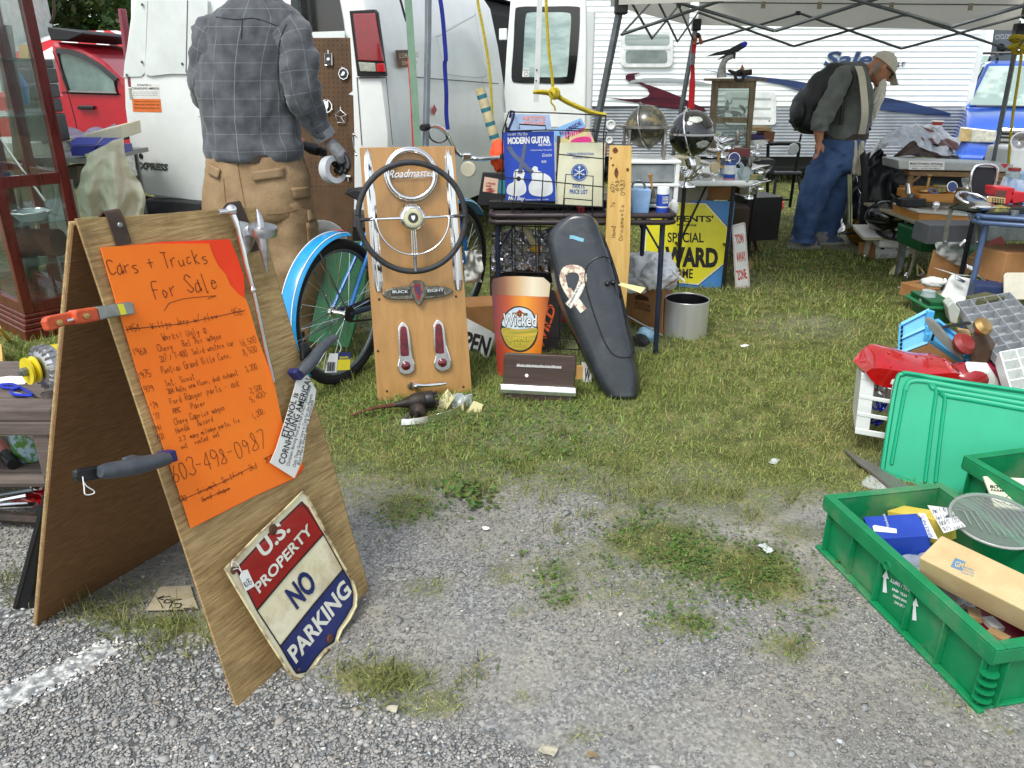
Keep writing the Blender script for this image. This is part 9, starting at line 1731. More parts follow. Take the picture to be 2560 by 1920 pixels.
# far person in navy hoodie
fp_=tH('person','person in a navy hoodie and black cap far behind the red pickup','person',(-8.3,16,0));b0=aY(284,118,16)
mk('hoodie',MB().loft([[V((b0.x+w*cos(a),16+d*sin(a),z))for a in[k*2*pi/16 for k in rG(16)]]for z,w,d in((.8,.22,.15),(1.1,.24,.16),(b0.z-.45,.27,.17),(b0.z-.3,.2,.14),(b0.z-.2,.08,.08))]),mat('navy_fleece','1c2848',.9),fp_,smo=60)
mk('trousers',MB().loft([[V((b0.x+w*cos(a),16+d*sin(a),z))for a in[k*2*pi/12 for k in rG(12)]]for z,w,d in((0,.16,.12),(.5,.18,.13),(.9,.2,.15))]),mat('dark_trousers','22242a',.9),fp_,smo=60)
mb=MB().sphere(V((b0.x,16,b0.z-.08)),(.085,.1,.12),16,12);mb.tB([V((b0.x,16,b0.z-.15)),V((b0.x,16,b0.z-.35)),V((b0.x,16,.9)),V((b0.x,16,.05))],[.06,.07,.12,.1],10);fuse('body',mb,SKIN,fp_,.03,2);mk('cap',MB().sphere(V((b0.x,16,b0.z-.02)),(.1,.115,.08),16,10),iK,fp_,smo=180)
# left side: cabinet, cloth table, bench
CHR=mat('cherry_wood','661d18',.28,c2='481410',sc=6,sR=(5,5,.8),coat=.5)
Q=G(78,852);Pp=G(252,812);e1=(Pp-Q);wd_=e1.length;e1=e1.normalized();e2=V((-e1.y,e1.x,0));
if e2.x>0:e2=-e2
LEN=.95;Mc=Matrix((e1,e2,Z)).transposed()
cab=tH('china_cabinet','tall dark cherry wood cabinet with glass panes and glass shelves','cabinet',Q+e1*wd_/2+e2*LEN/2)
cb=lambda a,b,z:Q+e1*a+e2*b+Z*z
def cbox(nm,a0,a1,b0,b1,z0,z1,m=CHR,par=cab,bev=.003):return mk(nm,MB().box(cb((a0+a1)/2,(b0+b1)/2,(z0+z1)/2),(a1-a0,b1-b0,z1-z0),Mc),m,par,bV=bev)
for i,(o,z0,z1)in eN(((.03,0,.07),(.022,.071,.10),(.012,.101,.125),(.004,.126,.15))):cbox('plinth_moulding',-o,wd_+o,-o,LEN+o,z0,z1,bev=.006)
pw=.052;HT=2.05
for a in(0,wd_-pw):
 for b in(0,LEN/2-pw/2,LEN-pw):cbox('post',a,a+pw,b,b+pw,.151,HT)
for z in(.151,.83,1.98):
 for a in(.004,wd_-.044):
  for b0,b1 in((pw+.001,LEN/2-pw/2-.001),(LEN/2+pw/2+.001,LEN-pw-.001)):cbox('rail',a,a+.04,b0,b1,z,z+.06)
 for b in(.004,LEN-.044):cbox('rail',pw+.001,wd_-pw-.001,b,b+.04,z,z+.06)
cbox('cornice',-.03,wd_+.03,-.03,LEN+.03,HT+.001,HT+.08,bev=.01)
GP=glass('cabinet_glass','f6faf9',.012)
for z0,z1 in((.212,.829),(.891,1.979)):
 cbox('pane',pw+.001,wd_-pw-.001,.02,.024,z0,z1,GP,bev=0);cbox('pane',pw+.001,wd_-pw-.001,LEN-.024,LEN-.02,z0,z1,GP,bev=0)
 for b0,b1 in((pw+.001,LEN/2-pw/2-.001),(LEN/2+pw/2+.001,LEN-pw-.001)):cbox('pane',.02,.024,b0,b1,z0,z1,GP,bev=0);cbox('pane',wd_-.024,wd_-.02,b0,b1,z0,z1,GP,bev=0)
SG=glass('shelf_glass','dcece6',.06)
for z in(.40,.62,1.18,1.46):cbox('glass_shelf',.03,wd_-.03,.03,LEN-.03,z,z+.008,SG,bev=0)
cbox('floor',.03,wd_-.03,.03,LEN-.03,.152,.17)
rol=tH('rolled_mat','rusty brown perforated roll lying on the lower cabinet shelf','roll',cb(.17,.2,.41));ra_=cb(.09,.42,.49);rb_=cb(.3,.12,.49)
mk('roll',MB().tB([ra_,rb_],.078,26),mat('rust_brown_weave','5c3424',.9,c2='3a2018',sc=60,bump=.6),rol,smo=60);
mk('open_end',MB().lA(rb_,rb_-ra_,[(.07,.001),(0,.0005)],22),mat('dark_hole','3c2c1c'),rol,rcl=0)
gd_=tH('glass_dish','clear and chrome glass dish on the middle cabinet shelf','dish',cb(.2,.15,.63));mk('dish',MB().lA(cb(.2,.15,.63),(0,0,1),[(0,.01),(.06,.01),(.10,.05),(.105,.05),(.065,0),(0,0)],26),mat('clear_glass_solid','cfe0e0',.08,trans=.55),gd_,smo=40);mk('rim',MB().tO(cb(.2,.15,.68),(0,0,1),.103,.005,30,6),cR,gd_)
mk('metal_rods',MB().tB([cb(.12,.3,1.2),cb(.3,.2,.72)],.006,6),cR,lL='thin chrome rod slanting inside the glass cabinet',cat='rod')
bpy.data.objects['metal_rods'].name='curtain_rod'
hd2=tH('hanging_hook','black bent hook hanging inside the cabinet top','hook',aY(*C1(340,150),4.2));mk('hook',MB().tB(bez([aY(*C1(*p),4.2)for p in[(345,-20),(350,60),(345,110),(325,150)]],5),.007,6),mat('black_brass','3a2c18',.5),hd2)
for i,(y0,y1,x0,x1)in eN(((385,440,185,262),(442,540,190,285),(545,640,205,300),(642,730,225,318),(735,920,250,345))):
 a,b=aY(*C1(x0,y1),5.4),aY(*C1(x1,y0),5.4);mk('storage_case',MB().box((a+b)/2,(abs(b.x-a.x),.3,abs(b.z-a.z)*.97)),mat('charcoal_plastic','34393b',.5,c2='2a2e30',sc=6),lL='charcoal %s case in the stack behind the glass cabinet'%['top shallow','second','third','fourth','bottom tall'][i],cat='case',bV=.01)
a,b=aY(*C1(185,920),5.5),aY(*C1(400,990),5.3);ben=tH('white_bench','white painted bench behind the glass cabinet','bench',V(((a.x+b.x)/2,5.4,0)));mk('seat',MB().box(V(((a.x+b.x)/2-.3,5.4,(a.z+b.z)/2)),(.75,.5,.1)),mat('white_paint','c8cac2',.6),ben,bV=.006)
for x in(-.6,0):mk('leg',MB().box(V(((a.x+b.x)/2+x,5.4,(a.z+b.z)/4-.03)),(.06,.4,(a.z+b.z)/2-.1)),mat('white_paint','c8cac2'),ben)
yg=tH('yellow_sign','yellow sign with dark script behind the glass cabinet','sign',aY(*C1(220,385),5.8));YSP=Plane(V((-3.2,5.8,1.3)),(0,-1,0));yp_=cD('plate',[C1(*p)for p in[(120,290),(270,285),(275,380),(125,385)]],YSP,mat('mustard','c89c3c',.5),yg,th=.01);tX("Texaco",C1(262,350),C1(180,352),30*.386,YSP,mat('brown_ink','6a3414'),yp_,off=.002,shear=.3);mk('post',MB().tB([aY(*C1(175,385),5.82),aY(*C1(180,620),5.82),V((aY(*C1(180,620),5.82).x,5.82,0))],.02,6),mat('tan_wood','a8744a'),yg)
mk('blue_snow_brush',MB().tB([aY(*C1(105,460),5.0),aY(*C1(150,560),5.0),aY(*C1(178,680),5.0)],[.012,.03,.014],8),mat('bright_blue_tube','2a86d8'),lL='bright blue scraper seen through the cabinet glass',cat='scraper')
mk('timber_post',MB().tB([V((-3.15,4.9,0)),aY(*C1(130,900),4.9),aY(*C1(20,160),4.9)],.05,4),mat('dark_brown_wood','3c2a20'),lL='dark timber post standing behind the glass cabinet',cat='post')
for k_,(p0,p1,p2)in eN((((270,1130),(340,1260),(300,1400)),((390,1130),(370,1330),(320,1420)))):mk('garden_hose',MB().tB(bez([aY(*C1(*p),5.2)for p in(p0,p1,p2)],6),.02,8),mat('grey_green_hose','6a7a74',.6),lL=['grey green hose loop behind the cabinet','second bent grey green hose behind the cabinet'][k_],cat='hose')
# table with cream cloth
CY=5.25;ctz=aY(240,394,CY-.3).z;x0,x1=aY(120,390,CY).x,aY(292,390,CY).x
ctb=tH('folding_table','folding table half covered by a cream cloth behind the van','table',((x0+x1)/2,CY+.4,0));mk('table_top',MB().box(V(((x0+x1)/2,CY+.1,ctz-.02)),(x1-x0,.75,.03)),mat('grey_top','8a8c88',.5),ctb)
for x in(x0+.06,x1-.06):
 for y in(CY-.2,CY+.4):mk('leg',MB().tB([V((x,y,ctz-.03)),V((x,y,0))],.014,8),sT,ctb)
BXM=mat('purple_blue_box','2a2c8a',.4,c2='c8b428',sc=16,lo=.34,hi=.38)
for k_,(a,b)in eN((((450,945),(628,1010)),((628,948),(760,1000)))):
 p,q_=aY(*C1(*a),CY-.30),aY(*C1(*b),CY-.30);bx=tH('candy_box',['purple blue carton with yellow print at the table edge','purple blue carton half under the cream cloth'][k_],'box',V(((p.x+q_.x)/2,CY,q_.z)));mk('carton',MB().box(V(((p.x+q_.x)/2,CY-.19,(p.z+q_.z)/2)),(abs(q_.x-p.x)*.98,.22,abs(p.z-q_.z))),BXM,bx,bV=.002);mk('flap',MB().pR([p+V((0,0,.004)),V((q_.x,CY-.3,p.z+.004)),V((q_.x,CY-.2,p.z+.04)),p+V((0,.1,.04))],V((0,0,.003))),mat('blue_card','2c3aa0',.5),bx)
mk('blanket',crump(lambda u,v:aY(*C1(420+u*330,900-v*75+25*sin(u*4)),CY+.3+.4*v),24,10,.03,6,2,zV),mat('mauve_blanket','6e6878',.95,c2='5c5668',sc=12),lL='folded mauve grey blanket on the cloth-covered table',cat='blanket',smo=180,rcl=0)
CLO=mat('cream_cloth','ddd6be',.9,c2='cfc8b0',sc=4,bump=.15)
def cloth(u,v):
 L_=bez2([(550,1000),(555,1020),(560,1060),(515,1160),(495,1270),(525,1400)],4,0);R_=bez2([(800,880),(802,950),(820,1030),(870,1130),(945,1270),(925,1400)],4,0)
 i=min(v*20,19.999);k_=int(i);f=i-k_;l=[L_[k_][j]*(1-f)+L_[k_+1][j]*f for j in(0,1)];r=[R_[k_][j]*(1-f)+R_[k_+1][j]*f for j in(0,1)]
 x,y=l[0]*(1-u)+r[0]*u,l[1]*(1-u)+r[1]*u;return aY(*C1(x,y),CY-.32-.10*sin(pi*u)*min(1,v*1.6)+.05*sin(u*15+v*3)*v)
mk('drop_cloth',crump(cloth,50,60,.035,6.5,3,V((.2,-1,.2))),CLO,lL='cream drop cloth hanging off the table beside the van',cat='cloth',smo=180,rcl=0)
mk('cream_board',MB().pR([aY(*C1(*p),CY+.02)for p in[(550,870),(780,812),(790,900),(560,940)]],V((0,.3,.02))),CLO,lL='flat cream folded cloth on top of the cartons',cat='cloth',bV=.006);bpy.data.objects['cream_board'].name='folded_cloth'
mk('book_stack',MB().box(aY(*C1(505,1110),CY),(.1,.2,.08)),mat('page_edges','8a8070',.8,c2='5a5448',sc=60,sR=(.2,.2,3)),lL='small stack of books under the cream cloth table edge',cat='books')
# weathered bench in the left foreground
WB=mat('grey_brown_bench','6a5f58',.7,c2='50473f',sc=9,sR=(.6,5,5),bump=.35,dT=.3)
bnx=tH('bench','weathered grey brown plank bench behind the sandwich board','bench',(-2.1,2.35,0));bxr=-1.40
for y0,y1 in((2.135,2.225),(2.235,2.38),(2.39,2.56)):mk('plank',MB().box(V(((bxr-3.2)/2,(y0+y1)/2,.43)),(3.2+bxr,y1-y0,.045)),WB,bnx,bV=.008)
mk('front_rail',MB().box(V(((bxr-3.2)/2,2.15,.385)),(3.2+bxr,.03,.05)),WB,bnx,bV=.008)
for x in(bxr-.06,-2.9):
 for y in(2.17,2.5):mk('leg',MB().box(V((x,y,.203)),(.05,.05,.406)),WB,bnx,bV=.004)
mk('stretcher',MB().tB([V((-3.2,2.2,.17)),V((bxr-.04,2.2,.17))],.022,10),WB,bnx);mk('lower_shelf',MB().box(V((-2.3,2.38,.17)),(1.75,.26,.02)),WB,bnx,bV=.003)
z8=lambda x,y,z:G(*R8(x,y),z)
al=tH('alternator','yellow and aluminium alternator with a yellow pulley on the bench','car part',z8(330,500,.455));ac_=z8(330,400,.55);aax=(z8(280,385,.53)-z8(370,395,.56)).normalized()*1;aax=V((-.55,-.8,.05)).normalized()
YEP=mat('yellow_paint_metal','dcc81c',.4,c2='c8b414',sc=12,dT=.2)
mk('housing',MB().lA(ac_,aax,[(0,-.07),(.05,-.07),(.062,-.05),(.064,-.01)],26),YEP,al,smo=40);fr_h=mk('front_housing',MB().lA(ac_,aax,[(.064,-.01),(.066,.02),(.05,.035),(.02,.04),(0,.04)],26),alu(),al,smo=40)
ox=aax.orthogonal().normalized();oy=aax.cross(ox)
for i in rG(20):a=i*pi/10;e=ox*cos(a)+oy*sin(a);mk('fin',MB().box(ac_+aax*.018+e*.06,(.004,.02,.03),Matrix((aax.cross(e),e,aax)).transposed()),alu(),fr_h)
pu_=mk('pulley',MB().lA(ac_,aax,[(.03,.045),(.042,.046),(.042,.05),(.03,.058),(.042,.066),(.042,.072),(.02,.07),(0,.07)],28),YEP,al,smo=30);mk('nut',MB().lA(ac_,aax,[(.014,.07),(.014,.085),(.008,.087),(.008,.095),(0,.095)],6),sT,pu_)
BNP=Plane((0,0,.4535),(0,0,1))
nt=cD('note',[R8(*p)for p in[(-30,478),(60,466),(188,470),(160,518),(60,524),(-30,530)]],BNP,pA,th=.001,lL='white printed note lying on the bench',cat='paper',off=.0015)
for i in rG(4):mk('print_line',sK([R8(5,480+i*11),R8(150,478+i*10)],BNP,.0012,MB(),.002),mat('grey_ink','6a6e70'),nt,rcl=0)
cr=tH('carabiner','blue carabiner clip lying on the bench beside the note','carabiner',z8(120,570,.455));mk('loop',MB().tB(bez([z8(*p,.462)for p in[(0,525),(70,520),(130,540),(205,582),(190,592),(90,585),(75,565),(120,545),(60,545),(0,535)]],5),.005,6),mat('blue_anodised','1c34b8',.3,.5),cr);mk('gate',MB().tB([z8(75,575,.462),z8(150,585,.462)],.004,6),cR,cr)
mk('wire_loop',MB().tB(bez([z8(*p,.458)for p in[(262,590),(280,572),(330,568),(360,575),(355,585)]],5),.0018,5),bP,lL='thin black wire loop lying on the bench',cat='wire')
mg=tH('mug','tin mug printed with a landscape of old cars on the lower bench shelf','mug',z8(165,1030,.19));mc_=z8(165,1030,.182)+V((0,.05,0));mr_=.062
mk('cup',MB().lA(mc_,Z,[(0,.004),(mr_*.85,0),(mr_*.9,.004),(mr_,.115),(mr_*.96,.115),(mr_*.86,.01),(0,.01)],36),mat('tin_print','a8c4d0',.4,c2='5a8a3c',sc=22,lo=.44,hi=.5,dT=.55,dcol='c88a9a'),mg,smo=40);mk('rim',MB().tO(mc_+Z*.116,Z,mr_*.99,.003,36,6),mat('brass','c9a46a'),mg);mk('lining',MB().lA(mc_,Z,[(mr_*.955,.112),(mr_*.86,.012),(0,.012)],30),mat('brown_lacquer','5a2c12',.4),mg,rcl=0,smo=60)
mk('handle',MB().rI(bez([mc_+V((-mr_*.9,-.02,.1)),mc_+V((-mr_*1.6,-.04,.095)),mc_+V((-mr_*1.6,-.04,.03)),mc_+V((-mr_*.75,-.035,.005))],6),V((.004,.016,0)),.003),cR,mg)
tX("OLDTIMERS",R8(170,870),R8(262,850),9,Plane(mc_+V((0,-mr_*1.0,.08)),(-.05,-1,.12)),mat('label_red','a8281c'),mg,off=.001)
for k_,(a,b,z_)in eN((((30,715),(135,775),.30),((-20,900),(85,1040),.2))):
 t_=tH('screwdriver',['orange and black handled tool under the bench top','orange and black handled tool beside the tin mug'][k_],'tool',z8(*b,z_-.02));p,q_=z8(*a,z_),z8(*b,z_);mk('handle',MB().tB([p,p.lerp(q_,.6)],[.02,.022],10),mat('tool_orange','e05a1c',.4),t_,smo=60);mk('grip',MB().tB([p.lerp(q_,.58),q_],[.023,.018],10),bP,t_,smo=60)
tlt=tH('tail_light','chrome ringed red round tail light under the bench','car part',z8(235,1190,.06));tc0=z8(235,1120,.12);tx_=V((-.35,-.9,.25)).normalized();mk('body',MB().lA(tc0,tx_,[(.03,-.07),(.045,-.02),(.046,0)],26),MATS['dark_red_plastic'],tlt,smo=40);mk('chrome_ring',MB().tO(tc0,tx_,.045,.007,32,8),cR,tlt,smo=180);mk('lens',MB().lA(tc0,tx_,[(.04,-.004),(.03,-.02),(0,-.028)],26),MATS['maroon_lens'],tlt,smo=180,rcl=0)
mk('red_lens_piece',MB().pR([z8(*p,.10)for p in[(225,1040),(300,990),(330,1000),(320,1060)]],V((0,0,-.04))),MATS['red_acrylic'],lL='bright red broken lens piece under the bench',cat='light lens',bV=.006);bpy.data.objects['red_lens_piece'].name='broken_lens'
mk('red_strip',MB().pR([z8(*p,.07)for p in[(60,1235),(300,1190),(300,1270),(200,1275)]],V((0,0,-.03))),MATS['red_acrylic'],lL='long red lens strip lying under the bench',cat='light lens',bV=.006);bpy.data.objects['red_strip'].name='lens_strip'
for k_,(a,b)in eN((((-20,1240),(210,1205)),((-20,1275),(170,1240)))):mk('wiper_blade',MB().tB([z8(*a,.08),z8(*b,.085)],[.006,.009],6),cR if k_ else sT,lL=['grey wiper arm under the bench','chrome wiper arm under the bench'][k_],cat='wiper')
fr_=tH('iron_stand','low dark iron stand on the gravel under the bench','stand',z8(150,1390,0));mk('rail',MB().tB([z8(-60,1375,.04),z8(270,1395,.04)],.02,6),IRON,fr_);mk('corner',MB().tB([z8(255,1390,0),z8(258,1300,.05),z8(215,1180,.06)],.012,8),sT,fr_);mk('top_strip',MB().rI([z8(-60,1310,.07),z8(230,1300,.07)],V((0,.03,0)),.004),cR,fr_)
mk('carabiner',MB().tB(bez([z8(*p,.02)for p in[(40,1165),(50,1120),(75,1100),(95,1115),(60,1160)]],4),.005,6,cL=0),MATS['blue_anodised'],lL='blue carabiner on the gravel under the bench',cat='carabiner')
mk('wooden_stake',MB().tB([G(*R8(60,240)),aY(*R8(-10,150),3.6)],.012,5),mat('pale_pine','d8b46c'),lL='pale wooden stake leaning behind the bench',cat='stake')
mk('lumber_end',MB().pR([G(*R8(-40,380),.1),G(*R8(20,370),.1),G(*R8(10,260),.1),G(*R8(-40,240),.1)],V((0,0,-.08))),mat('pale_pine','d8b46c'),lL='pale board end lying behind the bench',cat='board',bV=.003);bpy.data.objects['lumber_end'].name='lumber'
# litter on the grass
for x,y,s,rz,m_,lab in((1860,865,.03,.4,pA,'white paper scrap on the grass in front of the tow sign'),(1935,1155,.028,.9,mat('grey_plastic_scrap','c4ccca',.4),'crumpled clear plastic scrap at the edge of the grass'),(1915,1372,.03,1.9,mat('grey_plastic_scrap','c4ccca'),'narrow pale plastic strip in the weeds'),(1215,1322,.014,.3,pA,'tiny white stick on the gravel'),(1370,1880,.024,-.5,mat('dusty_paper','b4b09a',.9),'cream paper scrap on the asphalt edge'),(980,1775,.016,-.2,mat('dusty_paper','b4b09a'),'torn cream cardboard bit beside the straw tuft'),(1480,1890,.014,0,mat('grey_wood','8a7858',.9),'splinter of tan wood on the gravel')):
 c=G(x,y,.008);mk('litter',crump(lambda u,v:c+mR(rz,3,'Z')@V(((u-.5)*s*1.6,(v-.5)*s,.004)),6,5,.006,40,x,Z),m_,lL=lab,cat='litter',rcl=0)
 # extra clutter on and under the stalls
def jK(name,lL,cat,px,Y,size,rz,m,bV=.004,C=None,tilt=0):
 p=aY(*(C(*px)if C else px),Y);M_=mR(rz,3,'Z')@mR(tilt,3,'X');return mk(name,MB().box(p,size,M_),m,lL=lL,cat=cat,bV=bV)
BLK=bP;NB=mat('navy_cloth','1e2430',.9,c2='151a22',sc=10,bump=.4)
mk('duffel_bag',blob(MB(),aY(1420,640,4.5),(.30,.16,.17),32,20,.14,2.4,6,flatb=0),NB,lL='dark navy duffel bag under the card table',cat='bag',smo=180)
jK('milk_crate','black milk crate under the card table','crate',(1300,700),4.4,(.32,.3,.26),.15,BLK)
jK('tool_box','dull red tool box under the card table','tool box',(1440,770),4.15,(.26,.16,.13),-.3,mat('dull_red_metal','8a2a26',.45,dT=.4))
wsn=tH('licence_plate','white plate with a black letter behind the tailgate panel','plate',G(1470,960));wpp=lean((1450,960),(1500,965),18);wq=cD('plate',[C6(870,1140),C6(940,1150),C6(945,1290),C6(880,1290)],wpp,mat('sign_white','d8dcd6'),wsn,th=.003);tX("W",C6(888,1280),C6(930,1284),100*.3376,wpp,iK,wq,bL=.03)
mk('motor_housing',MB().lA(aY(*C6(1300,1020),4.0),(-.2,-1,.1),[(0,.02),(.03,.02),(.045,0),(.055,-.06),(0,-.08)],20),BLK,lL='round black motor housing under the card table edge',cat='motor',smo=40)
mk('blue_bag',blob(MB(),aY(*C6(1350,950),4.1),(.05,.05,.05),18,12,.4,3),mat('pale_blue_film','8ab4cc',.4),lL='pale blue plastic scrap beside the cardboard box',cat='plastic scrap',smo=180)
mk('steel_rod',MB().tB([aY(*C6(1210,800),4.0),aY(*C6(1470,945),3.95)],.004,6),sT,lL='thin steel rod lying against the cardboard box',cat='rod')
for i,(px,Y,sz,rz,m_,lab)in eN([((1720,520),5.9,(.3,.25,.26),.1,cB,'taped cardboard carton deep under the white table'),((1800,560),6.1,(.4,.3,.3),-.2,mat('dark_carton','4a3a2c',.8),'dark carton deep under the white table'),((1885,540),6.3,(.3,.3,.34),.2,BLK,'black bin under the dark folding table'),((1850,470),5.6,(.12,.3,.05),.1,mat('pitted_chrome','9a978a'),'pitted chrome grille bar hanging off the white table')]):jK('carton' if 'cart' in lab else 'bin' if 'bin' in lab else 'grille_bar',lab,'box' if 'cart' in lab else 'bin' if 'bin' in lab else 'car trim',px,Y,sz,rz,m_)
for i,(x,y,Y,s,lab)in eN([(1210,1330,5.3,.08,'chrome fin hung on the end of the white table'),(1180,1400,5.3,.09,'bent chrome trim piece below the table end'),(1100,1470,5.3,.10,'plastic wrapped ornament below the table end'),(1130,1200,5.45,.07,'pair of chrome wings near the table end')]):orn(x,y,Y,s,i,lab)
def strip(lL,a,b,Y,w,m,C=R7,cat='car trim',name='chrome_trim',sag=.01):
 p,q_=aY(*C(*a),Y),aY(*C(*b),Y);return mk(name,MB().rI(bez([p,p.lerp(q_,.5)+V((0,0,sag)),q_],4),V((0,w*.6,w*.6)),.004),m,lL=lL,cat=cat)
strip('long chrome moulding across the boxes under the card table',(1080,1130),(1180,1068),4.5,.02,cR);strip('chrome strip beside the white tray',(900,1500),(975,1440),4.05,.025,cR);strip('dark rubber strip in front of the cardboard box',(910,1540),(1000,1420),4.15,.03,rubber(),cat='rubber strip',name='rubber_strip')
jK('book','cream paperback in the heap beside the glove','book',(900,1590),4.0,(.14,.1,.025),.5,mat('cream_paper','cfc8a8'),C=R7);jK('carton','flattened brown carton below the low beige table','box',(740,1540),4.7,(.16,.2,.08),.4,cB,C=R7)
jK('tin_box','round-cornered silver tin beside the dark green tote','tin',(800,1640),3.7,(.12,.1,.05),.2,alu(),C=R7)
mk('jam_jar',MB().lA(aY(*R4(870,730),3.6),(0,0,1),[(0,0),(.035,0),(.036,.05),(.03,.06),(.03,.075),(0,.076)],20),mat('clear_glass_solid','cfe0e0'),lL='short glass jar beside the dark green tote',cat='jar',smo=40)
jK('paint_can','grey steel cash box on the low beige table','cash box',(1450,1000),5.3,(.3,.2,.1),0,sT,C=R7);bpy.data.objects['paint_can'].name='cash_box'
mk('blue_tarp',crump(lambda u,v:aY(*R7(1300+u*330,330+v*110-60*sin(u*3)),6.6),24,14,.04,8,5,V((0,-1,.4))),mat('blue_tarp','1e40b8',.4,c2='16329c',sc=8),lL='bright blue tarp behind the aluminium box',cat='tarp',smo=180,rcl=0)
mk('headlamp_bowl',MB().lA(aY(*R7(1620,190),6.0),(-.4,-1,.2),[(0,-.04),(.04,-.03),(.06,0),(.065,.02),(.055,.02),(.03,-.01),(0,-.02)],28),alu(),lL='chrome headlamp bowl hanging at the right canopy leg',cat='headlamp',smo=40)
jK('cooler','white plastic cooler behind the aluminium box','cooler',(1620,350),6.4,(.4,.3,.2),.1,wH,C=R7,bV=.02)
mk('storage_tub',MB().pR([aY(*R7(*p),6.0)for p in[(1520,470),(1720,470),(1700,600),(1530,600)]],V((0,.3,0))),mat('cloudy_blue_plastic','8fb0d0'),lL='cloudy blue storage tub beyond the trestle',cat='tub',bV=.01)
mk('plastic_wrap',crump(lambda u,v:aY(*R7(1105+u*90,520+v*130),5.7),14,16,.03,14,6,V((0,-1,.2))),glass('clear_plastic2','d4dcdc'),lL='bundle of clear plastic wrap beside the padded panel',cat='plastic wrap',smo=180,rcl=0)
mk('dark_backdrop_bag',blob(MB(),aY(*R7(880,580),6.4),(.36,.14,.2),30,18,.15,2.5,8,flatb=0),MATS['black_vinyl_cover'],lL='black bin liner heap under the trestle',cat='bin liner',smo=180);bpy.data.objects['dark_backdrop_bag'].name='bin_liner'  # added dark backdrop, standing in for the dark space under the trestle
for i,(x,y,z,s,lab,m_)in eN([(860,1500,.02,.05,'chrome door handle on the grass by the mirror bracket',0),(690,1560,.01,.05,'small chrome escutcheon on the grass',1),(600,1525,.01,.06,'chrome caster bracket on the grass',2)]):
 c=G(*R7(x,y),z);mk('door_handle_part',MB().tB([c+V((-s,0,.01)),c+V((0,-.01,.02)),c+V((s,.01,.01))],[.008,.014,.005],8),cR,lL=lab,cat='car part',smo=60).name='chrome_fitting'
SM=[('gear_knob','chrome gear knob'),('socket','black socket wrench'),('jar','small glass jar'),('tin','flat tobacco tin'),('lamp','brass lamp base'),('badge','enamel badge')]
def small(kind,lL,px,Y,s,rz=0,C=C7):
 b=aY(*C(*px),Y);t=tH(SM[kind][0],lL,SM[kind][0].replace('_',' '),b);M_=mR(rz,3,'Z')
 if kind==0:mk('ball',MB().sphere(b+V((0,0,s*.7)),s*.4,12,8),cR,t,smo=180);mk('stem',MB().tB([b,b+V((0,0,s*.5))],s*.14,8),cR,t)
 elif kind==1:mk('handle',MB().tB([b+M_@V((-s,0,.01)),b+M_@V((s*.6,0,.01))],s*.1,6),BLK,t);mk('head',MB().lA(b+M_@V((s*.8,0,-.0)),(0,0,1),[(0,0),(s*.25,0),(s*.25,s*.3),(0,s*.3)],12),sT,t)
 elif kind==2:mk('jar',MB().lA(b,(0,0,1),[(0,0),(s*.4,0),(s*.42,s*.7),(s*.3,s*.8),(s*.3,s*.9)],16),MATS['clear_glass_solid'],t,smo=40);mk('lid',MB().lA(b+V((0,0,s*.85)),(0,0,1),[(0,s*.16),(s*.33,s*.15),(s*.33,0),(0,0)],16),mat('tin_red','9a2c28',.4),t)
 elif kind==3:mk('tin',MB().box(b+V((0,0,s*.2)),(s*1.2,s*.9,s*.35),M_),mat('tin_green','3c5a48',.4,c2='b8a050',sc=20),t,bV=.004);mk('lid',MB().box(b+V((0,0,s*.42)),(s*1.24,s*.94,s*.08),M_),mat('tin_green','3c5a48'),t,bV=.003)
 elif kind==4:mk('base',MB().lA(b,(0,0,1),[(0,0),(s*.5,0),(s*.45,s*.1),(s*.1,s*.2),(s*.08,s*.8),(s*.2,s*.95),(0,s)],18),mat('brass','c9a46a'),t,smo=40)
 else:mk('plate',MB().lA(b+V((0,0,s*.5)),(.1,-1,.3),[(0,.006),(s*.45,.004),(s*.5,-.004)],20),mat('badge_blue','38447a'),t);mk('rim',MB().tO(b+V((0,0,s*.5)),(.1,-1,.3),s*.48,s*.05,22,6),cR,t)
 return t
for kind,px,Y,s,lab in((0,(730,1330),5.14,.06,'chrome gear knob at the front edge of the white table'),(3,(620,1335),5.14,.08,'green tobacco tin at the left corner of the white table'),(4,(870,1240),5.3,.10,'slim brass lamp base behind the ivory head'),(5,(990,1220),5.35,.08,'round blue enamel badge behind the blue tin'),(2,(680,1250),5.3,.08,'red lidded jar beside the chrome pedestal'),(1,(1010,1365),5.12,.08,'black socket wrench in front of the glass figurine'),(3,(1150,1330),5.15,.07,'small green tin at the right end of the white table'),(0,(1120,1180),5.5,.06,'chrome gear knob on the black leather case')):small(kind,lab,px,Y,s)
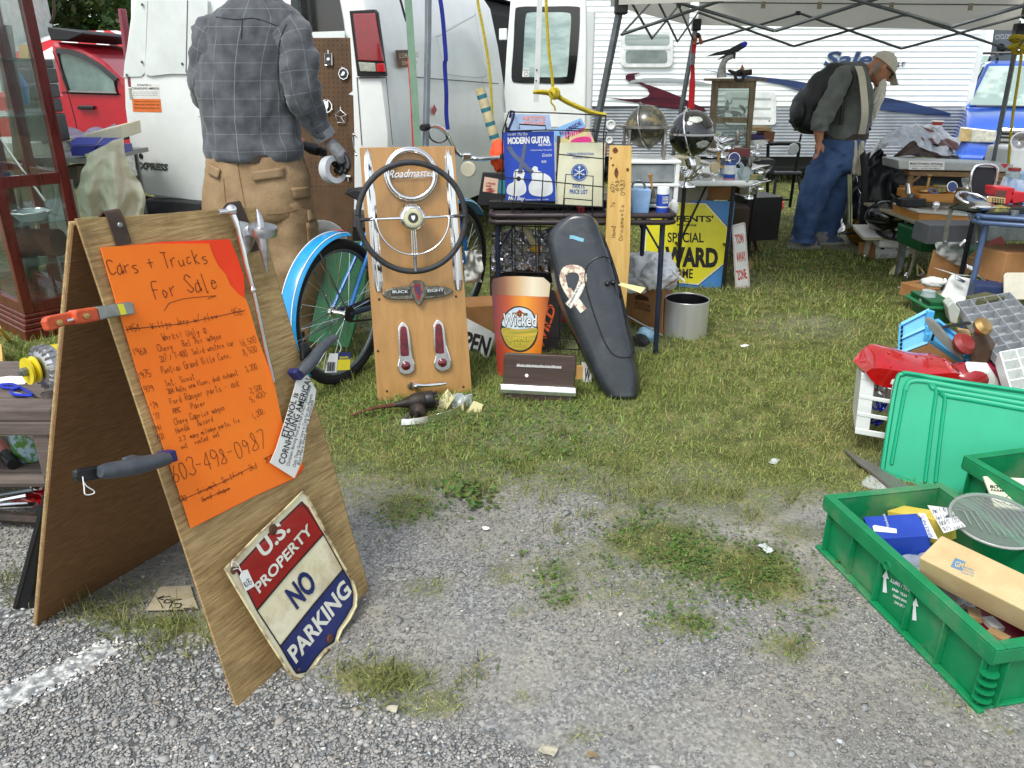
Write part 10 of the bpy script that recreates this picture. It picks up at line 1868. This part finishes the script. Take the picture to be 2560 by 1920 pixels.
for kind,px,Y,s,lab in((3,(1380,850),3.98,.09,'green tin in front of the toy truck'),(1,(1450,860),3.9,.08,'socket wrench on the front edge of the card table'),(0,(1150,690),4.35,.06,'chrome knob beside the padded panel'),(2,(1540,590),4.6,.10,'jar with a red lid behind the toy truck'),(4,(780,640),5.8,.12,'brass lamp base in the shallow tray'),(3,(930,650),5.75,.10,'painted tin in the open pine drawer'),(5,(1000,655),5.7,.08,'blue badge in the open pine drawer'),(2,(1120,830),5.5,.10,'jar with a red lid on the white box lid'),(0,(850,830),5.5,.07,'chrome knob on the white box lid')):small(kind,lab,px,Y,s,C=R7)
for i,(px,Y,sz,rz,m_,nm,cat,lab)in eN([((1000,1640),3.75,(.2,.14,.03),.3,pA,'pamphlet','pamphlet','white pamphlets heaped below the white tray'),((1560,1290),4.0,(.3,.2,.16),.2,cB,'carton','box','brown carton wedged behind the cutting board'),((1380,1560),3.85,(.2,.12,.1),-.3,mat('navy_card','24365e',.6),'carton','box','navy carton beside the cutting board'),((1300,1640),3.65,(.16,.1,.06),.5,mat('olive_metal','5a5c40',.5),'ammo_box','box','olive metal box behind the grey divider tray'),((960,1010),5.0,(.34,.2,.12),0,mat('grey_suitcase','5c6064',.6),'suitcase','suitcase','grey suitcase lying under the low beige table'),((1330,700),4.8,(.3,.2,.1),.1,mat('brown_suitcase','6a4a30',.6),'suitcase','suitcase','brown suitcase behind the card table')]):jK(nm,lab,cat,px,Y,sz,rz,m_,C=R7)
for i,(x,y,z,s,m_,lab)in eN([(1120,1000,.30,.05,'dull_red_metal','dull red lamp part on the heap'),(1200,1180,.28,.05,'pitted_chrome','pitted chrome cap beside the camera case'),(1250,880,.34,.04,'brass','brass fitting on the heap behind the camera case')]):
 c=aY(*R4(x,y),3.0);mk('lamp_part',MB().lA(c,(.3,-.6,.7),[(0,-.02),(s*.8,-.01),(s,.01),(s*.7,.03),(0,.035)],18),MATS[m_],lL=lab,cat='lamp part',smo=40)
for(x,y),Y,sz,rz,lab in(((1230,1010),3.25,(.34,.3,.26),.4,'scuffed brown carton supporting the grey divider tray'),((1420,1130),3.1,(.3,.26,.2),-.2,'sagging brown carton under the white divider tray'),((960,1130),3.05,(.3,.22,.2),.1,'low brown carton under the blue crate panels')):
 p=aY(*R4(x,y),Y);mk('heap_box',MB().box(V((p.x,p.y+.08,sz[2]/2)),sz,mR(rz,3,'Z')),cB,lL=lab,cat='box',bV=.004).name='carton'
